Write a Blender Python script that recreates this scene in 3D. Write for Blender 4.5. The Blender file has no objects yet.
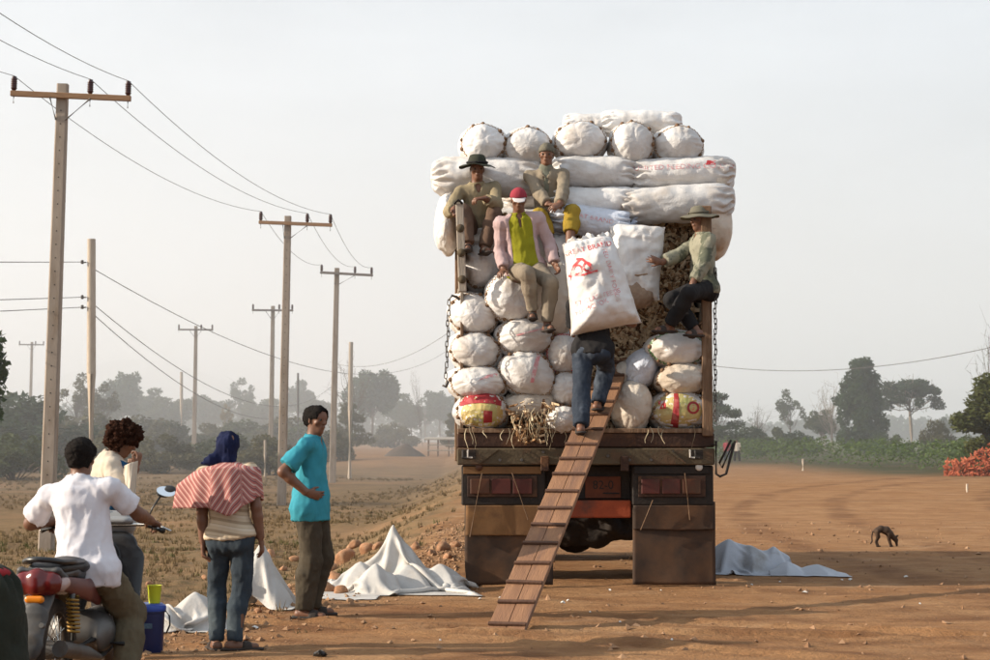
import bpy, bmesh, math, random
import numpy as np
from mathutils import Vector, Matrix

# ---------------------------------------------------------------- camera, sky, sun, exposure
SC = bpy.context.scene
COL = SC.collection
FPX = 1800.0                       # focal length in photograph pixels (990 wide)
PITCH = math.atan(102.0 / FPX)
CAMZ = 1.5
cam = bpy.data.cameras.new('camera')
cam.sensor_width = 36.0
cam.lens = 36.0 * FPX / 990.0
cam.clip_start = 0.1
cam.clip_end = 6000.0
cam.dof.use_dof = True
cam.dof.focus_distance = 17.0
cam.dof.aperture_fstop = 7.0
cam_ob = bpy.data.objects.new('camera', cam)
COL.objects.link(cam_ob)
cam_ob.location = (0, 0, CAMZ)
cam_ob.rotation_euler = (math.pi / 2 + PITCH, 0, 0)
SC.camera = cam_ob

SUN_EL, SUN_AZ = math.radians(22.0), math.radians(-97.0)     # azimuth from +Y, clockwise; the sun stands to the left
world = bpy.data.worlds.new('World')
SC.world = world
world.use_nodes = True
wn = world.node_tree
wn.nodes.clear()
wo = wn.nodes.new('ShaderNodeOutputWorld')
wb = wn.nodes.new('ShaderNodeBackground')
sky = wn.nodes.new('ShaderNodeTexSky')
sky.sky_type = 'NISHITA'
sky.sun_disc = False
sky.sun_elevation = SUN_EL
sky.sun_rotation = SUN_AZ
sky.air_density = 1.0
sky.dust_density = 5.0
sky.ozone_density = 1.0
hs = wn.nodes.new('ShaderNodeHueSaturation')
hs.inputs['Saturation'].default_value = 1.0
# thin high cloud: pale veil, a little uneven, thinning towards the zenith
tc = wn.nodes.new('ShaderNodeTexCoord')
mp = wn.nodes.new('ShaderNodeMapping')
mp.inputs['Scale'].default_value = (1.0, 1.0, 3.2)
nz = wn.nodes.new('ShaderNodeTexNoise')
nz.inputs['Scale'].default_value = 2.6
nz.inputs['Detail'].default_value = 5.0
nz.inputs['Roughness'].default_value = 0.55
cr = wn.nodes.new('ShaderNodeMapRange')
cr.inputs['From Min'].default_value = 0.3
cr.inputs['From Max'].default_value = 0.7
cr.inputs['To Min'].default_value = 0.46
cr.inputs['To Max'].default_value = 0.92
mx = wn.nodes.new('ShaderNodeMix')
mx.data_type = 'RGBA'
mx.inputs['B'].default_value = (6.0, 6.65, 7.35, 1)
wn.links.new(tc.outputs['Generated'], mp.inputs['Vector'])
wn.links.new(mp.outputs['Vector'], nz.inputs['Vector'])
wn.links.new(nz.outputs['Fac'], cr.inputs['Value'])
wn.links.new(sky.outputs['Color'], hs.inputs['Color'])
wn.links.new(hs.outputs['Color'], mx.inputs['A'])
wn.links.new(cr.outputs['Result'], mx.inputs['Factor'])
wn.links.new(mx.outputs['Result'], wb.inputs['Color'])
wb.inputs['Strength'].default_value = 0.110
wn.links.new(wb.outputs['Background'], wo.inputs['Surface'])

sun_d = bpy.data.lights.new('sun', 'SUN')
sun_d.energy = 5.0
sun_d.angle = math.radians(0.6)
sun_d.color = (1.0, 0.89, 0.74)
sun = bpy.data.objects.new('sun', sun_d)
COL.objects.link(sun)
SUN_DIR = Vector((math.sin(SUN_AZ) * math.cos(SUN_EL), math.cos(SUN_AZ) * math.cos(SUN_EL), math.sin(SUN_EL)))
sun.rotation_euler = SUN_DIR.to_track_quat('Z', 'Y').to_euler()
sun.location = (-60, 0, 60)

SC.view_settings.view_transform = 'Standard'
SC.view_settings.look = 'None'
SC.view_settings.gamma = 1.0
SC.view_settings.exposure = 0.42
SC.cycles.use_denoising = True
SC.cycles.max_bounces = 6
SC.cycles.volume_bounces = 3

# ---------------------------------------------------------------- helpers
RNG = np.random.RandomState(11)
random.seed(5)
PI = math.pi

def W(px, py, d):
    """world point seen at photograph pixel (px, py) at distance d along the level view axis"""
    x = (px - 495.0) / FPX
    v = (330.0 - py) / FPX
    cy, sy = math.cos(PITCH), math.sin(PITCH)
    y = cy - v * sy
    z = sy + v * cy
    return Vector((x * d / y, d, CAMZ + z * d / y))

_LAT = np.random.RandomState(3).rand(32, 32, 32).astype(np.float32)
def vn(p):
    """value noise 0..1 at points (N,3)"""
    p = np.asarray(p, dtype=np.float64)
    i = np.floor(p).astype(np.int64)
    f = p - i
    f = f * f * (3 - 2 * f)
    i &= 31
    j = (i + 1) & 31
    x0, y0, z0 = i[..., 0], i[..., 1], i[..., 2]
    x1, y1, z1 = j[..., 0], j[..., 1], j[..., 2]
    fx, fy, fz = f[..., 0], f[..., 1], f[..., 2]
    a = _LAT[x0, y0, z0] * (1 - fx) + _LAT[x1, y0, z0] * fx
    b = _LAT[x0, y1, z0] * (1 - fx) + _LAT[x1, y1, z0] * fx
    c = _LAT[x0, y0, z1] * (1 - fx) + _LAT[x1, y0, z1] * fx
    d = _LAT[x0, y1, z1] * (1 - fx) + _LAT[x1, y1, z1] * fx
    a = a * (1 - fy) + b * fy
    c = c * (1 - fy) + d * fy
    return a * (1 - fz) + c * fz

def fbm(p, o=3):
    p = np.asarray(p, dtype=np.float64)
    s, a, t = 0, 1.0, 0
    for k in range(o):
        s = s + a * vn(p * (2 ** k) + 7.3 * k)
        t += a
        a *= 0.5
    return s / t

_FR = np.array([[0.68, -0.53, 0.51], [0.62, 0.78, -0.02], [-0.39, 0.33, 0.86]])
def facet(p):
    """piecewise-linear noise 0..1: flat facets meeting in creases, like crumpled sheet"""
    p = np.asarray(p, dtype=np.float64) @ _FR.T
    i = np.floor(p).astype(np.int64)
    f = p - i
    o = np.argsort(-f, axis=-1)
    fs = np.take_along_axis(f, o, -1)
    c = i.copy()
    val = _LAT[c[..., 0] & 31, c[..., 1] & 31, c[..., 2] & 31] * (1 - fs[..., 0])
    for k in range(3):
        c = c + (o[..., k:k + 1] == np.arange(3))
        w = fs[..., k] - (fs[..., k + 1] if k < 2 else 0)
        val = val + _LAT[c[..., 0] & 31, c[..., 1] & 31, c[..., 2] & 31] * w
    return val

def ridge(p, o=2):
    p = np.asarray(p, dtype=np.float64)
    s, a, t = 0, 1.0, 0
    for k in range(o):
        s = s + a * (1 - np.abs(2 * vn(p * (2 ** k) + 3.1 * k) - 1))
        t += a
        a *= 0.5
    return s / t

def mat(name, c1, c2=None, rough=0.85, scale=4.0, bump=0.0, bscale=40.0, metal=0.0, c3=None, s3=1.5, rnd=0.0, spec=0.3, trans=0.0, stretch=None, t3=(0.52, 0.68)):
    """procedural surface: two tones mixed by noise, an optional third tone in patches, fine relief, per-object variation"""
    m = bpy.data.materials.new(name)
    m.use_nodes = True
    nt = m.node_tree
    N, L = nt.nodes, nt.links
    b = N['Principled BSDF']
    b.inputs['Roughness'].default_value = rough
    b.inputs['Metallic'].default_value = metal
    b.inputs['Specular IOR Level'].default_value = spec
    co = N.new('ShaderNodeTexCoord')
    src = co.outputs['Object']
    if stretch:
        mpn = N.new('ShaderNodeMapping')
        mpn.inputs['Scale'].default_value = stretch
        L.new(src, mpn.inputs['Vector'])
        src = mpn.outputs['Vector']
    oi = N.new('ShaderNodeObjectInfo')
    n1 = N.new('ShaderNodeTexNoise')
    n1.noise_dimensions = '4D'
    n1.inputs['Scale'].default_value = scale
    n1.inputs['Detail'].default_value = 6
    n1.inputs['Roughness'].default_value = 0.6
    sc = N.new('ShaderNodeMath'); sc.operation = 'MULTIPLY'; sc.inputs[1].default_value = 37.0
    L.new(oi.outputs['Random'], sc.inputs[0])
    L.new(sc.outputs[0], n1.inputs['W'])
    L.new(src, n1.inputs['Vector'])
    r1 = N.new('ShaderNodeMapRange')
    r1.inputs['From Min'].default_value = 0.32
    r1.inputs['From Max'].default_value = 0.68
    L.new(n1.outputs['Fac'], r1.inputs['Value'])
    m1 = N.new('ShaderNodeMix'); m1.data_type = 'RGBA'
    m1.inputs['A'].default_value = (*c1, 1)
    m1.inputs['B'].default_value = (*(c2 or tuple(0.75 * v for v in c1)), 1)
    L.new(r1.outputs['Result'], m1.inputs['Factor'])
    out = m1.outputs['Result']
    if c3:
        n3 = N.new('ShaderNodeTexNoise'); n3.noise_dimensions = '4D'
        n3.inputs['Scale'].default_value = s3
        n3.inputs['Detail'].default_value = 5
        n3.inputs['Roughness'].default_value = 0.62
        L.new(sc.outputs[0], n3.inputs['W'])
        L.new(src, n3.inputs['Vector'])
        r3 = N.new('ShaderNodeMapRange')
        r3.inputs['From Min'].default_value = t3[0]
        r3.inputs['From Max'].default_value = t3[1]
        L.new(n3.outputs['Fac'], r3.inputs['Value'])
        m3 = N.new('ShaderNodeMix'); m3.data_type = 'RGBA'
        m3.inputs['B'].default_value = (*c3, 1)
        L.new(r3.outputs['Result'], m3.inputs['Factor'])
        L.new(out, m3.inputs['A'])
        out = m3.outputs['Result']
    if rnd:
        hv = N.new('ShaderNodeHueSaturation')
        rr = N.new('ShaderNodeMapRange')
        rr.inputs['To Min'].default_value = 1 - rnd
        rr.inputs['To Max'].default_value = 1 + rnd
        L.new(oi.outputs['Random'], rr.inputs['Value'])
        L.new(rr.outputs['Result'], hv.inputs['Value'])
        L.new(out, hv.inputs['Color'])
        out = hv.outputs['Color']
    L.new(out, b.inputs['Base Color'])
    if bump:
        nb = N.new('ShaderNodeTexNoise')
        nb.inputs['Scale'].default_value = bscale
        nb.inputs['Detail'].default_value = 4
        L.new(src, nb.inputs['Vector'])
        bp = N.new('ShaderNodeBump')
        bp.inputs['Strength'].default_value = bump
        bp.inputs['Distance'].default_value = 0.02
        L.new(nb.outputs['Fac'], bp.inputs['Height'])
        L.new(bp.outputs['Normal'], b.inputs['Normal'])
    if trans:
        tr = N.new('ShaderNodeBsdfTranslucent')
        L.new(out, tr.inputs['Color'])
        ms = N.new('ShaderNodeMixShader')
        ms.inputs['Fac'].default_value = trans
        L.new(b.outputs['BSDF'], ms.inputs[1])
        L.new(tr.outputs['BSDF'], ms.inputs[2])
        L.new(ms.outputs['Shader'], N['Material Output'].inputs['Surface'])
    return m

def mesh_np(name, v, f, smooth=True):
    v = np.asarray(v, dtype=np.float32)
    me = bpy.data.meshes.new(name)
    if isinstance(f, np.ndarray):
        n, k = f.shape
        me.vertices.add(len(v)); me.vertices.foreach_set('co', v.ravel())
        me.loops.add(n * k); me.loops.foreach_set('vertex_index', f.ravel().astype(np.int32))
        me.polygons.add(n)
        me.polygons.foreach_set('loop_start', (np.arange(n) * k).astype(np.int32))
        me.polygons.foreach_set('use_smooth', np.full(n, smooth))
        me.update(calc_edges=True)
        me.validate()
    else:
        me.from_pydata([tuple(x) for x in v.tolist()], [], f)
        me.update()
        if smooth:
            me.polygons.foreach_set('use_smooth', np.full(len(me.polygons), True))
    return me

def link(name, me, m=None, parent=None, loc=None, rot=None):
    o = bpy.data.objects.new(name, me)
    COL.objects.link(o)
    if m is not None and me is not None and len(me.materials) == 0:
        for mm in (m if isinstance(m, (list, tuple)) else [m]):
            me.materials.append(mm)
    if parent is not None:
        o.parent = parent
    if loc is not None:
        o.location = loc
    if rot is not None:
        o.rotation_euler = rot
    return o

def tag(o, label=None, cat=None, group=None, kind=None):
    if label: o['label'] = label
    if cat: o['category'] = cat
    if group: o['group'] = group
    if kind: o['kind'] = kind
    return o

def thing(name, loc, label, cat, group=None, rz=0.0):
    o = bpy.data.objects.new(name, None)
    COL.objects.link(o)
    o.location = loc
    o.rotation_euler = (0, 0, rz)
    o.empty_display_size = 0.2
    return tag(o, label, cat, group)

def copy_tree(o, parent=None):
    c = o.copy(); COL.objects.link(c)
    if parent is not None: c.parent = parent
    for ch in list(o.children):
        copy_tree(ch, c)
    return c

def frame_of(d):
    d = Vector(d).normalized()
    a = Vector((0, 0, 1)) if abs(d.z) < 0.9 else Vector((1, 0, 0))
    s = d.cross(a).normalized()
    return s, s.cross(d).normalized(), d

class MB:
    """collects simple solids into one mesh"""
    def __init__(s):
        s.v, s.f = [], []
    def add(s, v, f):
        o = len(s.v)
        s.v += [tuple(x) for x in v]
        s.f += [tuple(i + o for i in q) for q in f]
        return s
    def box(s, c, size, rot=None, ch=0.0):
        """box with chamfered edges"""
        bm = bmesh.new()
        bmesh.ops.create_cube(bm, size=1.0)
        for w in bm.verts:
            w.co = Vector((w.co.x * size[0], w.co.y * size[1], w.co.z * size[2]))
        if ch > 0:
            bmesh.ops.bevel(bm, geom=list(bm.edges), offset=ch, segments=1, affect='EDGES')
        R = rot if rot is not None else Matrix.Identity(3)
        c = Vector(c)
        bm.verts.ensure_lookup_table()
        for i, w in enumerate(bm.verts): w.index = i
        s.add([c + R @ w.co for w in bm.verts], [[w.index for w in q.verts] for q in bm.faces])
        bm.free()
        return s
    def tube(s, pts, r, n=8, caps=True, flat=1.0, up=None):
        pts = [Vector(p) for p in pts]
        rs = r if isinstance(r, (list, tuple)) else [r] * len(pts)
        base = len(s.v)
        pu = None
        for i, p in enumerate(pts):
            t = (pts[min(i + 1, len(pts) - 1)] - pts[max(i - 1, 0)]).normalized()
            if pu is None:
                a, b, _ = frame_of(t)
                if up is not None:
                    b = (Vector(up) - t * t.dot(Vector(up))).normalized(); a = t.cross(b)
            else:
                a = (pu - t * t.dot(pu)).normalized(); b = a.cross(t) * -1
            pu = a
            for k in range(n):
                w = 2 * PI * k / n
                s.v.append(tuple(p + (a * math.cos(w) + b * math.sin(w) * flat) * rs[i]))
        for i in range(len(pts) - 1):
            for k in range(n):
                s.f.append((base + i * n + k, base + i * n + (k + 1) % n, base + (i + 1) * n + (k + 1) % n, base + (i + 1) * n + k))
        if caps:
            s.f.append(tuple(base + k for k in range(n))[::-1])
            s.f.append(tuple(base + (len(pts) - 1) * n + k for k in range(n)))
        return s
    def lathe(s, prof, c=(0, 0, 0), axis=(0, 0, 1), n=24, closed=False):
        """profile of (radius, height) turned round the axis"""
        a, b, d = frame_of(axis)
        c = Vector(c); base = len(s.v); m = len(prof)
        for r, h in prof:
            for k in range(n):
                w = 2 * PI * k / n
                s.v.append(tuple(c + d * h + (a * math.cos(w) + b * math.sin(w)) * max(r, 1e-4)))
        for i in range(m if closed else m - 1):
            i2 = (i + 1) % m
            for k in range(n):
                s.f.append((base + i * n + k, base + i * n + (k + 1) % n, base + i2 * n + (k + 1) % n, base + i2 * n + k))
        return s
    def ball(s, c, r, n=12, sc=(1, 1, 1)):
        c = Vector(c)
        prof = [(math.sin(PI * i / n), -math.cos(PI * i / n)) for i in range(n + 1)]
        o = len(s.v)
        s.lathe([(a * r, h * r) for a, h in prof], (0, 0, 0), (0, 0, 1), n * 2)
        for i in range(o, len(s.v)):
            x = s.v[i]; s.v[i] = (c.x + x[0] * sc[0], c.y + x[1] * sc[1], c.z + x[2] * sc[2])
        return s
    def torus(s, c, R, r, axis, n=24, m=10):
        prof = [(R + r * math.cos(2 * PI * k / m), r * math.sin(2 * PI * k / m)) for k in range(m)]
        return s.lathe(prof, c, axis, n, closed=True)
    def prism(s, outline, h, M):
        """outline (x,y) extruded by h along local z, moved by matrix M"""
        n = len(outline); b = len(s.v)
        for z in (0, h):
            for x, y in outline: s.v.append(tuple(M @ Vector((x, y, z))))
        s.f.append(tuple(b + i for i in range(n))[::-1])
        s.f.append(tuple(b + n + i for i in range(n)))
        for i in range(n):
            s.f.append((b + i, b + (i + 1) % n, b + n + (i + 1) % n, b + n + i))
        return s
    def mesh(s, name, smooth=False, auto=None):
        me = bpy.data.meshes.new(name)
        me.from_pydata(s.v, [], s.f)
        me.update()
        bm = bmesh.new(); bm.from_mesh(me)
        bmesh.ops.recalc_face_normals(bm, faces=bm.faces)
        if auto is not None:
            for q in bm.faces: q.smooth = True
            ca = math.cos(math.radians(auto))
            for e in bm.edges:
                if len(e.link_faces) == 2 and e.link_faces[0].normal.dot(e.link_faces[1].normal) < ca:
                    e.smooth = False
        bm.to_mesh(me); bm.free()
        if smooth and auto is None:
            me.polygons.foreach_set('use_smooth', np.full(len(me.polygons), True))
        return me
    def build(s, name, m, parent=None, smooth=False, auto=None, loc=None, rot=None):
        return link(name, s.mesh(name, smooth, auto), m, parent, loc, rot)

class Sdf:
    """solid modelled as a distance field, skinned with surface nets into one continuous mesh"""
    def __init__(s, lo, hi, h):
        s.h = h
        s.lo = np.array(lo, dtype=np.float64)
        s.n = np.ceil((np.array(hi) - s.lo) / h).astype(int) + 1
        s.d = np.full(tuple(s.n), 0.5, dtype=np.float32)
    def sub(s, lo, hi):
        a = np.clip(np.floor((np.array(lo) - s.lo) / s.h).astype(int), 0, s.n - 1)
        b = np.clip(np.ceil((np.array(hi) - s.lo) / s.h).astype(int) + 1, 1, s.n)
        sl = tuple(slice(a[k], max(b[k], a[k] + 1)) for k in range(3))
        g = np.meshgrid(*[s.lo[k] + s.h * np.arange(sl[k].start, sl[k].stop) for k in range(3)], indexing='ij')
        return sl, np.stack(g, -1)
    def put(s, d, sl, k=0.0, cut=False):
        a = s.d[sl]
        d = d.astype(np.float32)
        if cut:
            s.d[sl] = np.maximum(a, -d)
        elif k > 0:
            h = np.clip(0.5 + 0.5 * (a - d) / k, 0, 1)
            s.d[sl] = a * (1 - h) + d * h - k * h * (1 - h)
        else:
            s.d[sl] = np.minimum(a, d)
    def cap(s, a, b, ra, rb=None, k=0.0, flat=None, planes=(), cut=False, noise=None):
        """tapered capsule a-b; flat=(direction, factor) squashes it; planes=[(point, normal)] cut it off; noise(P) is added to the distance"""
        rb = ra if rb is None else rb
        a = np.array(a, dtype=np.float64); b = np.array(b, dtype=np.float64)
        m = max(ra, rb) + max(k, 0.0) * 1.2 + 3 * s.h + (0.02 if noise else 0)
        sl, P = s.sub(np.minimum(a, b) - m, np.maximum(a, b) + m)
        ab = b - a
        L2 = float(ab @ ab) + 1e-12
        q = P - a
        t = np.clip((q @ ab) / L2, 0, 1)
        q = q - t[..., None] * ab
        fac = 1.0
        if flat is not None:
            fd = np.array(flat[0], dtype=np.float64); fd /= np.linalg.norm(fd); fac = flat[1]
            q = q + ((q @ fd) * (1 / fac - 1))[..., None] * fd
        d = np.sqrt((q * q).sum(-1)) - (ra + (rb - ra) * t)
        if fac < 1: d = d * (fac * 0.5 + 0.5)
        if noise is not None: d = d + noise(P)
        for pt, nn in planes:
            nn = np.array(nn, dtype=np.float64); nn /= np.linalg.norm(nn)
            d = np.maximum(d, (P - np.array(pt, dtype=np.float64)) @ nn)
        s.put(d, sl, k, cut)
        return s
    def box(s, c, half, R, rr=0.01, k=0.0, cut=False):
        R = np.array(R); c = np.array(c, dtype=np.float64); half = np.array(half)
        m = np.linalg.norm(half) + k + 3 * s.h
        sl, P = s.sub(c - m, c + m)
        q = np.abs((P - c) @ R) - (half - rr)
        d = np.sqrt((np.maximum(q, 0) ** 2).sum(-1)) + np.minimum(q.max(-1), 0) - rr
        s.put(d, sl, k, cut)
        return s
    def blob(s, fn, lo, hi, k=0.0, cut=False):
        sl, P = s.sub(lo, hi)
        s.put(fn(P), sl, k, cut)
        return s
    def mesh(s, name, relax=1):
        d = s.d
        d[0], d[-1] = 1, 1
        d[:, 0], d[:, -1] = 1, 1
        d[:, :, 0], d[:, :, -1] = 1, 1
        ins = d < 0
        c = ins.astype(np.int8)
        cnt = (c[:-1, :-1, :-1] + c[1:, :-1, :-1] + c[:-1, 1:, :-1] + c[1:, 1:, :-1] +
               c[:-1, :-1, 1:] + c[1:, :-1, 1:] + c[:-1, 1:, 1:] + c[1:, 1:, 1:])
        I = np.argwhere((cnt > 0) & (cnt < 8))
        if len(I) == 0:
            return mesh_np(name, np.zeros((0, 3)), np.zeros((0, 4), int))
        idx = np.full(cnt.shape, -1, dtype=np.int64)
        idx[I[:, 0], I[:, 1], I[:, 2]] = np.arange(len(I))
        acc = np.zeros((len(I), 3)); num = np.zeros(len(I))
        cor = [(x, y, z) for x in (0, 1) for y in (0, 1) for z in (0, 1)]
        for p in cor:
            for ax in range(3):
                if p[ax] == 0:
                    q = list(p); q[ax] = 1
                    da = d[I[:, 0] + p[0], I[:, 1] + p[1], I[:, 2] + p[2]].astype(np.float64)
                    db = d[I[:, 0] + q[0], I[:, 1] + q[1], I[:, 2] + q[2]].astype(np.float64)
                    w = (da < 0) != (db < 0)
                    t = np.where(w, da / np.where(np.abs(da - db) < 1e-9, 1, da - db), 0)
                    e = np.array(p, dtype=np.float64)[None].repeat(len(I), 0)
                    e[:, ax] += t
                    acc += e * w[:, None]; num += w
        V = s.lo + s.h * (I + acc / num[:, None])
        F = []
        for ax in range(3):
            o1, o2 = (ax + 1) % 3, (ax + 2) % 3
            lo = [slice(None)] * 3; hi = [slice(None)] * 3
            lo[ax] = slice(0, -1); hi[ax] = slice(1, None)
            ch = ins[tuple(lo)] != ins[tuple(hi)]
            E = np.argwhere(ch)
            E = E[(E[:, o1] > 0) & (E[:, o2] > 0) & (E[:, o1] < s.n[o1] - 1) & (E[:, o2] < s.n[o2] - 1)]
            def at(a, b):
                q = E.copy(); q[:, o1] -= a; q[:, o2] -= b
                return idx[q[:, 0], q[:, 1], q[:, 2]]
            quad = np.stack([at(1, 1), at(0, 1), at(0, 0), at(1, 0)], 1)
            s0 = ins[E[:, 0], E[:, 1], E[:, 2]]
            quad[~s0] = quad[~s0][:, ::-1]
            F.append(quad)
        F = np.concatenate(F)
        F = F[(F >= 0).all(1)]
        for _ in range(relax):
            i0 = np.concatenate([F[:, k] for k in range(4)] * 2)
            i1 = np.concatenate([F[:, (k + 1) % 4] for k in range(4)] + [F[:, (k - 1) % 4] for k in range(4)])
            n = np.bincount(i0, minlength=len(V))
            A = np.stack([np.bincount(i0, V[i1, c], minlength=len(V)) for c in range(3)], 1)
            V = 0.5 * V + 0.5 * A / np.maximum(n, 1)[:, None]
        return mesh_np(name, V, F, True)
    def build(s, name, m, parent=None, relax=1, origin=None):
        me = s.mesh(name, relax)
        if origin is not None:
            me.transform(Matrix.Translation(-Vector(origin)))
        return link(name, me, m, parent, None)
# ---------------------------------------------------------------- ground
def edge_x(y):
    """left edge of the dirt road"""
    return np.interp(y, [0, 10, 13, 17, 23, 40, 400, 3000], [-4.2, -3.3, -2.55, -1.85, -0.55, -0.3, -0.3, -0.3])

def bank_mask(x, y):
    """bare earth bank across the far left field"""
    w = 1 / (1 + np.exp(-(y - 118 - 5 * np.sin(x * 0.3)) / 4.0))
    e = 1 / (1 + np.exp((y - 330) / 20.0))
    l = 1 / (1 + np.exp(-(x + 26 + (y - 130) * 0.12) / 3.0))
    return w * e * l

TRACKS = [(9.5, 30.0, 19.2), (9.5, 30.0, 17.6), (-9.0, -4.0, 19.6), (-9.0, -4.0, 18.1), (16.0, 3.0, 13.4), (16.0, 3.0, 12.0), (3.0, 34.0, 20.6), (3.0, 34.0, 22.1)]
def tracks(x, y):
    """tyre ruts: circles (centre, radius); returns groove depth 0..1 and raised rims"""
    g = np.zeros_like(np.asarray(x, dtype=np.float64)); b = g.copy()
    for (cx, cy, R) in TRACKS:
        th = np.arctan2(y - cy, x - cx)
        w = 0.12 * np.sin(th * 9 + R)
        r = np.abs(np.hypot(x - cx, y - cy) - R - w)
        fade = np.clip(0.75 + 0.6 * np.sin(th * 5 + R * 2), 0, 1)
        g = np.maximum(g, np.clip(1.25 - r / 0.13, 0, 1) * (0.75 + 0.25 * np.sign(np.sin(th * R * 42))) * fade)
        b = np.maximum(b, np.exp(-((r - 0.2) / 0.07) ** 2) * fade)
    return g, b
def ground_z(x, y):
    x = np.asarray(x, dtype=np.float64); y = np.asarray(y, dtype=np.float64)
    P = np.stack([x, y, np.zeros_like(x)], -1)
    e = edge_x(y) + 0.35 * (fbm(P * 0.9, 2) - 0.5)
    t = np.clip((e - x) / 3.2, 0, 1)
    t = t * t * (3 - 2 * t)
    z = -0.95 * t
    fieldm = np.clip((e - x) / 0.9, 0, 1)
    near = np.clip((70 - y) / 40, 0, 1)
    z = z + fieldm * near * (0.16 * (fbm(P * 0.8 + 3, 3) - 0.5) + 0.10 * (ridge(P * 1.7) - 0.6))
    z = z + fieldm * 0.5 * (fbm(P * 0.06 + 1, 2) - 0.5) * np.clip((y - 20) / 30, 0, 1)
    z = z + 0.75 * bank_mask(x, y) * fieldm
    # tracks and trodden soil of the road
    Q = np.stack([x * 0.55, y * 2.4, np.zeros_like(x)], -1)
    road = 1 - fieldm
    nr = np.clip((34 - y) / 14, 0, 1)
    z = z + road * nr * (0.035 * (fbm(Q * 1.3, 3) - 0.5) + 0.016 * (fbm(P * 6, 2) - 0.5) + 0.05 * (fbm(P * 0.45, 2) - 0.5))
    tg, tb_ = tracks(x, y)
    z = z + road * nr * (-0.028 * tg + 0.022 * tb_ * (0.4 + fbm(P * 4, 2)) + 0.03 * np.maximum(fbm(P * 3.1 + 9, 3) - 0.56, 0))
    return z

def axis_pts(a, b, step, lo, hi, grow):
    p = list(np.arange(a, b, step))
    s = step; x = a
    left = []
    while x > lo:
        s *= grow; x -= s; left.append(x)
    s = step; x = p[-1]
    while x < hi:
        s *= grow; x += s; p.append(x)
    return np.array(left[::-1] + p)
gx = axis_pts(-5.0, 7.5, 0.06, -1500, 1500, 1.09)
gy = axis_pts(9.0, 27.0, 0.06, -30, 2600, 1.06)
GX, GY = np.meshgrid(gx, gy, indexing='ij')
GZ = ground_z(GX, GY)
nx_, ny_ = GX.shape
gi = np.arange(nx_ * ny_).reshape(nx_, ny_)
gf = np.stack([gi[:-1, :-1], gi[1:, :-1], gi[1:, 1:], gi[:-1, 1:]], -1).reshape(-1, 4)
gme = mesh_np('ground', np.stack([GX, GY, GZ], -1).reshape(-1, 3), gf)
PG = np.stack([GX, GY, np.zeros_like(GX)], -1)
fm = np.clip((edge_x(GY) + 0.5 * (fbm(PG * 0.9, 2) - 0.5) + 0.5 * (fbm(PG * 3.5, 2) - 0.5) - GX - 0.25) / 0.6, 0, 1)
bm_ = bank_mask(GX, GY)
at1 = gme.attributes.new('field', 'FLOAT', 'POINT'); at1.data.foreach_set('value', (fm * (1 - 0.95 * bm_)).ravel().astype(np.float32))
far_r = np.clip((GX - 11) / 4, 0, 1) * np.clip((GY - 58 - 8 * (fbm(PG * 0.2, 2) - 0.5)) / 8, 0, 1)
far_r = np.maximum(far_r, np.clip((GY - 75) / 15, 0, 1) * (GX > -0.5))
at2 = gme.attributes.new('crop', 'FLOAT', 'POINT'); at2.data.foreach_set('value', far_r.ravel().astype(np.float32))

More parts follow.
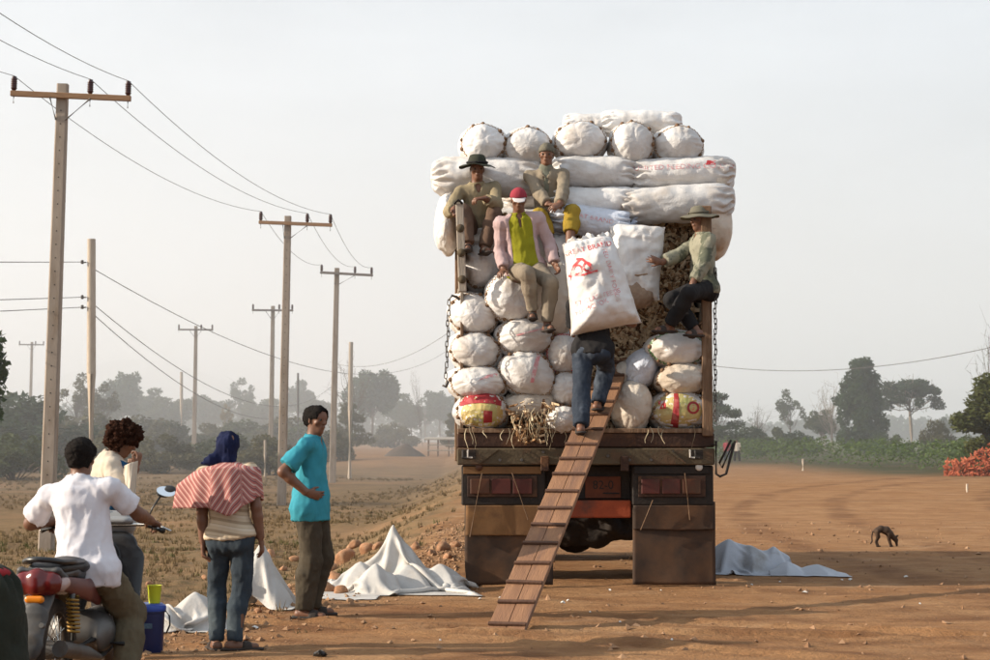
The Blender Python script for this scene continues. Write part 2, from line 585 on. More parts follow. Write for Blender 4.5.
def ground_material():
    m = bpy.data.materials.new('dirt_ground')
    m.use_nodes = True
    N, L = m.node_tree.nodes, m.node_tree.links
    b = N['Principled BSDF']; b.inputs['Roughness'].default_value = 0.95; b.inputs['Specular IOR Level'].default_value = 0.12
    geo = N.new('ShaderNodeNewGeometry')
    def noise(scale, det=5, rough=0.6, st=None):
        n = N.new('ShaderNodeTexNoise'); n.inputs['Scale'].default_value = scale; n.inputs['Detail'].default_value = det; n.inputs['Roughness'].default_value = rough
        if st:
            mpn = N.new('ShaderNodeMapping'); mpn.inputs['Scale'].default_value = st
            L.new(geo.outputs['Position'], mpn.inputs['Vector']); L.new(mpn.outputs['Vector'], n.inputs['Vector'])
        else: L.new(geo.outputs['Position'], n.inputs['Vector'])
        return n.outputs['Fac']
    def rng(f, a, bb, lo=0.0, hi=1.0):
        r = N.new('ShaderNodeMapRange'); r.inputs['From Min'].default_value = a; r.inputs['From Max'].default_value = bb
        r.inputs['To Min'].default_value = lo; r.inputs['To Max'].default_value = hi
        L.new(f, r.inputs['Value']); return r.outputs['Result']
    def mix(f, a, bb):
        x = N.new('ShaderNodeMix'); x.data_type = 'RGBA'
        if isinstance(f, float): x.inputs['Factor'].default_value = f
        else: L.new(f, x.inputs['Factor'])
        for s, v in (('A', a), ('B', bb)):
            if isinstance(v, tuple): x.inputs[s].default_value = (*v, 1)
            else: L.new(v, x.inputs[s])
        return x.outputs['Result']
    soil = mix(rng(noise(0.5, 7, 0.66, (0.85, 1.15, 1)), 0.35, 0.65), (0.262, 0.128, 0.054), (0.335, 0.188, 0.090))
    soil = mix(rng(noise(2.4, 7, 0.7, (0.8, 1.2, 1)), 0.45, 0.72), soil, (0.185, 0.086, 0.037))
    soil = mix(rng(noise(1.0, 6, 0.66, (0.6, 1.5, 1)), 0.56, 0.7, 0, 0.55), soil, (0.40, 0.255, 0.145))
    soil = mix(rng(noise(17.0, 4, 0.75), 0.54, 0.72, 0, 0.7), soil, (0.165, 0.080, 0.038))
    soil = mix(rng(noise(60.0, 2, 0.6), 0.66, 0.76, 0, 0.8), soil, (0.36, 0.25, 0.16))
    # packed wheel tracks sweeping over the yard
    warp = rng(noise(0.5, 3, 0.5), 0, 1, -0.35, 0.35)
    acc = None
    flat = N.new('ShaderNodeVectorMath'); flat.operation = 'MULTIPLY'; flat.inputs[1].default_value = (1, 1, 0)
    L.new(geo.outputs['Position'], flat.inputs[0])
    for cx, cy, radii, wd in ((70, 25, (66.0, 64.2, 61.0, 59.2, 55.5, 53.7), 0.34), (9.5, 30, (17.8, 16.2, 14.6), 0.2), (-9, -4, (19.9, 18.5), 0.18), (16, 3, (13.8, 12.3), 0.2), (3, 34, (20.9, 19.4), 0.2), (40, -30, (58.0, 56.2, 51.0), 0.3)):
        dn = N.new('ShaderNodeVectorMath'); dn.operation = 'DISTANCE'; dn.inputs[1].default_value = (cx, cy, 0)
        L.new(flat.outputs[0], dn.inputs[0])
        wv = N.new('ShaderNodeMath'); wv.operation = 'ADD'; L.new(dn.outputs['Value'], wv.inputs[0]); L.new(warp, wv.inputs[1])
        for R in radii:
            sb = N.new('ShaderNodeMath'); sb.operation = 'SUBTRACT'; sb.inputs[1].default_value = R; L.new(wv.outputs[0], sb.inputs[0])
            ab = N.new('ShaderNodeMath'); ab.operation = 'ABSOLUTE'; L.new(sb.outputs[0], ab.inputs[0])
            v = rng(ab.outputs[0], wd, wd * 0.35)
            if acc is None: acc = v
            else:
                m_ = N.new('ShaderNodeMath'); m_.operation = 'MAXIMUM'; L.new(acc, m_.inputs[0]); L.new(v, m_.inputs[1]); acc = m_.outputs[0]
    ml = N.new('ShaderNodeMath'); ml.operation = 'MULTIPLY'; L.new(acc, ml.inputs[0]); L.new(rng(noise(0.9, 5, 0.65), 0.36, 0.62, 0.0, 0.75), ml.inputs[1])
    soil = mix(ml.outputs[0], soil, (0.135, 0.060, 0.027))
    fld = mix(rng(noise(0.5, 6, 0.65), 0.35, 0.65), (0.150, 0.094, 0.047), (0.22, 0.138, 0.070))
    fld = mix(rng(noise(3.0, 6, 0.7), 0.5, 0.7), fld, (0.10, 0.076, 0.036))
    fld = mix(rng(noise(0.16, 4, 0.6), 0.55, 0.7), fld, (0.255, 0.148, 0.076))
    crop = mix(rng(noise(0.4, 5), 0.4, 0.65), (0.05, 0.055, 0.022), (0.10, 0.07, 0.035))
    a1 = N.new('ShaderNodeAttribute'); a1.attribute_name = 'field'
    a2 = N.new('ShaderNodeAttribute'); a2.attribute_name = 'crop'
    out = mix(a1.outputs['Fac'], soil, fld)
    out = mix(a2.outputs['Fac'], out, crop)
    L.new(out, b.inputs['Base Color'])
    h = N.new('ShaderNodeMath'); h.operation = 'ADD'
    L.new(noise(24.0, 5, 0.7), h.inputs[0]); L.new(rng(noise(5.0, 4, 0.6, (0.5, 1.6, 1)), 0, 1, 0, 2.5), h.inputs[1])
    bp = N.new('ShaderNodeBump'); bp.inputs['Strength'].default_value = 0.8; bp.inputs['Distance'].default_value = 0.03
    L.new(h.outputs[0], bp.inputs['Height']); L.new(bp.outputs['Normal'], b.inputs['Normal'])
    return m
tag(link('ground', gme, ground_material()), kind='structure')

# ---------------------------------------------------------------- far hills
def hills():
    xs = np.linspace(-1300, 1300, 320)
    rows = []
    for k, y in enumerate((1500, 1580, 1680, 1820)):
        P = np.stack([xs * 0.004 + 3, np.full_like(xs, k * 0.13), np.zeros_like(xs)], -1)
        Pf = np.stack([xs * 0.03, np.full_like(xs, k * 0.4), np.zeros_like(xs)], -1)
        prof = 30 + 60 * np.exp(-((xs + 330) / 110) ** 2) + 22 * np.exp(-((xs + 600) / 160) ** 2) + 34 * np.exp(-((xs - 620) / 240) ** 2)
        h = prof * (0.55 + 0.5 * fbm(P, 3)) * (0.0, 0.62, 1.0, 0.2)[k] + 6 * (fbm(Pf, 3) - 0.5)
        if k == 0: h = h * 0 - 2
        rows.append(np.stack([xs, np.full_like(xs, y), h], -1))
    V = np.concatenate(rows); n = len(xs)
    i = np.arange(3 * n).reshape(3, n)
    F = np.stack([i[:, :-1], i[:, 1:], i[:, 1:] + n, i[:, :-1] + n], -1).reshape(-1, 4)
    return mesh_np('hills', V, F)
M_hill = mat('hill_forest', (0.05, 0.07, 0.03), (0.09, 0.09, 0.05), scale=0.03, rough=1.0)
tag(link('hills', hills(), M_hill), kind='structure')

# ---------------------------------------------------------------- utility poles and cables
M_conc = mat('pole_concrete', (0.37, 0.305, 0.245), (0.285, 0.23, 0.185), scale=2.5, bump=0.25, bscale=30, stretch=(3, 3, 0.7), c3=(0.25, 0.19, 0.14), s3=1.2)
M_concL = mat('pole_concrete_pale', (0.50, 0.42, 0.34), (0.40, 0.33, 0.26), scale=2.5, bump=0.3, bscale=20, stretch=(3, 3, 0.7))
M_arm = mat('crossarm_wood', (0.34, 0.20, 0.11), (0.24, 0.14, 0.08), scale=6, stretch=(0.6, 5, 5), bump=0.3, bscale=25)
M_armg = mat('crossarm_grey', (0.20, 0.17, 0.15), (0.13, 0.11, 0.10), scale=6, stretch=(0.6, 5, 5))
M_porc = mat('brown_porcelain', (0.055, 0.018, 0.018), (0.04, 0.014, 0.014), rough=0.25, spec=0.5)
M_steel = mat('dull_steel', (0.13, 0.12, 0.11), (0.08, 0.07, 0.065), rough=0.55, metal=0.6)
M_wire = mat('cable_black', (0.16, 0.15, 0.145), (0.13, 0.12, 0.115), rough=0.6)
M_dark = mat('dark_hole', (0.03, 0.025, 0.02))

TIPS = {}
HOLE = MB().lathe([(0.0, 0.003), (0.013, 0.003), (0.016, -0.004)], (0, 0, 0), (0, -1, 0), 10).mesh('bolt_hole')
def power_pole(key, px, ptop, d, arm_px, base_z, label, armm, lean=0.0, arm_rz=0.0, top_over=0.15, w=(0.30, 0.22), arm_w=2.5, ins=(-0.95, 0.32, 0.95), detail=True, arm_tilt=0.0):
    top = W(px, ptop, d)
    H = top.z - base_z
    p = thing('utility_pole', (top.x - lean * H, top.y, base_z), label, 'utility pole', 'concrete utility poles along the field')
    p.rotation_euler = (0, math.atan(lean), 0)
    a, b = w[0] / 2, w[1] / 2
    m = MB()
    v = []
    n = 8
    for k in range(n + 1):
        t = k / n; q = a + (b - a) * t
        c = q * 0.22
        for (x, y) in ((-q + c, -q), (q - c, -q), (q, -q + c), (q, q - c), (q - c, q), (-q + c, q), (-q, q - c), (-q, -q + c)):
            v.append((x, y * 0.9, H * t))
    f = [tuple(range(8))[::-1], tuple(n * 8 + i for i in range(8))]
    for k in range(n):
        for i in range(8):
            f.append((k * 8 + i, k * 8 + (i + 1) % 8, k * 8 + 8 + (i + 1) % 8, k * 8 + 8 + i))
    m.add(v, f)
    m.build('shaft', M_conc, p)
    if detail:
        for k, zz in enumerate(np.arange(H * 0.08, H - 0.3, 0.28)):
            link('bolt_hole', HOLE, M_dark, p, (0, -(a + (b - a) * zz / H) * 0.9, zz))
    zt = H - top_over - 0.12
    R = Matrix.Rotation(arm_rz, 3, 'Z') @ Matrix.Rotation(arm_tilt, 3, 'Y')
    off = -(b * 0.9 + 0.055)
    m = MB().box(R @ Vector((0, off, zt)), (arm_w, 0.10, 0.115), R, 0.008)
    arm = m.build('crossarm', armm, p)
    br = MB()
    for s in (-1, 1):
        br.tube([R @ Vector((s * 0.42, off - 0.06, zt - 0.05)), Vector((s * b * 0.9, -b * 0.95, zt - 0.5))], 0.018, 6)
    br.build('brace', M_steel, p)
    tips = []
    for x in ins:
        c = R @ Vector((x * arm_w / 2, off, zt + 0.058))
        prof = [(0.03, 0.0), (0.045, 0.02)]
        for q in range(5):
            prof += [(0.062, 0.05 + q * 0.045), (0.068, 0.06 + q * 0.045), (0.05, 0.083 + q * 0.045)]
        prof += [(0.045, 0.28), (0.05, 0.30), (0.0, 0.315)]
        MB().lathe([(0.0, 0)] + prof, c, (0, 0, 1), 14).build('insulator', M_porc, p, smooth=True)
        MB().tube([c + Vector((0, 0, -0.12)), c + Vector((0, 0, -0.26))], 0.014, 6).build('bolt', M_steel, p)
        tips.append(p.matrix_basis @ (c + Vector((0, 0, 0.31))))
    TIPS[key] = tips
    return p
power_pole('A', 63, 84, 37.2, 121, -1.0, 'nearest tall concrete pole with brown wooden crossarm, at the left beside the motorbike rider', M_arm, lean=0.022, arm_tilt=0.022)
power_pole('C', 288, 216, 60.8, 74, -0.97, 'second tall concrete pole with crossarm, rising just behind the man in the turquoise shirt\'s back', M_arm, lean=0.016, arm_rz=-0.05, arm_tilt=0.03)
power_pole('D', 337, 268, 83.3, 54, -1.0, 'tall pole with grey crossarm rising behind the turquoise shirted man\'s head', M_armg, lean=0.017, arm_rz=-0.15, arm_tilt=0.05, detail=False)
power_pole('E', 273, 306, 109, 41, -1.0, 'pole with grey crossarm standing half behind the second tall pole', M_armg, lean=0.008, detail=False)
power_pole('F', 196, 326, 128, 35, -1.0, 'slim distant pole with crossarm standing alone left of the blue headscarf', M_armg, lean=0.006, detail=False)
power_pole('G', 32, 342, 178, 25, -1.0, 'farthest crossarm pole at the left edge above the dark bushes', M_armg, lean=0.01, detail=False)

def plain_pole(px, ptop, pbot, d, r, label, m, bz=None, bx=None):
    top, bot = W(px, ptop, d), W(px if bx is None else bx, pbot, d)
    z0 = bot.z if bz is None else bz
    p = thing('wooden_post', (bot.x, d, z0), label, 'post')
    sh = MB().tube([(0, 0, -0.2), ((top.x - bot.x) * 0.5, 0, (top.z - z0) * 0.5), (top.x - bot.x, 0, top.z - z0)], [r, r * 0.93, r * 0.85], 14)
    sh.build('shaft', m, p, auto=40)
    return p
# round pole with low voltage racks
pB = plain_pole(91.5, 239, 480, 58.0, 0.155, 'round pale concrete pole without crossarm, with cable racks on its left side', M_concL, bz=-1.0)
pB.name = 'round_pole'; pB['category'] = 'utility pole'
for pyy in (262, 297, 307):
    t = W(86, pyy, 57.9) - Vector(pB.location)
    q = MB()
    q.tube([t + Vector((0.17, 0.05, 0.0)), t + Vector((-0.12, 0, -0.03))], 0.02, 6)
    q.lathe([(0.0, -0.07), (0.04, -0.06), (0.05, -0.02), (0.03, 0.0), (0.05, 0.02), (0.04, 0.06), (0, 0.07)], t + Vector((-0.12, 0, 0)), (0, 0, 1), 10)
    q.build('cable_rack', M_steel, pB)
plain_pole(351, 342, 480, 92, 0.13, 'slender pale post without crossarm standing right of the turquoise shirted man', M_concL, bx=349.5)
plain_pole(181.5, 372, 439, 170, 0.16, 'thin pale post close beside the slim distant pole', M_concL)
plain_pole(298, 373, 446, 150, 0.10, 'thin dark post between the second pole and the turquoise shirted man', M_steel)
plain_pole(265, 440, 472, 80, 0.06, 'short white stake in the field behind the blue headscarf', M_concL)
plain_pole(803, 459, 466, 70, 0.05, 'white marker stake in front of the green crop', M_concL)
plain_pole(967, 484, 494, 45, 0.03, 'white marker stake beside the red rubble at the right edge', M_concL)

CAB = 0
def cable(p, q, sag, label, r=0.011, n=28):
    p, q = Vector(p), Vector(q)
    pts = [p.lerp(q, t) - Vector((0, 0, sag * 4 * t * (1 - t))) for t in [i / n for i in range(n + 1)]]
    o = MB().tube([x - pts[0] for x in pts], r * 0.72, 5).build('overhead_cable', M_wire, None, smooth=True)
    o.location = pts[0]
    return tag(o, label, 'cable', 'overhead cables')
names = ('left', 'middle', 'right')
for i in range(3):
    back = TIPS['A'][i] + Vector((0.3, -36, 0.0))
    cable(back, TIPS['A'][i], 1.15, 'cable from the top left corner to the nearest pole\'s %s insulator' % names[i], 0.010)
    cable(TIPS['A'][i], TIPS['C'][i], 0.55, 'sagging cable between the %s insulators of the nearest pole and the second pole' % names[i], 0.011)
    cable(TIPS['C'][i], TIPS['D'][i], 0.55, 'cable between the %s insulators of the second pole and the third pole' % names[i], 0.012)
bx_ = Vector(pB.location)
for (pyy, yl, sg, e, lab) in ((262, 261, 0.1, (445, 352, 150), 'upper'), (297, 300, 0.1, (335, 383, 150), 'middle'), (307, 312, 0.1, (320, 396, 150), 'lower')):
    a = W(86, pyy, 57.9)
    cable(a + (W(-40, yl, 40) - a) * 2.2, a, 0.02, '%s cable reaching the round pole from the left edge' % lab, 0.016)
    cable(W(92, pyy + 6, 57.9), W(*e) , 2.6, '%s cable descending from the round pole across the left field' % lab, 0.02)
cable(W(330, 362, 150), W(452, 330, 120), 1.2, 'thin cable climbing behind the left side of the truck', 0.025)
cable(W(700, 364, 100), W(1010, 343, 80), 0.75, 'long cable across the pale sky right of the truck', 0.025)
# ---------------------------------------------------------------- truck
TX0, TY0 = 0.88, 17.5
Y_AX = (0, 1, 0)
def wrinkle0(me, amp, sc):
    n = len(me.vertices)
    co = np.empty(n * 3, np.float32); me.vertices.foreach_get('co', co); co = co.reshape(-1, 3)
    no = np.empty(n * 3, np.float32); me.vertex_normals.foreach_get('vector', no); no = no.reshape(-1, 3)
    co += no * ((fbm(co * sc, 3) - 0.5) * 2 * amp)[:, None].astype(np.float32)
    me.vertices.foreach_set('co', co.ravel()); me.update()
M_bed = mat('truck_rusty_brown', (0.062, 0.03, 0.019), (0.033, 0.018, 0.013), scale=5, bump=0.3, bscale=30, c3=(0.14, 0.065, 0.03), s3=2.5)
M_olive = mat('truck_dusty_olive', (0.105, 0.078, 0.045), (0.065, 0.047, 0.03), scale=3, bump=0.25, bscale=30, c3=(0.12, 0.062, 0.034), s3=3.0)
M_black = mat('truck_grimy_black', (0.016, 0.013, 0.012), (0.036, 0.025, 0.018), scale=4, rough=0.8, bump=0.2)
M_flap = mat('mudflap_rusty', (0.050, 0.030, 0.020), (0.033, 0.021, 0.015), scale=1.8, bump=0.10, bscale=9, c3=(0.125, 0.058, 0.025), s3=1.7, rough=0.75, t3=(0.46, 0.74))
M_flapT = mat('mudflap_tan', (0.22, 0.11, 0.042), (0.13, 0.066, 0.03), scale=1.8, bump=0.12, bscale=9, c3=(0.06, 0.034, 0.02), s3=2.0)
M_orange = mat('truck_faded_orange', (0.36, 0.070, 0.024), (0.20, 0.040, 0.018), scale=4, bump=0.2, c3=(0.11, 0.04, 0.025), s3=2.5)
M_redlens = mat('lamp_red', (0.10, 0.020, 0.014), (0.06, 0.018, 0.013), rough=0.5, spec=0.3, c3=(0.06, 0.028, 0.018), s3=5)
M_amber = mat('lamp_amber', (0.10, 0.036, 0.016), (0.065, 0.026, 0.014), rough=0.5, spec=0.3, c3=(0.07, 0.04, 0.022), s3=6)
M_woodg = mat('stake_weathered', (0.42, 0.36, 0.29), (0.30, 0.25, 0.20), scale=7, bump=0.4, bscale=30, stretch=(4, 4, 0.5), c3=(0.22, 0.18, 0.14), s3=3)
M_woodb = mat('stake_brown', (0.20, 0.12, 0.07), (0.12, 0.07, 0.04), scale=7, bump=0.4, bscale=30, stretch=(4, 4, 0.5), c3=(0.30, 0.20, 0.13), s3=3)
M_rubber = mat('tyre_rubber', (0.022, 0.02, 0.018), (0.06, 0.04, 0.026), scale=5, rough=0.9, bump=0.2)
M_cab = mat('cab_blue_paint', (0.05, 0.09, 0.17), (0.07, 0.10, 0.16), scale=2, rough=0.45, c3=(0.16, 0.11, 0.07), s3=1.2)
M_glass = mat('cab_glass', (0.02, 0.025, 0.03), rough=0.08, spec=0.6)
M_white = mat('white_paint', (0.62, 0.58, 0.52), (0.48, 0.43, 0.38), scale=8)

truck = thing('cargo_truck', (TX0, TY0, 0), 'loaded cargo truck seen from behind, grimy brown tailboard and two big mudflaps', 'truck')
def lx(px): return (px - 495.0) / 102.86 - TX0
def lz(py): return W(500, py, TY0).z
def panel(name, x0, x1, y0, y1, yn, yf, m, ch=0.008, par=None, lab=None):
    """box between photo columns x0..x1 and rows y0..y1, from local depth yn to yf"""
    a, b, t, u = lx(x0), lx(x1), lz(y1), lz(y0)
    o = MB().box(((a + b) / 2, (yn + yf) / 2, (t + u) / 2), (b - a, yf - yn, u - t), None, ch).build(name, m, par or truck)
    if lab: o['label'] = lab
    return o
def bpanel(name, x0, x1, z0, z1, yn, yf, m, ch=0.008, par=None):
    return MB().box(((x0 + x1) / 2, (yn + yf) / 2, (z0 + z1) / 2), (x1 - x0, yf - yn, z1 - z0), None, ch).build(name, m, par or truck)
BL = 3.45                                    # bed length
bpanel('bed_floor', -1.25, 1.25, 1.375, 1.45, 0.10, BL, M_bed)
tb = panel('tailboard', 457, 714, 433, 447.5, 0.0, 0.095, M_bed, 0.012)
panel('tail_sill', 457.5, 713.5, 428.5, 433, -0.012, 0.10, M_woodb, 0.006)
beam = panel('end_beam', 457, 714, 448.2, 465, -0.03, 0.12, M_olive, 0.012)
for (x0, x1) in ((462, 476), (688, 702)):
    rec = panel('lashing_recess', x0, x1, 449.8, 459, -0.0335, -0.031, M_black, 0.0005, beam)
for xx in (465, 470, 691, 696):
    hk = MB()
    c = Vector((lx(xx), -0.05, lz(454)))
    hk.tube([c + Vector((-0.02, 0.01, 0.035)), c + Vector((-0.02, -0.02, 0.03)), c + Vector((-0.02, -0.02, -0.03)), c + Vector((0.02, -0.02, -0.035)), c + Vector((0.02, 0.01, -0.035))], 0.009, 6)
    hk.build('lashing_hook', M_white if xx in (470, 691) else M_steel, beam)
for s, x in ((1, 478), (-1, 686)):
    M = Matrix(((1, 0, 0, lx(x)), (0, 0, 1, -0.048), (0, 1, 0, 0), (0, 0, 0, 1)))
    MB().prism([(0, lz(463.5)), (0.02 * s, lz(463.5)), (0.20 * s, lz(449.5)), (0.16 * s, lz(449.5))][::s], 0.017, M).build('gusset', M_olive, beam)
# dusty bolts along the beam
bl = mesh_np('bolt', *(lambda q: (q.v, q.f))(MB().lathe([(0.0, 0.012), (0.013, 0.012), (0.015, 0.0)], (0, 0, 0), (0, -1, 0), 8)), smooth=False)
for xx in np.linspace(500, 672, 9):
    link('bolt', bl, M_steel, beam, (lx(xx), -0.031, lz(452 + (int(xx) % 3) * 4)))
# lamp panels
for side, (x0, x1) in (('l', (461.5, 545)), ('r', (632, 713))):
    hous = panel('lamp_housing', x0, x1, 465.6, 505.5, 0.02, 0.22, M_black, 0.012)
    panel('lamp_bar', x0 + 6, x1 - 8, 476, 497, 0.002, 0.019, M_bed, 0.004, hous)
    n = 3
    wseg = (x1 - x0 - 20) / n
    for k in range(n):
        lab = None
        panel('lens', x0 + 9 + k * wseg, x0 + 9 + (k + 1) * wseg - 2.0, 479, 494, -0.014, 0.0005, M_redlens if k != (0 if side == 'l' else 2) else M_amber, 0.006, hous)
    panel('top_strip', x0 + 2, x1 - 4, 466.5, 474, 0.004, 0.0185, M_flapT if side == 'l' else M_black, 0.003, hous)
    cx_ = 479 if side == 'l' else 698.5
    MB().lathe([(0.0, 0.016), (0.028, 0.014), (0.036, 0.006), (0.036, 0.0)], (lx(cx_), 0.002, lz(467.2)), (0, -1, 0), 16).build('reflector', M_amber if side == 'l' else M_white, hous, smooth=True)
# hinge brackets of the flaps
for xx in (544.5, 624):
    panel('flap_bracket', xx - 4, xx + 4, 456, 471, -0.062, -0.032, M_bed, 0.006)
# mudflaps: heavy boards, slightly wavy
def flap(x0, x1, zt, zb, m, yn, seed):
    a, b = lx(x0), lx(x1)
    nx, nz = 26, 24
    xs = np.linspace(a, b, nx); zs = np.linspace(zb, zt, nz)
    X, Z = np.meshgrid(xs, zs, indexing='ij')
    P = np.stack([X * 2.2 + seed, Z * 1.6, np.zeros_like(X)], -1)
    D = (fbm(P, 3) - 0.5) * 0.09 * (zt - Z + 0.05) / (zt - zb)
    ex = (fbm(P * 2 + 5, 2) - 0.5) * 0.03 * np.clip((zt - Z) / 0.5, 0, 1)
    v, f = [], []
    for yo in (yn, yn + 0.022):
        v.append(np.stack([X + ex, yo + D, Z + 0.012 * (fbm(P * 3, 2) - 0.5) * (Z < zb + 0.05)], -1).reshape(-1, 3))
    i = np.arange(nx * nz).reshape(nx, nz)
    q = np.stack([i[:-1, :-1], i[1:, :-1], i[1:, 1:], i[:-1, 1:]], -1).reshape(-1, 4)
    n = nx * nz
    rim = np.concatenate([i[:, 0], i[-1, 1:], i[-2::-1, -1], i[0, -2:0:-1]])
    r2 = np.roll(rim, -1)
    F = np.concatenate([q, q[:, ::-1] + n, np.stack([r2, rim, rim + n, r2 + n], -1)])
    return mesh_np('mudflap', np.concatenate(v), F)
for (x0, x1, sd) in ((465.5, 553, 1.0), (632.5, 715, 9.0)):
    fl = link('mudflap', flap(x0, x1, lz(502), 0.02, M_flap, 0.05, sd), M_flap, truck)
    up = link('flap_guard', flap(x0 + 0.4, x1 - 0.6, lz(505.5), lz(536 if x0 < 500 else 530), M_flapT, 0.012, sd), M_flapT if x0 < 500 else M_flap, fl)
    rods = ((482, 473, 470, 537), (512, 473, 528, 520)) if x0 < 500 else ((652, 500, 640, 530), (684, 473, 689, 520))
    for (ax, ay, bx2, by) in rods:
        MB().tube([(lx(ax), -0.03, lz(ay)), (lx(bx2), -0.002, lz(by))], 0.006, 6).build('stay_rod', M_woodb, fl)
# centre orange under-run bar with a dark plate above
panel('underrun_bar', 546, 631.5, 501, 518.5, 0.10, 0.24, M_orange, 0.012)
pl = panel('rear_crossmember', 546, 631.5, 466, 500.4, 0.22, 0.27, M_black, 0.008)
np_ = panel('number_plate', 586, 622, 477, 499, 0.205, 0.219, mat('plate_rusty', (0.16, 0.045, 0.02), (0.09, 0.03, 0.016), scale=9), 0.004, pl)
# faint worn characters on the plate
def flat_text(txt, size, name, m, parent, loc, depth=0.0015, xs=1.0, rot=(PI / 2, 0, 0)):
    cu = bpy.data.curves.new('t', 'FONT'); cu.body = txt; cu.size = size; cu.align_x = 'CENTER'; cu.align_y = 'CENTER'
    cu.resolution_u = 3
    o = bpy.data.objects.new('t', cu); COL.objects.link(o)
    bpy.context.view_layer.update()
    me = bpy.data.meshes.new_from_object(o.evaluated_get(bpy.context.evaluated_depsgraph_get()))
    bpy.data.objects.remove(o); bpy.data.curves.remove(cu)
    me.name = name
    me.materials.clear()
    if xs != 1.0: me.transform(Matrix.Diagonal((xs, 1, 1, 1)))
    if parent is None: return me
    return link(name, me, m, parent, loc, rot)
flat_text('82-0', 0.12, 'plate_characters', M_black, np_, (lx(604), 0.2035, lz(486)), xs=0.95)
MB().box((lx(612), 0.2, lz(494)), (0.16, 0.006, 0.012)).build('plate_rail', M_black, np_)
# hook rail at the right corner
rl = MB()
pr = [W(716, 441, 17.45), W(716, 474, 17.45), W(720, 476.5, 17.45), W(726, 474, 17.45), W(735, 441, 17.45)]
o0 = Vector((TX0, TY0, 0))
rl.tube([p - o0 for p in pr], 0.013, 8)
pr2 = [W(733.5, 443, 17.5), W(722, 468, 17.5), W(719.5, 463, 17.5), W(731, 440, 17.5)]
rl2 = MB().tube([p - o0 for p in pr2], 0.011, 8)
hr = rl.build('tail_step', M_black, truck, smooth=True)
rl2.build('step_rung', M_black, hr, smooth=True)
MB().tube([W(712, 445, 17.5) - o0, W(716, 445, 17.45) - o0], 0.016, 8).build('step_mount', M_black, hr)
# chassis, axle, springs, wheels
for x in (-0.42, 0.42):
    bpanel('chassis_rail', x - 0.05, x + 0.05, 0.86, 1.12, 0.28, 4.5, M_black)
for y in np.linspace(0.4, BL - 0.1, 6):
    bpanel('bed_bearer', -1.2, 1.2, 1.13, 1.37, y, y + 0.09, M_bed)
ax = MB().tube([(-0.95, 1.35, 0.49), (0.95, 1.35, 0.49)], 0.075, 12)
axo = ax.build('rear_axle', M_black, truck, auto=50)
MB().ball((-0.05, 1.33, 0.48), 0.24, 10, (1, 0.8, 1)).build('differential', M_black, axo, smooth=True)
ub_ = Sdf((-0.5, 0.75, 0.2), (0.62, 1.25, 1.0), 0.016)
ub_.cap((-0.28, 1.0, 0.66), (0.46, 1.0, 0.66), 0.27, 0.25, 0.03, (Y_AX, 0.5)); ub_.cap((-0.12, 0.98, 0.50), (0.16, 0.98, 0.48), 0.17, 0.15, 0.05, (Y_AX, 0.6)); ub_.cap((0.34, 0.98, 0.55), (0.46, 0.98, 0.5), 0.13, 0.11, 0.04)
wm = ub_.mesh('underbody', 1); wrinkle0(wm, 0.05, 7); link('underbody', wm, M_black, truck)
for x in (-0.42, 0.42):
    sp = MB()
    for k in range(5):
        w = 0.62 - 0.1 * k
        sp.tube([(x, 1.35 + t * w, 0.60 + 0.14 * t * t - k * 0.022 + 0.05) for t in np.linspace(-1, 1, 9)], 0.032, 6, flat=0.3, up=(0, 0, 1))
    o = sp.build('leaf_spring', M_black, truck); o['kind'] = 'stuff'
for (s, y, xc) in ((-1, 1.35, 1.06), (-1, 1.35, 0.76), (1, 1.35, 1.06), (1, 1.35, 0.76), (-1, 3.95, 1.0), (1, 3.95, 1.0)):
    t = MB().lathe([(0.27, -0.11), (0.30, -0.125), (0.44, -0.13), (0.475, -0.10), (0.485, 0), (0.475, 0.10), (0.44, 0.13), (0.30, 0.125), (0.27, 0.11)], (0, 0, 0), (1, 0, 0), 40)
    w = t.build('wheel', M_rubber, truck, auto=35)
    w.location = (s * xc, y, 0.485)
    MB().lathe([(0.27, -0.11), (0.25, -0.10), (0.23, -0.02), (0.12, 0.0), (0.10, 0.05), (0.0, 0.06)], (0, 0, 0), (s, 0, 0), 28).build('rim', M_steel, w, auto=40)
# side gates: posts and boards
def post(x, y, z0, z1, wx, wy, m, lean=0.0, lab=None):
    o = MB().box((0, 0, (z1 - z0) / 2), (wx, wy, z1 - z0), None, 0.008).build('gate_post', m, truck)
    o.location = (x, y, z0); o.rotation_euler = (0, lean, 0)
    if lab: o['label'] = lab
    return o
pl_ = post(lx(462.5), -0.02, lz(292), lz(203), 0.078, 0.05, M_woodg, -0.035, 'whitish weathered gate post with bolt plates')
for zz in (0.12, 0.38, 0.62):
    MB().lathe([(0, 0.03), (0.035, 0.026), (0.042, 0.0)], (0.0, -0.026, zz), (0, -1, 0), 12).build('bolt_plate', M_olive, pl_, smooth=True)
MB().tube([(-0.05, -0.03, 0.86), (-0.01, -0.05, 0.895), (0.03, -0.03, 0.86)], 0.014, 6).build('post_hook', M_black, pl_, smooth=True)
post(lx(461), 0.45, 1.46, lz(285), 0.09, 0.07, M_woodg)
post(lx(707), -0.01, 1.46, lz(206), 0.10, 0.06, M_woodb, 0.0, 'brown wooden gate post at the right rear corner')
for s in (-1, 1):
    for y in (1.1, 2.2, BL - 0.06):
        post(s * 1.26, y, 1.2, 3.45, 0.07, 0.08, M_woodb)
    for k in range(7):
        z0 = 1.47 + k * 0.285
        bpanel('side_board', s * 1.205 - 0.015, s * 1.205 + 0.015, z0, z0 + 0.265, 0.12, BL, M_woodg if k % 3 == 1 else M_woodb, 0.004)
bpanel('headboard', -1.2, 1.2, 1.46, 3.45, BL + 0.01, BL + 0.05, M_woodb)
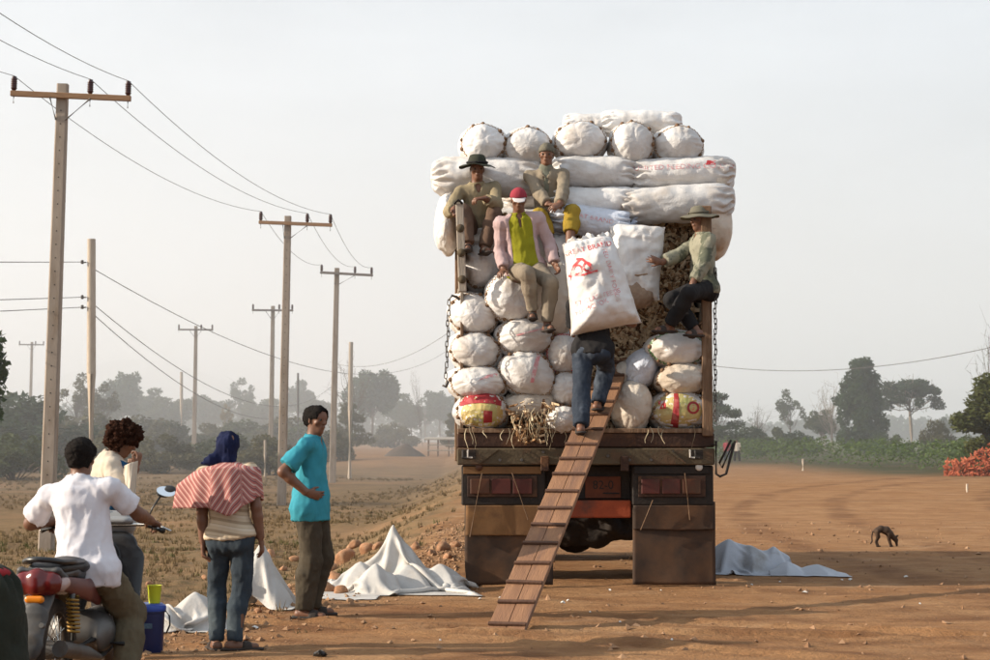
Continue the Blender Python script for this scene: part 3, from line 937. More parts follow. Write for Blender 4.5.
# cab
cz = Sdf((-1.25, 3.4, 0.4), (1.25, 4.95, 2.75), 0.03)
cz.box((0, 4.16, 1.55), (1.12, 0.58, 1.05), np.eye(3), 0.14)
cz.box((0, 4.16, 0.75), (1.16, 0.66, 0.25), np.eye(3), 0.06, k=0.03)
for s in (-1, 1):
    Rx = np.array(Matrix.Rotation(PI / 2, 3, 'Y'))
    cz.cap((s * 0.8, 3.95, 0.45), (s * 1.4, 3.95, 0.45), 0.56, cut=True)
cabo = cz.build('cab', M_cab, truck, 2)
bpanel('windscreen', -0.95, 0.95, 1.6, 2.3, 4.735, 4.75, M_glass, 0.004, cabo)
for s in (-1, 1):
    bpanel('side_window', s * 1.126 - 0.006, s * 1.126 + 0.006, 1.65, 2.3, 3.9, 4.5, M_glass, 0.003, cabo)
    MB().ball((s * 0.85, 4.83, 0.85), 0.1, 8, (1, 0.4, 1)).build('headlight', M_white, cabo, smooth=True)
bpanel('bumper', -1.18, 1.18, 0.45, 0.68, 4.84, 4.94, M_steel, 0.02, cabo)

# ---------------------------------------------------------------- chains
lm = []
for k in range(12):
    w = 2 * PI * k / 12
    lm.append(Vector((0.0135 * math.cos(w), 0, 0.017 * math.copysign(1, math.sin(w)) * (abs(math.sin(w)) > 0.01) + 0.0135 * math.sin(w))))
lmb = MB()
n_, mm_ = 12, 6
for i in range(n_):
    t = (lm[(i + 1) % n_] - lm[i - 1]).normalized(); a = Vector((0, 1, 0)); b = t.cross(a)
    for j in range(mm_):
        w = 2 * PI * j / mm_; lmb.v.append(tuple(lm[i] + (a * math.cos(w) + b * math.sin(w)) * 0.0052))
for i in range(n_):
    for j in range(mm_):
        lmb.f.append((i * mm_ + j, i * mm_ + (j + 1) % mm_, ((i + 1) % n_) * mm_ + (j + 1) % mm_, ((i + 1) % n_) * mm_ + j))
link_me = lmb.mesh('link', True); link_me.materials.append(M_steel)
def chain(p, q, label, hook=False):
    p, q = Vector(p), Vector(q)
    c = thing('hanging_chain', p, label, 'chain', 'chains hanging at the truck corners')
    L = (q - p).length; n = int(L / 0.0485)
    for k in range(n):
        t = (k + 0.5) / n
        o = link('link', link_me, None, c, (q - p) * t + Vector((0.006 * math.sin(k * 1.3), 0.004 * math.cos(k), 0)), (0.1 * math.sin(k * 2.1), 0.06 * math.sin(k), 0.5 + (PI / 2) * (k % 2)))
    if hook:
        e = q - p
        MB().tube([e, e + Vector((0.015, 0, -0.04)), e + Vector((0.0, 0, -0.085)), e + Vector((-0.035, 0, -0.07))], [0.016, 0.02, 0.016, 0.01], 8).build('hook', M_steel, c, smooth=True)
    return c
ch1 = chain(W(449, 300, 17.42), W(446, 378, 17.42), 'rusty chain with a hook hanging free left of the sacks', True)
MB().tube([(0, 0, 0), (0.03, 0.03, 0.045), (0.07, 0.05, 0.035), (0.1, 0.08, 0.01)], 0.014, 6).build('chain_ring', M_steel, ch1, smooth=True)
chain(W(715.3, 268, 17.42), W(715.0, 421, 17.42), 'long dark chain hanging down the right corner post')

# ---------------------------------------------------------------- plank ramp
R0, R1 = W(506, 631, 13.5), W(622, 347, 18.45)
R0.z = 0.03
rd = (R1 - R0); RL = rd.length; rd.normalize()
rs = Vector((rd.y, -rd.x, 0)).normalized(); ru = rs.cross(rd)
RM = Matrix((rs, rd, ru)).transposed()
M_ramp = mat('ramp_plank', (0.30, 0.155, 0.080), (0.20, 0.100, 0.055), scale=3, stretch=(6, 0.6, 6), bump=0.35, bscale=22, c3=(0.16, 0.085, 0.055), s3=1.4, rough=0.75)
M_bat = mat('ramp_batten', (0.11, 0.055, 0.032), (0.07, 0.036, 0.024), scale=6, bump=0.3)
ramp = thing('plank_ramp', R0, 'narrow wooden plank ramp with cross battens, leaning from the dirt up to the load', 'ramp')
ramp.rotation_euler = RM.to_euler()
for s in (-1, 1):
    MB().box((s * 0.0735, RL / 2, -0.012 + 0.001 * s), (0.143, RL, 0.042), None, 0.004).build('plank', M_ramp, ramp)
bt = MB().box((0, 0, 0), (0.292, 0.034, 0.022), None, 0.004).mesh('batten'); bt.materials.append(M_bat)
for k in range(18):
    link('batten', bt, None, ramp, (0.002 * math.sin(k * 3), 0.05 + 0.318 * k + 0.012 * math.sin(k * 1.7), 0.021), (0, 0, 0.03 * math.sin(k * 2.3)))
def ramp_pt(t, side=0.0, up=0.0):
    return R0 + rd * t + rs * side + ru * up
def ramp_at_row(py):
    lo, hi = 0.0, RL
    for _ in range(40):
        m = (lo + hi) / 2; p = ramp_pt(m, 0, 0.02)
        v = Vector(p) - Vector((0, 0, CAMZ))
        cyp, syp = math.cos(PITCH), math.sin(PITCH)
        zz = v.y * cyp + v.z * syp; yy = -v.y * syp + v.z * cyp
        row = 330 - FPX * yy / zz
        if row > py: lo = m
        else: hi = m
    return lo

# ---------------------------------------------------------------- sacks
M_sack = mat('woven_sack_white', (0.70, 0.675, 0.65), (0.58, 0.555, 0.53), scale=5, rough=0.5, bump=0.25, bscale=70, c3=(0.42, 0.33, 0.25), s3=2.4, t3=(0.50, 0.76), rnd=0.10, spec=0.35)
M_sackd = mat('woven_sack_dusty', (0.64, 0.57, 0.49), (0.52, 0.45, 0.37), scale=5, rough=0.7, bump=0.25, bscale=60, c3=(0.34, 0.25, 0.17), s3=2.2, t3=(0.48, 0.72), rnd=0.05)
M_sackb = mat('woven_sack_bluish', (0.60, 0.63, 0.70), (0.50, 0.53, 0.60), scale=5, rough=0.55, bump=0.25, bscale=60, c3=(0.42, 0.38, 0.34), s3=2.0, spec=0.4)
M_sackbr = mat('woven_sack_brown', (0.36, 0.26, 0.18), (0.24, 0.16, 0.11), scale=6, rough=0.8, bump=0.3, bscale=50, c3=(0.55, 0.45, 0.36), s3=2.5)
M_yel = mat('printed_sack_yellow', (0.44, 0.30, 0.085), (0.52, 0.42, 0.22), scale=6, rough=0.55, c3=(0.36, 0.36, 0.12), s3=3.0)
M_red = mat('sack_print_red', (0.60, 0.045, 0.05), (0.52, 0.05, 0.055), scale=12, rough=0.6, c3=(0.64, 0.42, 0.40), s3=16, t3=(0.50, 0.60))
M_redd = mat('sack_print_crimson', (0.34, 0.028, 0.032), (0.28, 0.03, 0.035), scale=10, rough=0.6, c3=(0.48, 0.20, 0.16), s3=7)
M_redf = mat('sack_print_faded', (0.58, 0.20, 0.22), (0.64, 0.36, 0.36), scale=14, rough=0.6, c3=(0.66, 0.56, 0.54), s3=17, t3=(0.48, 0.58))
M_chip_d = mat('gap_brown', (0.13, 0.07, 0.04), (0.22, 0.13, 0.07), scale=20)
M_thread = mat('sack_thread', (0.26, 0.16, 0.09), (0.40, 0.28, 0.18), scale=20)
M_threadg = mat('green_thread', (0.08, 0.22, 0.07), (0.14, 0.26, 0.10), scale=20)
SACKS = 'white cassava sacks heaped on the truck'
from mathutils.bvhtree import BVHTree

def sack_np(L, rx, ry, seed, p=3.2, pleat=0.012, lump=0.10, nu=96, nv=72, neck=None, crease=0.05):
    """stuffed sack along local z; rx, ry half widths; neck squeezes the +z end into a tied collar"""
    u = np.linspace(0, 2 * PI, nu, endpoint=False)
    t = np.linspace(0, 1, nv)
    v = 0.5 - 0.5 * np.cos(PI * t)
    s = 2 * v - 1
    r = np.maximum(1 - np.abs(s) ** p, 0) ** (1 / 2.3)
    U, S = np.meshgrid(u, s, indexing='ij')
    Rr = np.broadcast_to(r, U.shape).copy()
    if neck:
        w = np.clip((S - (1 - neck)) / neck, 0, 1)
        prof = np.where(w < 0.55, 1 - 0.74 * np.sin(np.clip(w / 0.55, 0, 1) * PI / 2) ** 2, 0.26 + 0.42 * (w - 0.55) / 0.45)
        base = (np.maximum(1 - np.abs(1 - neck) ** p, 0)) ** (1 / 2.3)
        Rr = np.where(w > 0, base * prof * (1 + 0.16 * np.sin(9 * U + seed) * (w > 0.3)), Rr)
    x, y, z = rx * Rr * np.cos(U), ry * Rr * np.sin(U), L / 2 * S
    D = np.stack([np.cos(U) * Rr * 1.1, np.sin(U) * Rr * 1.1, S * L / (rx + ry)], -1)
    so = np.array([seed * 1.7, seed * 2.9, seed * 0.37])
    Dw = D + 0.35 * (np.stack([vn(D * 1.7 + so + 9), vn(D * 1.7 + so + 17), vn(D * 1.7 + so + 23)], -1) - 0.5)
    e = lump * (fbm(D * 1.1 + so, 2) - 0.5) * 2.6 - crease * (ridge(Dw * 1.6 + so, 1) ** 2.5 - 0.4) * 0.9 - 0.024 * (ridge(Dw * 3.6 + so, 2) ** 3 - 0.3) - 0.014 * (ridge(Dw * 9 + so, 1) ** 2 - 0.4)
    e = e + 0.045 * (facet(D * 1.5 + so) - 0.5) + 0.022 * (facet(D * 4.1 + so + 5) - 0.5)
    endw = np.clip((np.abs(S) - 0.55) / 0.25, 0, 1) * np.clip((Rr - 0.35) / 0.4, 0, 1)
    e = e + pleat / max(rx, ry) * np.sin(U * 13 + 8 * fbm(D * 2 + so, 2) + seed) * endw
    k = 1 + e
    sc = min(rx, ry)
    # flat bearing faces where sacks press on each other
    V = np.stack([x * k, y * k, z * (1 + 0.5 * e)], -1)
    i = np.arange(nu * nv).reshape(nu, nv)
    j = np.roll(i, -1, axis=0)
    F = np.stack([i[:, :-1], j[:, :-1], j[:, 1:], i[:, 1:]], -1).reshape(-1, 4)
    return V.reshape(-1, 3), F

def pillow_np(w, h, t, seed, taper=0.0, nu=46, nv=60, ruffle=0.0, sag=0.0):
    """flat sewn sack standing in local xz, thickness in y"""
    a = np.linspace(-1, 1, nu); b = np.linspace(-1, 1, nv)
    a = np.sin(a * PI / 2); b = np.sin(b * PI / 2)
    A, B = np.meshgrid(a, b, indexing='ij')
    V = []
    for sgn in (-1, 1):
        th = np.maximum((1 - np.abs(A) ** 2.6) * (1 - np.abs(B) ** 5), 0) ** 0.5 * t / 2 * (1 - sag * B)
        P = np.stack([A * 1.5 + seed, B * 2.0, np.full_like(A, sgn * 0.7)], -1)
        th = th * (1 + 0.22 * (fbm(P * 1.2, 2) - 0.5) * 2) - 0.028 * (ridge(P * 1.6, 2) - 0.5) * (th > 0.02) - 0.010 * ridge(P * 4, 2) * (th > 0.02)
        th = th + (th > 0.02) * (0.05 * (facet(P * 1.3) - 0.5) + 0.02 * (facet(P * 3.3) - 0.5))
        pin = 1 - 0.09 * (1 - B ** 2) * np.abs(A) * 0 + 0.05 * (np.abs(B) ** 6)
        X = A * w / 2 * (1 - taper * (B + 1) / 2) * pin + 0.02 * (fbm(np.stack([B * 2 + seed, A * 0, A * 0], -1), 2) - 0.5)
        Z = B * h / 2 + 0.02 * (fbm(np.stack([A * 2 + seed + 5, A * 0, A * 0], -1), 2) - 0.5) * (np.abs(B) > 0.8)
        th = np.maximum(th, 0.004)
        if ruffle:
            wv = np.clip((B - 0.86) / 0.14, 0, 1)
            th = th + 0 * wv
            Y = sgn * th + ruffle * np.sin(A * 16 + seed) * wv
        else: Y = sgn * th
        V.append(np.stack([X, Y, Z], -1).reshape(-1, 3))
    n = nu * nv
    i = np.arange(n).reshape(nu, nv)
    q = np.stack([i[:-1, :-1], i[1:, :-1], i[1:, 1:], i[:-1, 1:]], -1).reshape(-1, 4)
    rim = np.concatenate([i[:, 0], i[-1, 1:], i[-2::-1, -1], i[0, -2:0:-1]])
    r2 = np.roll(rim, -1)
    F = np.concatenate([q, q[:, ::-1] + n, np.stack([r2, rim, rim + n, r2 + n], -1)])
    return np.concatenate(V), F

def place_sack(me_vf, c, R, m, label, name='cassava_sack'):
    me = mesh_np(name, *me_vf)
    o = link(name, me, m)
    o.matrix_basis = Matrix.Translation(c) @ R.to_4x4()
    return tag(o, label, 'sack', SACKS)

def world_bvh(o):
    M = o.matrix_basis
    return BVHTree.FromPolygons([M @ v.co for v in o.data.vertices], [tuple(p.vertices) for p in o.data.polygons])

def print_on(o, me, px, py, rz, m, name, off=0.004, sub=0.05, dcam=None):
    """lay flat lettering on the sack face that looks towards -Y: the print follows the cloth"""
    bvh = world_bvh(o)
    y0 = o.matrix_basis.translation.y
    c = W(px, py, y0 - 0.25 if dcam is None else dcam)
    bm = bmesh.new(); bm.from_mesh(me)
    bmesh.ops.triangulate(bm, faces=bm.faces)
    for _ in range(3):
        es = [e for e in bm.edges if e.calc_length() > sub]
        if not es: break
        bmesh.ops.subdivide_edges(bm, edges=es, cuts=1, use_grid_fill=False)
        bmesh.ops.triangulate(bm, faces=[f for f in bm.faces if len(f.verts) > 3])
    Rz = Matrix.Rotation(rz, 2)
    kill = []
    Mi = o.matrix_basis.inverted()
    for v in bm.verts:
        q = Rz @ Vector((v.co.x, v.co.y))
        hit = bvh.ray_cast(Vector((c.x + q.x, y0 - 2.0, c.z + q.y)), Vector((0, 1, 0)))
        if hit[0] is None: kill.append(v)
        else: v.co = Mi @ (hit[0] + Vector((0, -off, 0)))
    bmesh.ops.delete(bm, geom=kill, context='VERTS')
    bm.to_mesh(me); bm.free()
    return link(name, me, m, o)

def text_on(o, txt, size, px, py, rz, m, xs=1.0, name='printed_lettering'):
    return print_on(o, flat_text(txt, size, name, None, None, None, xs=xs), px, py, rz, m, name)

def shape_me(polys):
    q = MB()
    for p in polys: q.add([(x, y, 0) for x, y in p], [tuple(range(len(p)))])
    return q.mesh('print')

def stitch(o, r_frac, m, seed, z_end, wav=0.02, n=150):
    """running stitch round the sewn-on end of a bundle, laid on the cloth"""
    me = o.data
    co = np.array([v.co for v in me.vertices])
    nv = 72
    k = int(np.argmin(np.abs((0.5 - 0.5 * np.cos(PI * np.linspace(0, 1, nv))) * 2 - 1 - z_end)))
    ring = co.reshape(-1, nv, 3)[:, k - 1:k + 2]
    nu = ring.shape[0]
    pts = []
    for i in range(n + 1):
        f = (i / n * nu) % nu; a = int(f); b = (a + 1) % nu; w = f - a
        j = 1 + (1 if (i % 4 in (1, 2)) else -1) * 1
        p = ring[a, j] * (1 - w) + ring[b, j] * w
        p = p * (1.008 if i % 2 else 0.992)
        pts.append(Vector(p))
    ho = MB()
    for i in range(0, n, 11):
        p = (pts[i] + pts[i + 3]) * 0.5 * 1.004
        if (i * 7 + seed) % 3: ho.ball(p, 0.013 + 0.006 * ((i + seed) % 3), 4, (1, 1, 1.3))
    h = ho.build('stitch_gaps', M_chip_d, o, smooth=True); h['kind'] = 'stuff'
    return MB().tube(pts, 0.0055, 5).build('stitching', m, o)

def bundle(px, py, w, h, d, label, m=None, seed=1, rot=0.0, tilt=0.0, pan=0.0, L=0.95, p=2.7, st=True, stm=None, z_end=-0.62, lump=0.085):
    """sack lying with its sewn round end towards the back of the truck; d = depth of its front"""
    k = FPX / (d + 0.12)
    c = W(px, py, d + 0.12)
    c.y = d + L / 2
    R = Matrix.Rotation(pan, 3, 'Z') @ Matrix.Rotation(-PI / 2 + tilt, 3, 'X') @ Matrix.Rotation(rot, 3, 'Z')
    o = place_sack(sack_np(L, w / k / 2 * 1.08, h / k / 2 * 1.10, seed, p=p, lump=lump, pleat=0.004), c, R, m or M_sack, label)
    if st: stitch(o, 0.8, stm or M_thread, seed, z_end)
    return o

def long_sack(px, py, w, h, d, label, m=None, seed=1, rz=0.0, p=5.5, yaw=0.0, depth=0.46, neck=None, pleat=0.02, flip=False, lump=0.07):
    """sack lying crosswise"""
    k = FPX / d
    c = W(px, py, d)
    R = Matrix.Rotation(yaw, 3, 'Z') @ Matrix.Rotation(-rz, 3, 'Y') @ Matrix.Rotation(-PI / 2 if flip else PI / 2, 3, 'Y')
    return place_sack(sack_np(w / k * 1.04, h / k / 2 * 1.12, depth / 2, seed, p=p, lump=lump, pleat=pleat, neck=neck), c, R, m or M_sack, label)

# rear wall, left of the ramp
sa = bundle(512, 296, 54, 51, 17.45, 'round white sack under the hand of the man in the red cap', seed=2, tilt=0.05)
sb = bundle(473, 314, 53, 44, 17.55, 'round white sack left of and just below the one under the red-capped man\'s hand', seed=3, rot=0.4)
sc_ = bundle(475, 350, 54, 40, 17.50, 'white sack at the left edge, third from the bottom of the left column', seed=4, rot=0.2)
sd = bundle(526, 337, 60, 39, 17.47, 'white sack with a thin red line, in the second column below the big round one', seed=5)
se = bundle(478, 382, 60, 37, 17.45, 'flattened white sack with faded red print resting on the red and yellow sack', seed=6)
sf = bundle(528, 373, 60, 45, 17.42, 'plump white sack with a red brushed mark, above the torn spilling sack', seed=7, rot=0.3)
sg = bundle(482, 411, 54, 41, 17.42, 'printed sack with red lettered band and yellow field at the bottom left corner', seed=8, m=M_sack)
sh = bundle(531, 405, 58, 31, 17.50, 'torn grey-white sack spilling straw and chips over the tailboard', M_sackd, seed=9, st=False)
si = bundle(565, 353, 40, 44, 17.50, 'white sack with red rim half hidden behind the carrier\'s jeans', seed=10, stm=M_red)
sj = bundle(566, 388, 38, 36, 17.48, 'white sack with loose flap at the carrier\'s knees, left of the ramp', seed=11)
sk = bundle(563, 420, 38, 32, 17.40, 'small crumpled white sack lowest beside the left edge of the ramp', seed=12)
# right of the ramp
sl = bundle(642, 369, 32, 44, 17.60, 'bluish white sack leaning beside the top of the ramp', M_sackb, seed=13, rot=0.5, st=False)
sl2 = bundle(626, 377, 26, 32, 17.75, 'small pale sack wedged between ramp top and bluish sack', M_sackd, seed=33, rot=0.2, st=False)
sm_ = bundle(633, 408, 40, 52, 17.47, 'upright dusty white sack standing against the right edge of the ramp', M_sackd, seed=14, st=False, p=3.6)
sn = bundle(678, 349, 60, 36, 17.45, 'white sack with green zigzag stitching, topmost of the right-hand stack', seed=15, stm=M_threadg)
so_ = bundle(684, 379, 58, 33, 17.45, 'dusty white sack in the middle of the right-hand stack', M_sackd, seed=16)
sp_ = bundle(681, 411, 60, 42, 17.45, 'yellow sack with red stripe and badge at the bottom right corner', M_sack, seed=17)
# behind the seated men
sq = bundle(481, 266, 40, 48, 17.75, 'round white sack behind the whitish gate post', seed=18)
sr = long_sack(549, 300, 44, 74, 17.80, 'tall greyish sack behind the leg of the man in the red cap', M_sackd, seed=19, depth=0.5)
sr2 = long_sack(562, 268, 34, 60, 17.9, 'white sack standing behind the carried sack, on its left', M_sack, seed=34, depth=0.45)
# crosswise rows at the top
s1 = long_sack(594, 173.5, 86, 31, 18.30, 'long white sack lying behind the knit-capped man\'s shoulder, left of the red lettered one', seed=20)
s2 = long_sack(682, 174.5, 104, 31, 18.30, 'long white sack with red lettering along its top, upper right', seed=21, rz=0.03)
s3 = long_sack(592, 203.5, 92, 29, 18.15, 'pleated white sack lying directly under the long upper middle one', seed=22, pleat=0.035)
s4 = long_sack(676, 204.5, 116, 34, 18.10, 'longest white sack at right, lying over the cassava chips', seed=23, rz=0.06, neck=None)
s5 = long_sack(592, 222, 84, 27, 17.95, 'tied white sack with red print just above the carried sack', M_sackb, seed=24, rz=-0.12, neck=0.22, pleat=0.03)
s6 = bundle(717, 222, 36, 62, 17.95, 'dark dusty sack end bulging beyond the right gate post', M_sackd, seed=25, st=False, L=1.1)
s6b = bundle(721, 178, 24, 34, 18.1, 'dusty sack end at the upper right corner beside the lettered sack', M_sackd, seed=35, st=False)
s7 = bundle(447, 221, 26, 54, 17.85, 'pale sack end bulging beyond the left gate post', M_sack, seed=26, st=False, L=1.0)
s8 = long_sack(487, 177, 108, 36, 18.35, 'long white sack behind the man in the dark wide-brimmed hat', seed=27)
s9 = long_sack(518, 246, 112, 40, 18.12, 'white sack on which the two men with hat and knit cap sit', seed=28)
# top row
t1 = bundle(484, 142, 47, 40, 18.15, 'leftmost round sack of the top row', seed=29, L=0.9)
t2 = bundle(529, 145, 50, 41, 18.15, 'second round sack from the left in the top row, above the grey knit cap', seed=30, L=0.9)
t3 = bundle(581, 139.5, 55, 39, 18.15, 'middle sack of the top row with dark stitched rim', seed=31, L=0.9)
t4 = bundle(633, 142.5, 45, 46, 18.10, 'fourth sack of the top row with brown stitch holes round its rim', seed=32, L=0.9)
t5 = bundle(679, 144.5, 52, 40, 18.15, 'rightmost round sack of the top row', seed=36, L=0.9)
t6 = long_sack(640, 124, 84, 24, 18.95, 'white sack lying behind the top row, showing above its right half', seed=37)
t7 = long_sack(588, 125, 50, 20, 19.0, 'white sack peeping out between the middle sacks of the top row', seed=38)
# deeper rows that carry the top of the load
for k, (x, y, z, ry) in enumerate([(-0.62, 19.4, 3.75, 0), (0.45, 19.4, 3.78, 0), (-0.5, 20.1, 3.74, 0.1), (0.6, 20.1, 3.76, -0.1), (-0.55, 20.6, 3.72, 0), (0.55, 20.62, 3.74, 0), (-0.3, 19.6, 4.08, 0.1), (0.55, 19.9, 4.1, 0), (-0.1, 20.3, 4.06, 0)]):
    R = Matrix.Rotation(ry, 3, 'Z') @ Matrix.Rotation(PI / 2, 3, 'Y')
    place_sack(sack_np(1.15, 0.17, 0.26, 50 + k, p=5), Vector((TX0 + x, y, z)), R, M_sack, 'white sack deep in the load, hidden behind the rear rows')

# prints
band = shape_me([[(0.30 * math.cos(w) , 0.19 * math.sin(w)) for w in np.linspace(0.35, PI - 0.35, 14)] + [(0.25 * math.cos(w), 0.085 * math.sin(w) + 0.0) for w in np.linspace(PI - 0.5, 0.5, 14)]])
fld_me = shape_me([[(0.205 * math.cos(w), 0.165 * math.sin(w)) for w in np.linspace(0, 2 * PI, 28, endpoint=False)]])
print_on(sg, fld_me, 482, 414, 0, M_yel, 'printed_field', 0.004)
bq = shape_me([[(-0.205, 0.035), (-0.205, 0.10), (-0.15, 0.165), (-0.05, 0.19), (0.06, 0.19), (0.16, 0.16), (0.20, 0.10), (0.20, 0.035), (0.1, 0.06), (0.0, 0.066), (-0.1, 0.06)]])
print_on(sg, bq, 481, 410, 0, M_redd, 'printed_band', 0.008)
text_on(sg, 'HOUO', 0.085, 480, 400, 0.05, M_sack, 1.5)
print_on(sg, shape_me([[(-0.035, -0.06), (0.05, -0.055), (0.055, 0.055), (-0.03, 0.06)]]), 487, 417, 0, M_redd, 'printed_panel', 0.009)
fl2 = shape_me([[(0.235 * math.cos(w), 0.17 * math.sin(w)) for w in np.linspace(0, 2 * PI, 28, endpoint=False)]])
print_on(sp_, fl2, 676, 411, 0, M_yel, 'printed_field', 0.004)
print_on(sp_, shape_me([[(-0.035, -0.16), (0.045, -0.165), (0.03, 0.17), (-0.01, 0.17)]]), 673, 411, -0.05, M_redd, 'printed_stripe', 0.008)
rg = [(0.062 * math.cos(w), 0.062 * math.sin(w)) for w in np.linspace(0, 2 * PI, 20)]
ri = [(0.04 * math.cos(w), 0.04 * math.sin(w)) for w in np.linspace(2 * PI, 0, 20)]
print_on(sp_, shape_me([[rg[i], rg[i + 1], ri[18 - i], ri[19 - i]] for i in range(19)]), 691, 408, 0, M_redd, 'printed_badge', 0.008)
text_on(sp_, '3', 0.07, 691, 408, 0, M_red)
print_on(sp_, shape_me([[(-0.03, -0.04), (0.03, -0.04), (0.03, 0.04), (-0.03, 0.04)]]), 661, 405, 0.1, M_red, 'printed_mark', 0.008)
print_on(sf, shape_me([[(-0.035, -0.14), (0.0, -0.14), (0.05, 0.11), (0.075, 0.17), (0.02, 0.15), (-0.01, 0.02)]]), 534, 369, -0.05, M_redf, 'red_mark', 0.004)
print_on(se, shape_me([[(-0.10, -0.015), (0.09, 0.0), (0.10, 0.03), (0.0, 0.025)]]), 488, 378, 0.15, M_redf, 'red_mark', 0.004)
print_on(sd, shape_me([[(-0.17, -0.035), (0.17, 0.035), (0.17, 0.05), (-0.17, -0.02)]]), 533, 333, 0.05, M_redf, 'red_mark', 0.004)
text_on(s2, 'UNITED FEEDING CO.,LTD.', 0.075, 686, 166, 0.03, M_redf, 1.15)
print_on(s2, shape_me([[(-0.05, -0.02), (0.05, -0.02), (0.06, 0.025), (-0.03, 0.03)]]), 711, 162, 0.05, M_red, 'printed_mark')
text_on(s5, 'GREAT BRAND', 0.06, 590, 217, -0.2, M_redf, 1.2)

# standing sack held by the man in the boonie hat
stand = place_sack(pillow_np(0.47, 0.74, 0.34, 4, taper=-0.14), W(636, 262, 17.72), Matrix.Rotation(0.05, 3, 'Y') @ Matrix.Rotation(-0.1, 3, 'X'), M_sack, 'upright white sack with dirty gathered foot, held by the man in the camouflage shirt')
tie = MB()
c0 = [Vector((0.21 * math.cos(w), 0.155 * math.sin(w), -0.15 + 0.012 * math.sin(5 * w))) for w in np.linspace(0, 2 * PI, 41)]
tie.tube(c0, 0.008, 5, caps=False).build('tie_cord', M_thread, stand, smooth=True)
foot = sack_np(0.34, 0.205, 0.15, 77, p=2.4)
link('gathered_foot', mesh_np('gathered_foot', *foot), M_sackbr, stand, (0, 0, -0.30))

# ---------------------------------------------------------------- loose cassava chips
def chip_cloud(n, fn, seed, size=(0.05, 0.10)):
    r = np.random.RandomState(seed)
    base = np.array([(-1, -.5, -.3), (1, -.35, -.3), (1.1, .4, -.2), (-.9, .5, -.3), (-.8, -.4, .3), (.9, -.3, .35), (.8, .45, .3), (-1.1, .35, .25)]) * np.array([0.5, 0.42, 0.34])
    bf = np.array([(0, 3, 2, 1), (4, 5, 6, 7), (0, 1, 5, 4), (1, 2, 6, 5), (2, 3, 7, 6), (3, 0, 4, 7)])
    C = fn(r, n)
    q = r.randn(n, 4); q /= np.linalg.norm(q, axis=1)[:, None]
    w, x, y, z = q.T
    R = np.stack([1 - 2 * (y * y + z * z), 2 * (x * y - z * w), 2 * (x * z + y * w), 2 * (x * y + z * w), 1 - 2 * (x * x + z * z), 2 * (y * z - x * w), 2 * (x * z - y * w), 2 * (y * z + x * w), 1 - 2 * (x * x + y * y)], -1).reshape(n, 3, 3)
    s = r.uniform(size[0], size[1], n)[:, None] * np.stack([r.uniform(.7, 1.4, n), r.uniform(.6, 1.1, n), r.uniform(.5, 1.0, n)], -1)
    V = np.einsum('nij,nkj->nki', R, base[None] * s[:, None]) + C[:, None]
    F = bf[None] + (np.arange(n) * 8)[:, None, None]
    return V.reshape(-1, 3), F.reshape(-1, 4)
M_chip = [mat('chip_cream', (0.74, 0.58, 0.39), (0.56, 0.40, 0.24), scale=14), mat('chip_brown', (0.36, 0.21, 0.10), (0.23, 0.125, 0.06), scale=14), mat('chip_dark', (0.10, 0.05, 0.026), (0.15, 0.08, 0.04), scale=14)]
def heap_y(x, z):
    P = np.stack([np.asarray(x) * 2.2, np.asarray(z) * 2.2, np.zeros_like(x)], -1)
    return 17.92 + 0.26 * (np.asarray(z) - 1.45) + 0.18 * (fbm(P, 2) - 0.5) + 0.0 * x
hx = np.linspace(-1.15, 1.15, 40) + TX0; hz_ = np.linspace(1.46, 3.74, 40)
HX, HZ = np.meshgrid(hx, hz_, indexing='ij')
HY = heap_y(HX, HZ) + 0.03
fr = np.stack([HX, HY, HZ], -1).reshape(-1, 3)
bk = np.stack([HX, np.full_like(HX, 20.85), HZ - 0.0], -1).reshape(-1, 3)
ii = np.arange(1600).reshape(40, 40)
q = np.stack([ii[:-1, :-1], ii[1:, :-1], ii[1:, 1:], ii[:-1, 1:]], -1).reshape(-1, 4)
rim = np.concatenate([ii[:, 0], ii[-1, 1:], ii[-2::-1, -1], ii[0, -2:0:-1]]); r2 = np.roll(rim, -1)
hf = np.concatenate([q, q[:, ::-1] + 1600, np.stack([r2, rim, rim + 1600, r2 + 1600], -1)])
Vc, Fc, mi = [fr, bk], [hf], [np.full(len(hf), 2)]
off = 3200
def heap_pts(r, n):
    x = r.uniform(-1.15, 1.15, n) + TX0; z = r.uniform(1.5, 3.74, n)
    return np.stack([x, heap_y(x, z) + r.uniform(-0.035, 0.035, n), z], -1)
for k, (n, sd_) in enumerate(((7200, 1), (2800, 2), (1100, 3))):
    v, f = chip_cloud(n, heap_pts, sd_, (0.05, 0.125))
    Vc.append(v); Fc.append(f + off); mi.append(np.full(len(f), k)); off += len(v)
hme = mesh_np('cassava_chips', np.concatenate(Vc), np.concatenate(Fc), smooth=False)
heap = link('cassava_chips', hme, M_chip)
hme.polygons.foreach_set('material_index', np.concatenate(mi).astype(np.int32))
tag(heap, 'loose brown and cream cassava chips filling the truck bed between the sacks', 'cassava chips', kind='stuff')
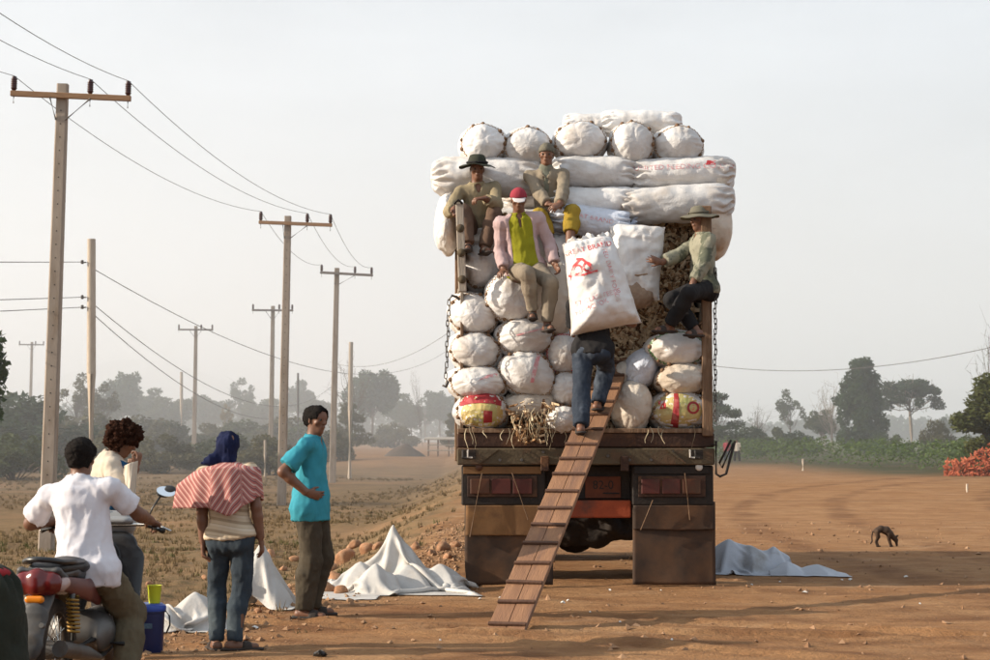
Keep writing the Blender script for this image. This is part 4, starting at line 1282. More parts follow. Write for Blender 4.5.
# spill from the torn sack and straw hanging over the tailboard
def spill(r, n):
    t = r.rand(n) ** 0.8
    px = 531 + r.uniform(-26, 26, n) * (1 - 0.55 * t); py = 402 + 40 * t
    return np.array([W(a, b, 17.43 - 0.05 * r.rand()) for a, b in zip(px, py)])
Vs, Fs, ms_ = [], [], []; off = 0
for k, (n, sd_) in enumerate(((70, 5), (70, 6), (30, 7))):
    v, f = chip_cloud(n, spill, sd_, (0.03, 0.075)); Vs.append(v); Fs.append(f + off); ms_.append(np.full(len(f), k)); off += len(v)
rr = np.random.RandomState(8)
M_straw = mat('straw_strand', (0.50, 0.42, 0.28), (0.30, 0.22, 0.13), scale=10)
sme = mesh_np('spilled_chips', np.concatenate(Vs), np.concatenate(Fs), smooth=False)
spo = link('spilled_chips', sme, M_chip); sme.polygons.foreach_set('material_index', np.concatenate(ms_).astype(np.int32))
tag(spo, 'chips and shreds spilling from the torn sack', 'cassava chips', kind='stuff')
st_ = MB()
for k in range(42):
    if k < 28: x = rr.uniform(512, 556); y = rr.uniform(408, 424); L = rr.uniform(0.08, 0.28)
    else: x = rr.choice([476, 505, 570, 645, 655, 668, 686, 700]) + rr.uniform(-10, 10); y = rr.uniform(426, 432); L = rr.uniform(0.04, 0.22)
    p = W(x, y, 17.40)
    st_.tube([p + Vector((0.02 * math.sin(k + j), -0.02 * j, -L * j / 4)) for j in range(5)], [0.004, 0.005, 0.004, 0.003, 0.002], 4, flat=0.4)
tag(st_.build('straw_shreds', M_straw), 'shreds of sack fibre and straw dangling over the tailboard', 'straw', kind='stuff')
# ---------------------------------------------------------------- people
M_skin = mat('skin_brown', (0.20, 0.095, 0.055), (0.15, 0.068, 0.038), scale=9, rough=0.5, spec=0.4)
M_skind = mat('skin_dark', (0.18, 0.083, 0.048), (0.14, 0.063, 0.036), scale=9, rough=0.5, spec=0.4)
M_hair = mat('hair_black', (0.009, 0.007, 0.006), (0.016, 0.012, 0.010), rough=0.8, bump=0.8, bscale=160, spec=0.12)
M_hairbr = mat('hair_red_brown', (0.060, 0.022, 0.011), (0.022, 0.010, 0.006), rough=0.85, scale=40, bump=1.0, bscale=120, spec=0.1)
M_eye = mat('eye_white', (0.10, 0.085, 0.07), rough=0.5)
M_sandal = mat('sandal_dark', (0.03, 0.025, 0.022), (0.05, 0.035, 0.028))
def fabric(name, c, c2=None, **k):
    k.setdefault('bump', 0.15); k.setdefault('bscale', 150)
    return mat(name, c, c2, rough=0.9, scale=5, spec=0.15, **k)
M_tee = fabric('tee_white', (0.66, 0.64, 0.67), (0.60, 0.58, 0.61))
M_olive2 = fabric('trousers_olive', (0.13, 0.105, 0.065), (0.095, 0.075, 0.048))
M_turq = fabric('shirt_turquoise', (0.045, 0.27, 0.34), (0.035, 0.22, 0.285))
M_dkolive = fabric('trousers_dark_olive', (0.072, 0.058, 0.040), (0.05, 0.04, 0.028))
M_cream = fabric('shirt_cream', (0.58, 0.50, 0.40), (0.50, 0.42, 0.33))
M_navy = fabric('scarf_navy', (0.012, 0.017, 0.055), (0.008, 0.011, 0.035))
M_bluecl = fabric('cloth_deep_blue', (0.015, 0.075, 0.16), (0.012, 0.05, 0.11))
M_jeans = fabric('jeans_faded', (0.045, 0.06, 0.075), (0.028, 0.036, 0.046), c3=(0.09, 0.11, 0.12), s3=2.5)
M_jeans2 = fabric('jeans_blue', (0.038, 0.048, 0.066), (0.022, 0.028, 0.040), c3=(0.085, 0.10, 0.125), s3=3.5)
M_blackc = fabric('cloth_black', (0.018, 0.017, 0.018), (0.026, 0.024, 0.024))
M_khaki = fabric('shirt_khaki', (0.30, 0.245, 0.155), (0.23, 0.185, 0.115))
M_brownt = fabric('trousers_brown', (0.15, 0.095, 0.065), (0.11, 0.07, 0.05))
M_hatd = fabric('hat_dark_green', (0.045, 0.047, 0.033), (0.032, 0.033, 0.025))
M_jackk = fabric('jacket_dull_khaki', (0.27, 0.22, 0.16), (0.20, 0.165, 0.12))
M_greyg = fabric('shirt_grey_green', (0.20, 0.20, 0.15), (0.16, 0.16, 0.12))
M_ytr = fabric('trousers_mustard', (0.36, 0.24, 0.035), (0.28, 0.185, 0.03))
M_capg = fabric('knit_cap_grey', (0.15, 0.135, 0.10), (0.11, 0.10, 0.078))
M_ypolo = fabric('polo_yellow_green', (0.27, 0.255, 0.018), (0.21, 0.20, 0.015))
M_pink = fabric('overshirt_pink', (0.46, 0.33, 0.32), (0.38, 0.27, 0.265))
M_capr = fabric('cap_red', (0.32, 0.045, 0.06), (0.25, 0.035, 0.05))
M_capw = fabric('cap_brim_white', (0.62, 0.57, 0.55))
M_camo = fabric('shirt_camouflage', (0.30, 0.28, 0.21), (0.21, 0.205, 0.15), c3=(0.10, 0.105, 0.075), s3=7, t3=(0.48, 0.54))
M_boon = fabric('hat_grey_green', (0.17, 0.155, 0.115), (0.13, 0.12, 0.09))
M_beige = fabric('trousers_beige', (0.25, 0.205, 0.155), (0.19, 0.155, 0.115))

def nv3(a): return np.array(Vector(a).normalized())
def ik(a, t, l1, l2, pole):
    a, t = Vector(a), Vector(t)
    d = t - a
    L = min(d.length, (l1 + l2) * 0.995)
    u = d.normalized()
    t = a + u * L
    x = (l1 * l1 - l2 * l2 + L * L) / (2 * L)
    h = math.sqrt(max(l1 * l1 - x * x, 0))
    p = Vector(pole) - u * u.dot(Vector(pole))
    p.normalize()
    return a + u * x + p * h, t

def wrinkle(me, amp, sc, seed=0.0, vert=0.55):
    n = len(me.vertices)
    co = np.empty(n * 3, np.float32); me.vertices.foreach_get('co', co); co = co.reshape(-1, 3)
    no = np.empty(n * 3, np.float32); me.vertex_normals.foreach_get('vector', no); no = no.reshape(-1, 3)
    P = co * np.array([1, 1, vert]) * sc + seed
    P = P + 0.7 * np.stack([vn(P * 0.6), vn(P * 0.6 + 9), vn(P * 0.6 + 17)], -1)
    e = (ridge(P, 2) ** 2 - 0.45) * amp + (fbm(P * 0.5, 2) - 0.5) * amp * 1.2
    co += no * e[:, None].astype(np.float32)
    me.vertices.foreach_set('co', co.ravel()); me.update()

def hand(s, w, d, n, right, sc=1.0, curl=0.5, spread=0.12):
    w = Vector(w); d = Vector(d).normalized(); n = Vector(n); n = (n - d * n.dot(d)).normalized()
    sd = d.cross(n) * (1 if right else -1)
    s.cap(w - d * 0.02, w + d * 0.03 * sc, 0.024 * sc, 0.030 * sc, 0.012, (n, 0.62))
    s.cap(w + d * 0.028 * sc, w + d * 0.076 * sc, 0.034 * sc, 0.038 * sc, 0.012, (n, 0.42))
    for i, L in enumerate((0.070, 0.080, 0.074, 0.058)):
        o = (0.0285 - 0.019 * i) * sc
        b = w + d * (0.084 - 0.004 * abs(i - 1)) * sc + sd * o
        dd = (d + sd * (spread * (1.2 - 0.8 * i))).normalized()
        c = curl * (0.85 + 0.12 * i)
        d1 = dd * math.cos(c) + n * math.sin(c)
        d2 = dd * math.cos(2.1 * c) + n * math.sin(2.1 * c)
        d3 = dd * math.cos(2.9 * c) + n * math.sin(2.9 * c)
        p1 = b + d1 * L * 0.45 * sc; p2 = p1 + d2 * L * 0.33 * sc; p3 = p2 + d3 * L * 0.24 * sc
        s.cap(b - dd * 0.012 * sc, p1, 0.0098 * sc, 0.0092 * sc, 0.003)
        s.cap(p1, p2, 0.0092 * sc, 0.0085 * sc, 0.002)
        s.cap(p2, p3, 0.0085 * sc, 0.0072 * sc, 0.002)
    b = w + d * 0.026 * sc + sd * 0.026 * sc
    t1 = b + (d * 0.62 + sd * 0.62 + n * 0.35).normalized() * 0.040 * sc
    t2 = t1 + (d * 0.85 + sd * 0.28 + n * (0.2 + 0.4 * curl)).normalized() * 0.030 * sc
    s.cap(b, t1, 0.0145 * sc, 0.0115 * sc, 0.008); s.cap(t1, t2, 0.0112 * sc, 0.0088 * sc, 0.003)

def head(s, c, F, U, R, hh):
    c, F, U, R = Vector(c), Vector(F), Vector(U), Vector(R)
    def q(f, r, u): return c + F * f * hh + R * r * hh + U * u * hh
    s.cap(q(-.13, 0, .12), q(.08, 0, .15), .355 * hh, .34 * hh, 0.015, (R, .86))
    s.cap(q(.13, 0, .04), q(.23, 0, -.36), .28 * hh, .125 * hh, 0.02, (R, .92))
    s.cap(q(-.02, 0, -.14), q(.17, 0, -.33), .25 * hh, .15 * hh, 0.02, (R, .95))
    for e in (-1, 1):
        s.cap(q(.34, .07 * e, .115), q(.29, .22 * e, .105), .045 * hh, .04 * hh, 0.008)
        s.cap(q(.27, .20 * e, -.06), q(.22, .22 * e, -.1), .07 * hh, .07 * hh, 0.015)
        s.cap(q(.43, .145 * e, .03), q(.44, .15 * e, .03), .052 * hh, cut=True)
        s.cap(q(-.03, .325 * e, .06), q(-.01, .32 * e, -.10), .065 * hh, .045 * hh, 0.004, (R, .5))
    s.cap(q(.36, 0, .05), q(.455, 0, -.09), .035 * hh, .052 * hh, 0.008)
    s.cap(q(.41, -.045, -.105), q(.41, .045, -.105), .035 * hh, None, 0.006)
    s.cap(q(.375, -.07, -.205), q(.375, .07, -.205), .030 * hh, None, 0.006)
    s.cap(q(.365, -.06, -.245), q(.365, .06, -.245), .034 * hh, None, 0.005)

class Person:
    def __init__(s, name, label, H, pel, yaw, ground, U=(0, 0, 1), headF=None, headU=None, hl=None, hr=None, fl=None, fr=None, skin=None,
                 pl=None, pr=None, kl=None, kr=None, group=None, fat=1.0, res=0.0078, curl=(0.5, 0.5), belly=0.0, wr=None, wl=None, toe=None, neckf=0.0, bare=True):
        s.H, s.fat, s.belly = H, fat, belly
        s.pel = Vector(pel)
        y = math.radians(yaw)
        F0 = Vector((math.sin(y), math.cos(y), 0))
        s.U = Vector(U).normalized()
        s.F = (F0 - s.U * s.U.dot(F0)).normalized()
        s.R = s.F.cross(s.U)
        s.F0 = F0
        s.shc = s.pel + s.U * 0.295 * H
        s.sh = {-1: s.shc - s.R * 0.113 * H * fat ** 0.5, 1: s.shc + s.R * 0.113 * H * fat ** 0.5}
        s.neck = s.pel + s.U * 0.318 * H + s.F * neckf
        s.HU = Vector(headU or s.U).normalized()
        hf = Vector(headF or s.F)
        s.HF = (hf - s.HU * s.HU.dot(hf)).normalized()
        s.HR = s.HF.cross(s.HU)
        s.hc = s.neck + s.HU * 0.098 * H + s.HF * 0.012 * H
        s.hh = 0.134 * H
        s.hip = {-1: s.pel - s.R * 0.055 * H, 1: s.pel + s.R * 0.055 * H}
        down = -s.U
        s.el, s.wrst, s.kn, s.an, s.toe = {}, {}, {}, {}, {}
        hd = {-1: hl, 1: hr}; pp = {-1: pl, 1: pr}; ft = {-1: fl, 1: fr}; kk = {-1: kl, 1: kr}
        for e in (-1, 1):
            t = hd[e] or (s.sh[e] + s.R * e * 0.05 * H + Vector((0, 0, -0.315 * H)))
            s.el[e], s.wrst[e] = ik(s.sh[e], t, 0.168 * H, 0.150 * H, pp[e] or (-s.F + s.R * e * 0.3))
            t = ft[e] or (s.hip[e] + s.R * e * 0.02 * H - Vector((0, 0, 0.485 * H)))
            s.kn[e], s.an[e] = ik(s.hip[e], t, 0.245 * H, 0.245 * H, kk[e] or (s.F0 + s.R * e * 0.1))
        pts = [s.hc + s.HU * 0.1 * H, s.pel - s.U * 0.1 * H] + list(s.el.values()) + list(s.wrst.values()) + list(s.kn.values()) + list(s.an.values()) + list(s.sh.values())
        A = np.array(pts); s.lo = A.min(0) - 0.25; s.hi = A.max(0) + 0.25
        s.org = Vector((s.pel.x, s.pel.y, ground))
        b = Sdf(s.lo, s.hi, res)
        s.torso(b, -0.006)
        b.cap(s.neck - s.U * 0.03 * H, s.hc - s.HU * 0.02 * H, 0.037 * H * fat ** .5, 0.034 * H, 0.025)
        head(b, s.hc, s.HF, s.HU, s.HR, s.hh)
        wdir = {-1: wl, 1: wr}
        for e in (-1, 1):
            s.arm(b, e, -0.002)
            d = (s.wrst[e] - s.el[e]).normalized()
            fd, pn = wdir[e] if wdir[e] else (d, (s.pel - s.wrst[e]) * Vector((1, 1, 0)) + Vector((0, 0, 0.01)))
            hand(b, s.wrst[e], fd, pn, e == 1, H / 1.68, curl[0 if e < 0 else 1])
            s.leg(b, e, -0.004)
            td = (toe[0 if e < 0 else 1] if toe else (s.F0 + s.R * e * 0.15))
            td = Vector(td).normalized(); s.toe[e] = td
            b.cap(s.an[e] - td * 0.025 * H - Vector((0, 0, 0.012 * H)), s.an[e] + td * 0.095 * H - Vector((0, 0, 0.019 * H)), 0.024 * H, 0.016 * H, 0.015)
        s.ob = link(name, None or b.mesh(name, 1), skin or M_skin)
        s.ob.data.transform(Matrix.Translation(-s.org))
        s.ob.location = s.org
        tag(s.ob, label, 'person', group)
        for e in (-1, 1):
            c = s.hc + s.HF * 0.352 * s.hh + s.HR * 0.145 * e * s.hh + s.HU * 0.03 * s.hh - s.org
            ey = MB().ball(c, 0.0115, 6).build('eye', M_eye, s.ob, smooth=True)
            MB().ball(c + s.HF * 0.0065, 0.0070, 5).build('iris', M_hair, ey, smooth=True)
    # -- shared volumes, grown by c for clothes
    def torso(s, b, c, hem=None, top=True, puff=0.0):
        H, U, R, F = s.H, s.U, s.R, s.F
        pl = [(s.pel + U * hem, -U)] if hem is not None else []
        f = s.fat
        p = s.pel
        b.cap(p + U * .13 * H, p + U * .245 * H, .083 * H * f + c, .094 * H * f + c, .03, (F, .70), pl)
        b.cap(p + U * .02 * H, p + U * .13 * H, .080 * H * f + c + puff, .082 * H * f + c + puff * .5, .03, (F, .74), pl)
        if s.belly:
            b.cap(p + U * .07 * H + F * .035 * H, p + U * .13 * H + F * .03 * H, .06 * H + s.belly + c, None, .04, None, pl)
        if top:
            b.cap(s.sh[-1] - U * .006 * H, s.sh[1] - U * .006 * H, .033 * H + c, None, .03, None, pl)
            b.cap(s.shc + U * .005 * H, s.neck + U * .002 * H, .055 * H + c, .040 * H + c, .03, None, pl)
        if hem is not None and hem < 0.03 * H:
            b.cap(s.hip[-1] - F * .01 * H, s.hip[1] - F * .01 * H, .058 * H + c + puff * .6, None, .04, None, pl)
            b.cap(p - U * .12 * H, p + U * .05 * H, .088 * H * f + c + puff, .082 * H * f + c + puff, .03, (F, .80), pl)
        elif hem is None:
            b.cap(s.hip[-1] - U * .01 * H, s.hip[1] - U * .01 * H, .062 * H + c, None, .03, None)
    def arm(s, b, e, c, frac=2.0, loose=0.0):
        H = s.H
        a, m, w = s.sh[e], s.el[e], s.wrst[e]
        if frac <= 1.0:
            t = a.lerp(m, frac); d = (m - a).normalized()
            b.cap(a, t + d * .03, .0285 * H + c * .8, .028 * H + c + loose, .018, None, [(t, d)])
        else:
            b.cap(a, m, .0295 * H + c * .8, .026 * H + c + loose * .5, .018)
            t = m.lerp(w, frac - 1.0); d = (w - m).normalized()
            mid = m.lerp(w, 0.3)
            b.cap(m, mid, .027 * H + c + loose * .5, .026 * H + c + loose * .6, .015, None, [(t, d)])
            b.cap(mid, t + d * .02, .026 * H + c + loose * .6, .0185 * H + c + loose, .015, None, [(t, d)])
    def leg(s, b, e, c, frac=2.0, loose=0.0):
        H = s.H
        a, m, w = s.hip[e], s.kn[e], s.an[e]
        b.cap(a, m, .056 * H + c, .037 * H + c + loose * .6, .025)
        if frac > 1.0:
            t = m.lerp(w, frac - 1.0); d = (w - m).normalized()
            mid = m.lerp(w, 0.32) - s.toe.get(e, s.F0) * 0.008 * H
            pl = [(t, d)]
            b.cap(m, mid, .037 * H + c + loose * .6, .036 * H + c + loose * .7, .02, None, pl)
            b.cap(mid, t + d * .03, .036 * H + c + loose * .7, .023 * H + c + loose, .02, None, pl)
    def add(s, name, sdf, m, amp=0.006, sc=11.0, relax=1, lab=None, parent=None):
        me = sdf.mesh(name, relax)
        me.transform(Matrix.Translation(-s.org))
        if amp: wrinkle(me, amp * 1.55, sc, s.pel.x * 3); wrinkle(me, amp * 0.55, sc * 2.6, s.pel.x * 5 + 2)
        o = link(name, me, m, parent or s.ob)
        if lab: o['label'] = lab
        return o
    def grid(s, h=0.011): return Sdf(s.lo, s.hi, h)
    def shirt(s, m, sleeve=0.85, hem=-0.03, c=0.013, loose=0.012, amp=0.009, collar=True, puff=0.01, name='shirt', vneck=0.05):
        b = s.grid()
        s.torso(b, c, hem * s.H, True, puff)
        for e in (-1, 1):
            if sleeve > 0: s.arm(b, e, c, sleeve, loose)
        nk = s.neck + s.U * 0.012 * s.H + s.F * 0.01
        b.cap(nk - s.U * 0.0, nk + s.U * 0.15 + s.F * 0.02, 0.040 * s.H, None, cut=True)
        if vneck: b.cap(s.neck + s.F * 0.06 + s.U * 0.035, s.neck + s.F * 0.10 - s.U * vneck, 0.036, 0.012, cut=True)
        o = s.add(name, b, m, amp)
        if collar:
            cb = Sdf(np.array(s.neck) - 0.16, np.array(s.neck) + 0.16, 0.006)
            cb.cap(s.neck - s.U * 0.012 * s.H, s.neck + s.U * 0.024 * s.H, 0.052 * s.H, 0.046 * s.H, 0, (s.F, 0.95), [(s.neck + s.U * 0.028 * s.H, s.U), (s.neck - s.U * 0.012 * s.H, -s.U)])
            cb.cap(s.neck - s.U * 0.1 * s.H, s.neck + s.U * 0.1 * s.H, 0.039 * s.H, 0.039 * s.H, cut=True)
            cb.cap(s.neck + s.F * 0.07, s.neck + s.F * 0.10, 0.03, cut=True)
            s.add('collar', cb, m, 0.0, parent=o)
        return o
    def trousers(s, m, frac=1.93, c=0.010, loose=0.014, amp=0.008, waist=0.05):
        b = s.grid()
        pl = [(s.pel + s.U * waist * s.H, s.U)]
        b.cap(s.hip[-1], s.hip[1], .055 * s.H + c, None, .03)
        b.cap(s.pel + s.U * .0, s.pel + s.U * .08 * s.H, .083 * s.H * s.fat + c * .6, .081 * s.H * s.fat + c * .4, .03, (s.F, .78), pl)
        b.cap(s.hip[-1] - s.F * .022 * s.H - s.U * .03 * s.H, s.hip[1] - s.F * .022 * s.H - s.U * .03 * s.H, .045 * s.H + c, None, .03)
        for e in (-1, 1): s.leg(b, e, c, frac, loose)
        return s.add('trousers', b, m, amp, 12)
    def shoes(s, m, name='sandal'):
        for e in (-1, 1):
            b = Sdf(np.array(s.an[e]) - 0.22, np.array(s.an[e]) + 0.22, 0.007)
            a, td, H = s.an[e], s.toe[e], s.H
            z0 = a.z - 0.036 * H
            b.cap(a - td * .035 * H - Vector((0, 0, .028 * H)), a + td * .108 * H - Vector((0, 0, .03 * H)), .030 * H, .027 * H, 0, ((0, 0, 1), .32))
            b.cap(a + td * .045 * H - Vector((0, 0, .02 * H)), a + td * .065 * H - Vector((0, 0, .022 * H)), .030 * H, .027 * H, .01, (td, .6))
            s.add(name, b, m, 0)
    def hair(s, m, grow=0.016, low=-0.16, front=0.20, noise=0.010, sc=48, lowback=None):
        hh, F, U, R = s.hh, s.HF, s.HU, s.HR
        b = Sdf(np.array(s.hc) - 0.26, np.array(s.hc) + 0.26, 0.0065)
        q = lambda f, r, u: s.hc + F * f * hh + R * r * hh + U * u * hh
        b.cap(q(-.13, 0, .12), q(.08, 0, .15), .355 * hh + grow, .34 * hh + grow, 0.015, (R, .88))
        b.cap(q(-.16, 0, low + 0.12), q(-.12, 0, .1), .25 * hh + grow, .33 * hh + grow, 0.02, (R, .9), [(q(0, 0, low), -U)])
        b.cap(q(front + .28, 0, -.62), q(front + .26, 0, .06), .40 * hh, .30 * hh, cut=True)
        b.cap(q(front + .02, -.5, -.2), q(front + .02, .5, -.2), .26 * hh, cut=True)
        me = b.mesh('hair', 1)
        me.transform(Matrix.Translation(-s.org))
        wrinkle(me, noise, sc, 3.0, 1.0); wrinkle(me, noise * 0.6, sc * 2.2, 8.0, 1.0)
        return link('hair', me, m, s.ob)
    def hat(s, m, brim=0.13, droop=0.02, crown=0.095, name='hat', bandm=None, tilt=0.0, wave=0.015):
        hh, F, U, R = s.hh, s.HF, s.HU, s.HR
        v, f = [], []
        n = 48
        prof = [(0.0, crown), (0.05, crown), (0.078, crown - 0.012), (0.092, crown - 0.05), (0.104, 0.012), (0.108, 0.0), (0.108 + brim * 0.5, -droop * 0.4), (0.108 + brim, -droop), (0.108 + brim, -droop - 0.006), (0.108 + brim * 0.5, -droop * 0.4 - 0.007), (0.106, -0.008), (0.09, 0.02), (0.06, crown - 0.03), (0, crown - 0.02)]
        o = s.hc + U * 0.26 * hh - F * 0.02 * hh - s.org
        for r, h in prof:
            for k in range(n):
                w = 2 * PI * k / n
                wv = wave * math.sin(2 * w + 0.7) * max(0, (r - 0.108) / max(brim, 0.01)) + 0.006 * math.sin(5 * w) * (r > 0.11)
                v.append(tuple(o + F * (r * 1.06 * math.cos(w)) + R * (r * 0.95 * math.sin(w)) + U * (h + wv)))
        for i in range(len(prof) - 1):
            for k in range(n):
                f.append((i * n + k, i * n + (k + 1) % n, (i + 1) * n + (k + 1) % n, (i + 1) * n + k))
        h = MB().add(v, f).build(name, m, s.ob, auto=50)
        if bandm is not None:
            bp = MB()
            bp.tube([o + F * (0.1055 * 1.06 * math.cos(w)) + R * (0.1055 * .95 * math.sin(w)) + U * 0.016 for w in np.linspace(0, 2 * PI, 41)], 0.012, 6, caps=False)
            bp.build('hat_band', bandm, h, smooth=True)
        return h

# 1 rider on the motorbike (the bike itself follows below)
BIKE_YAW = 5.0
by = math.radians(BIKE_YAW)
BF = Vector((math.sin(by), math.cos(by), 0)); BR = Vector((BF.y, -BF.x, 0))
BO = Vector((-2.47, 10.13, 0.0))                 # ground point below the rear axle
def bk(f, r, u): return BO + BF * f + BR * r + Vector((0, 0, u))
rid_p = W(87, 573, 10.55)
rider = Person('person', 'rider in a plain white T-shirt sitting on the motorbike, back to the camera', 1.62, rid_p, 10, 0.0, (-0.13, 0.10, 1), headF=(0.15, 1, 0), headU=(0.02, 0.05, 1),
    hr=bk(0.86, 0.31, 0.96), hl=bk(0.86, -0.31, 0.96), pr=(0.6, -0.3, -0.6), pl=(-0.6, -0.2, -0.5),
    fr=bk(0.52, 0.27, 0.06), fl=bk(0.50, -0.38, 0.06), kr=(BF + BR * 0.10 + Vector((0, 0, 0.5))), kl=(BF - BR * 0.4 + Vector((0, 0, 0.5))), skin=M_skind,
    wr=((0.25, 0.9, -0.25), (-0.1, 0.1, -1)), wl=((-0.25, 0.9, -0.25), (0.1, 0, -1)), curl=(0.9, 0.95))
rider.shirt(M_tee, 0.72, -0.060, 0.018, 0.018, 0.010, collar=False, puff=0.026, name='tee_shirt', vneck=0)
rider.trousers(M_olive2, 1.92, 0.014, 0.022, 0.011)
rider.hair(M_hair, 0.014, -0.22, 0.22)
rider.shoes(M_sandal, 'shoe')

# 2 curly haired person behind the bike
cur_p = W(101, 531, 12.05)
cur = Person('person', 'person with bushy reddish brown hair and cream top raising a pale cloth to the face', 1.50, cur_p, 76, 0.0, (0.13, 0.02, 1), headF=(0.92, 0.05, -0.42), headU=(0.42, 0.0, 0.9),
    hr=W(136.5, 467, 11.85), hl=W(132, 474, 12.2), pr=(-0.1, -0.5, -0.8), pl=(0.2, 0.6, -0.8), wr=((0.25, 0.1, 0.95), (-0.9, 0.2, 0.2)), wl=((0.3, -0.1, 0.9), (-0.9, 0, 0.2)), curl=(0.9, 0.9), skin=M_skin)
cur.shirt(M_cream, 1.15, -0.10, 0.020, 0.018, 0.010, name='blouse')
cur.trousers(M_blackc)
cur.shoes(M_sandal)
h_ = cur.hair(M_hairbr, 0.034, -0.28, 0.22, 0.030, 55)
# pale cloth hanging from the raised hand, deep blue cloth across the chest
def drape(p, name, pts, m, thick=0.006, amp=0.01, seed=0.0, nx=26, nz=34):
    """cloth hung between an upper polyline and a lower polyline (world points)"""
    up, dn = [[Vector(q) for q in l] for l in pts]
    def samp(l, t):
        f = t * (len(l) - 1); i = min(int(f), len(l) - 2); return l[i].lerp(l[i + 1], f - i)
    V = np.array([[samp(up, a / (nx - 1)).lerp(samp(dn, a / (nx - 1)), b / (nz - 1)) for b in range(nz)] for a in range(nx)])
    A = np.linspace(0, 1, nx)[:, None] * np.ones((1, nz)); B = np.ones((nx, 1)) * np.linspace(0, 1, nz)[None]
    nr = np.cross(V[-1, 0] - V[0, 0], V[0, -1] - V[0, 0]); nr /= np.linalg.norm(nr)
    e = amp * (np.sin(A * 15 + 2 * B + seed) * (0.35 + B * 0.6) + 1.2 * (fbm(np.stack([A * 3 + seed, B * 3, A * 0], -1), 2) - 0.5))
    V = V + e[..., None] * nr
    i = np.arange(nx * nz).reshape(nx, nz)
    q = np.stack([i[:-1, :-1], i[1:, :-1], i[1:, 1:], i[:-1, 1:]], -1).reshape(-1, 4)
    n = nx * nz
    rim = np.concatenate([i[:, 0], i[-1, 1:], i[-2::-1, -1], i[0, -2:0:-1]]); r2 = np.roll(rim, -1)
    F = np.concatenate([q, q[:, ::-1] + n, np.stack([r2, rim, rim + n, r2 + n], -1)])
    V = np.concatenate([V.reshape(-1, 3), V.reshape(-1, 3) + nr * thick])
    if p is not None: V = V - np.array(p.org)
    return link(name, mesh_np(name, V, F), m, p.ob if p else None)
cl = drape(None, 'held_cloth', ([W(124, 466, 11.78), W(130, 463, 11.74), W(138, 461, 11.78)], [W(119, 514, 11.80), W(127, 512, 11.66), W(135, 499, 11.76)]), M_cream, 0.006, 0.016)
tag(cl, 'pale cloth held up in front of the bushy-haired person\'s face', 'cloth')
bl_ = cur.grid(0.009)
cur.torso(bl_, 0.026, 0.10 * cur.H, True)
cutp = [(cur.pel + cur.U * 0.26 * cur.H, cur.U)]
ub = Sdf(cur.lo, cur.hi, 0.009)
ub.cap(W(113, 505, 11.98), W(118, 472, 11.93), 0.088, 0.082, 0, (cur.F, 0.9))
cur.add('blue_wrap', ub, M_bluecl, 0.008)

# 3 person with blue head scarf and striped shawl
sc_p = W(231, 537, 12.5)
scf = Person('person', 'person seen from behind in navy headscarf, red striped shawl and faded jeans', 1.51, sc_p, 14, 0.0, (-0.075, 0.02, 1), headF=(-0.25, 1, 0.02), headU=(0.03, 0, 1),
    hl=W(203, 545, 12.50), hr=W(262, 547, 12.48), pl=(-0.25, -1, 0), pr=(0.3, -1, 0), fl=W(216, 643, 12.5) + Vector((0, 0.0, 0.0)), fr=W(235, 643, 12.45), kr=(0.2, 1, 0), kl=(-0.2, 1, 0),
    toe=((-0.35, 0.8, 0), (0.92, 0.25, 0)), curl=(0.45, 0.4), skin=M_skind, fat=0.98)
for e in (-1, 1):
    pass
M_stripe = bpy.data.materials.new('striped_cloth')
def stripe_mat(m, ca, cb_, cc, attr, freq, w=0.5):
    m.use_nodes = True
    N, L = m.node_tree.nodes, m.node_tree.links
    b = N['Principled BSDF']; b.inputs['Roughness'].default_value = 0.9; b.inputs['Specular IOR Level'].default_value = 0.15
    a = N.new('ShaderNodeAttribute'); a.attribute_name = attr
    def wave(f, ph, lo, hi):
        mm = N.new('ShaderNodeMath'); mm.operation = 'MULTIPLY_ADD'; mm.inputs[1].default_value = f; mm.inputs[2].default_value = ph
        L.new(a.outputs['Fac'], mm.inputs[0])
        sn = N.new('ShaderNodeMath'); sn.operation = 'SINE'; L.new(mm.outputs[0], sn.inputs[0])
        r = N.new('ShaderNodeMapRange'); r.inputs['From Min'].default_value = lo; r.inputs['From Max'].default_value = hi
        L.new(sn.outputs[0], r.inputs['Value']); return r.outputs['Result']
    x = N.new('ShaderNodeMix'); x.data_type = 'RGBA'; x.inputs['A'].default_value = (*ca, 1); x.inputs['B'].default_value = (*cb_, 1)
    L.new(wave(freq, 0.0, -0.2, 0.3), x.inputs['Factor'])
    y = N.new('ShaderNodeMix'); y.data_type = 'RGBA'; y.inputs['B'].default_value = (*cc, 1)
    L.new(x.outputs['Result'], y.inputs['A']); L.new(wave(freq * 0.5, 0.9, 0.72, 0.9), y.inputs['Factor'])
    L.new(y.outputs['Result'], b.inputs['Base Color'])
stripe_mat(M_stripe, (0.40, 0.135, 0.115), (0.54, 0.38, 0.33), (0.20, 0.07, 0.075), 'stripe', 330.0)
M_stripe2 = bpy.data.materials.new('striped_top')
stripe_mat(M_stripe2, (0.55, 0.44, 0.31), (0.36, 0.27, 0.18), (0.60, 0.50, 0.38), 'stripe', 150.0)
def stripe_attr(o, fn):
    n = len(o.data.vertices)
    co = np.empty(n * 3, np.float32); o.data.vertices.foreach_get('co', co)
    a = o.data.attributes.new('stripe', 'FLOAT', 'POINT'); a.data.foreach_set('value', fn(co.reshape(-1, 3)).astype(np.float32))
top = scf.shirt(M_stripe2, 0.22, -0.005, 0.012, 0.015, 0.008, collar=False, name='striped_top', vneck=0)
stripe_attr(top, lambda c: c[:, 2] + 0.02 * np.sin(c[:, 0] * 9))
scf.trousers(M_jeans, 1.97, 0.006, 0.006, 0.009, waist=0.045)
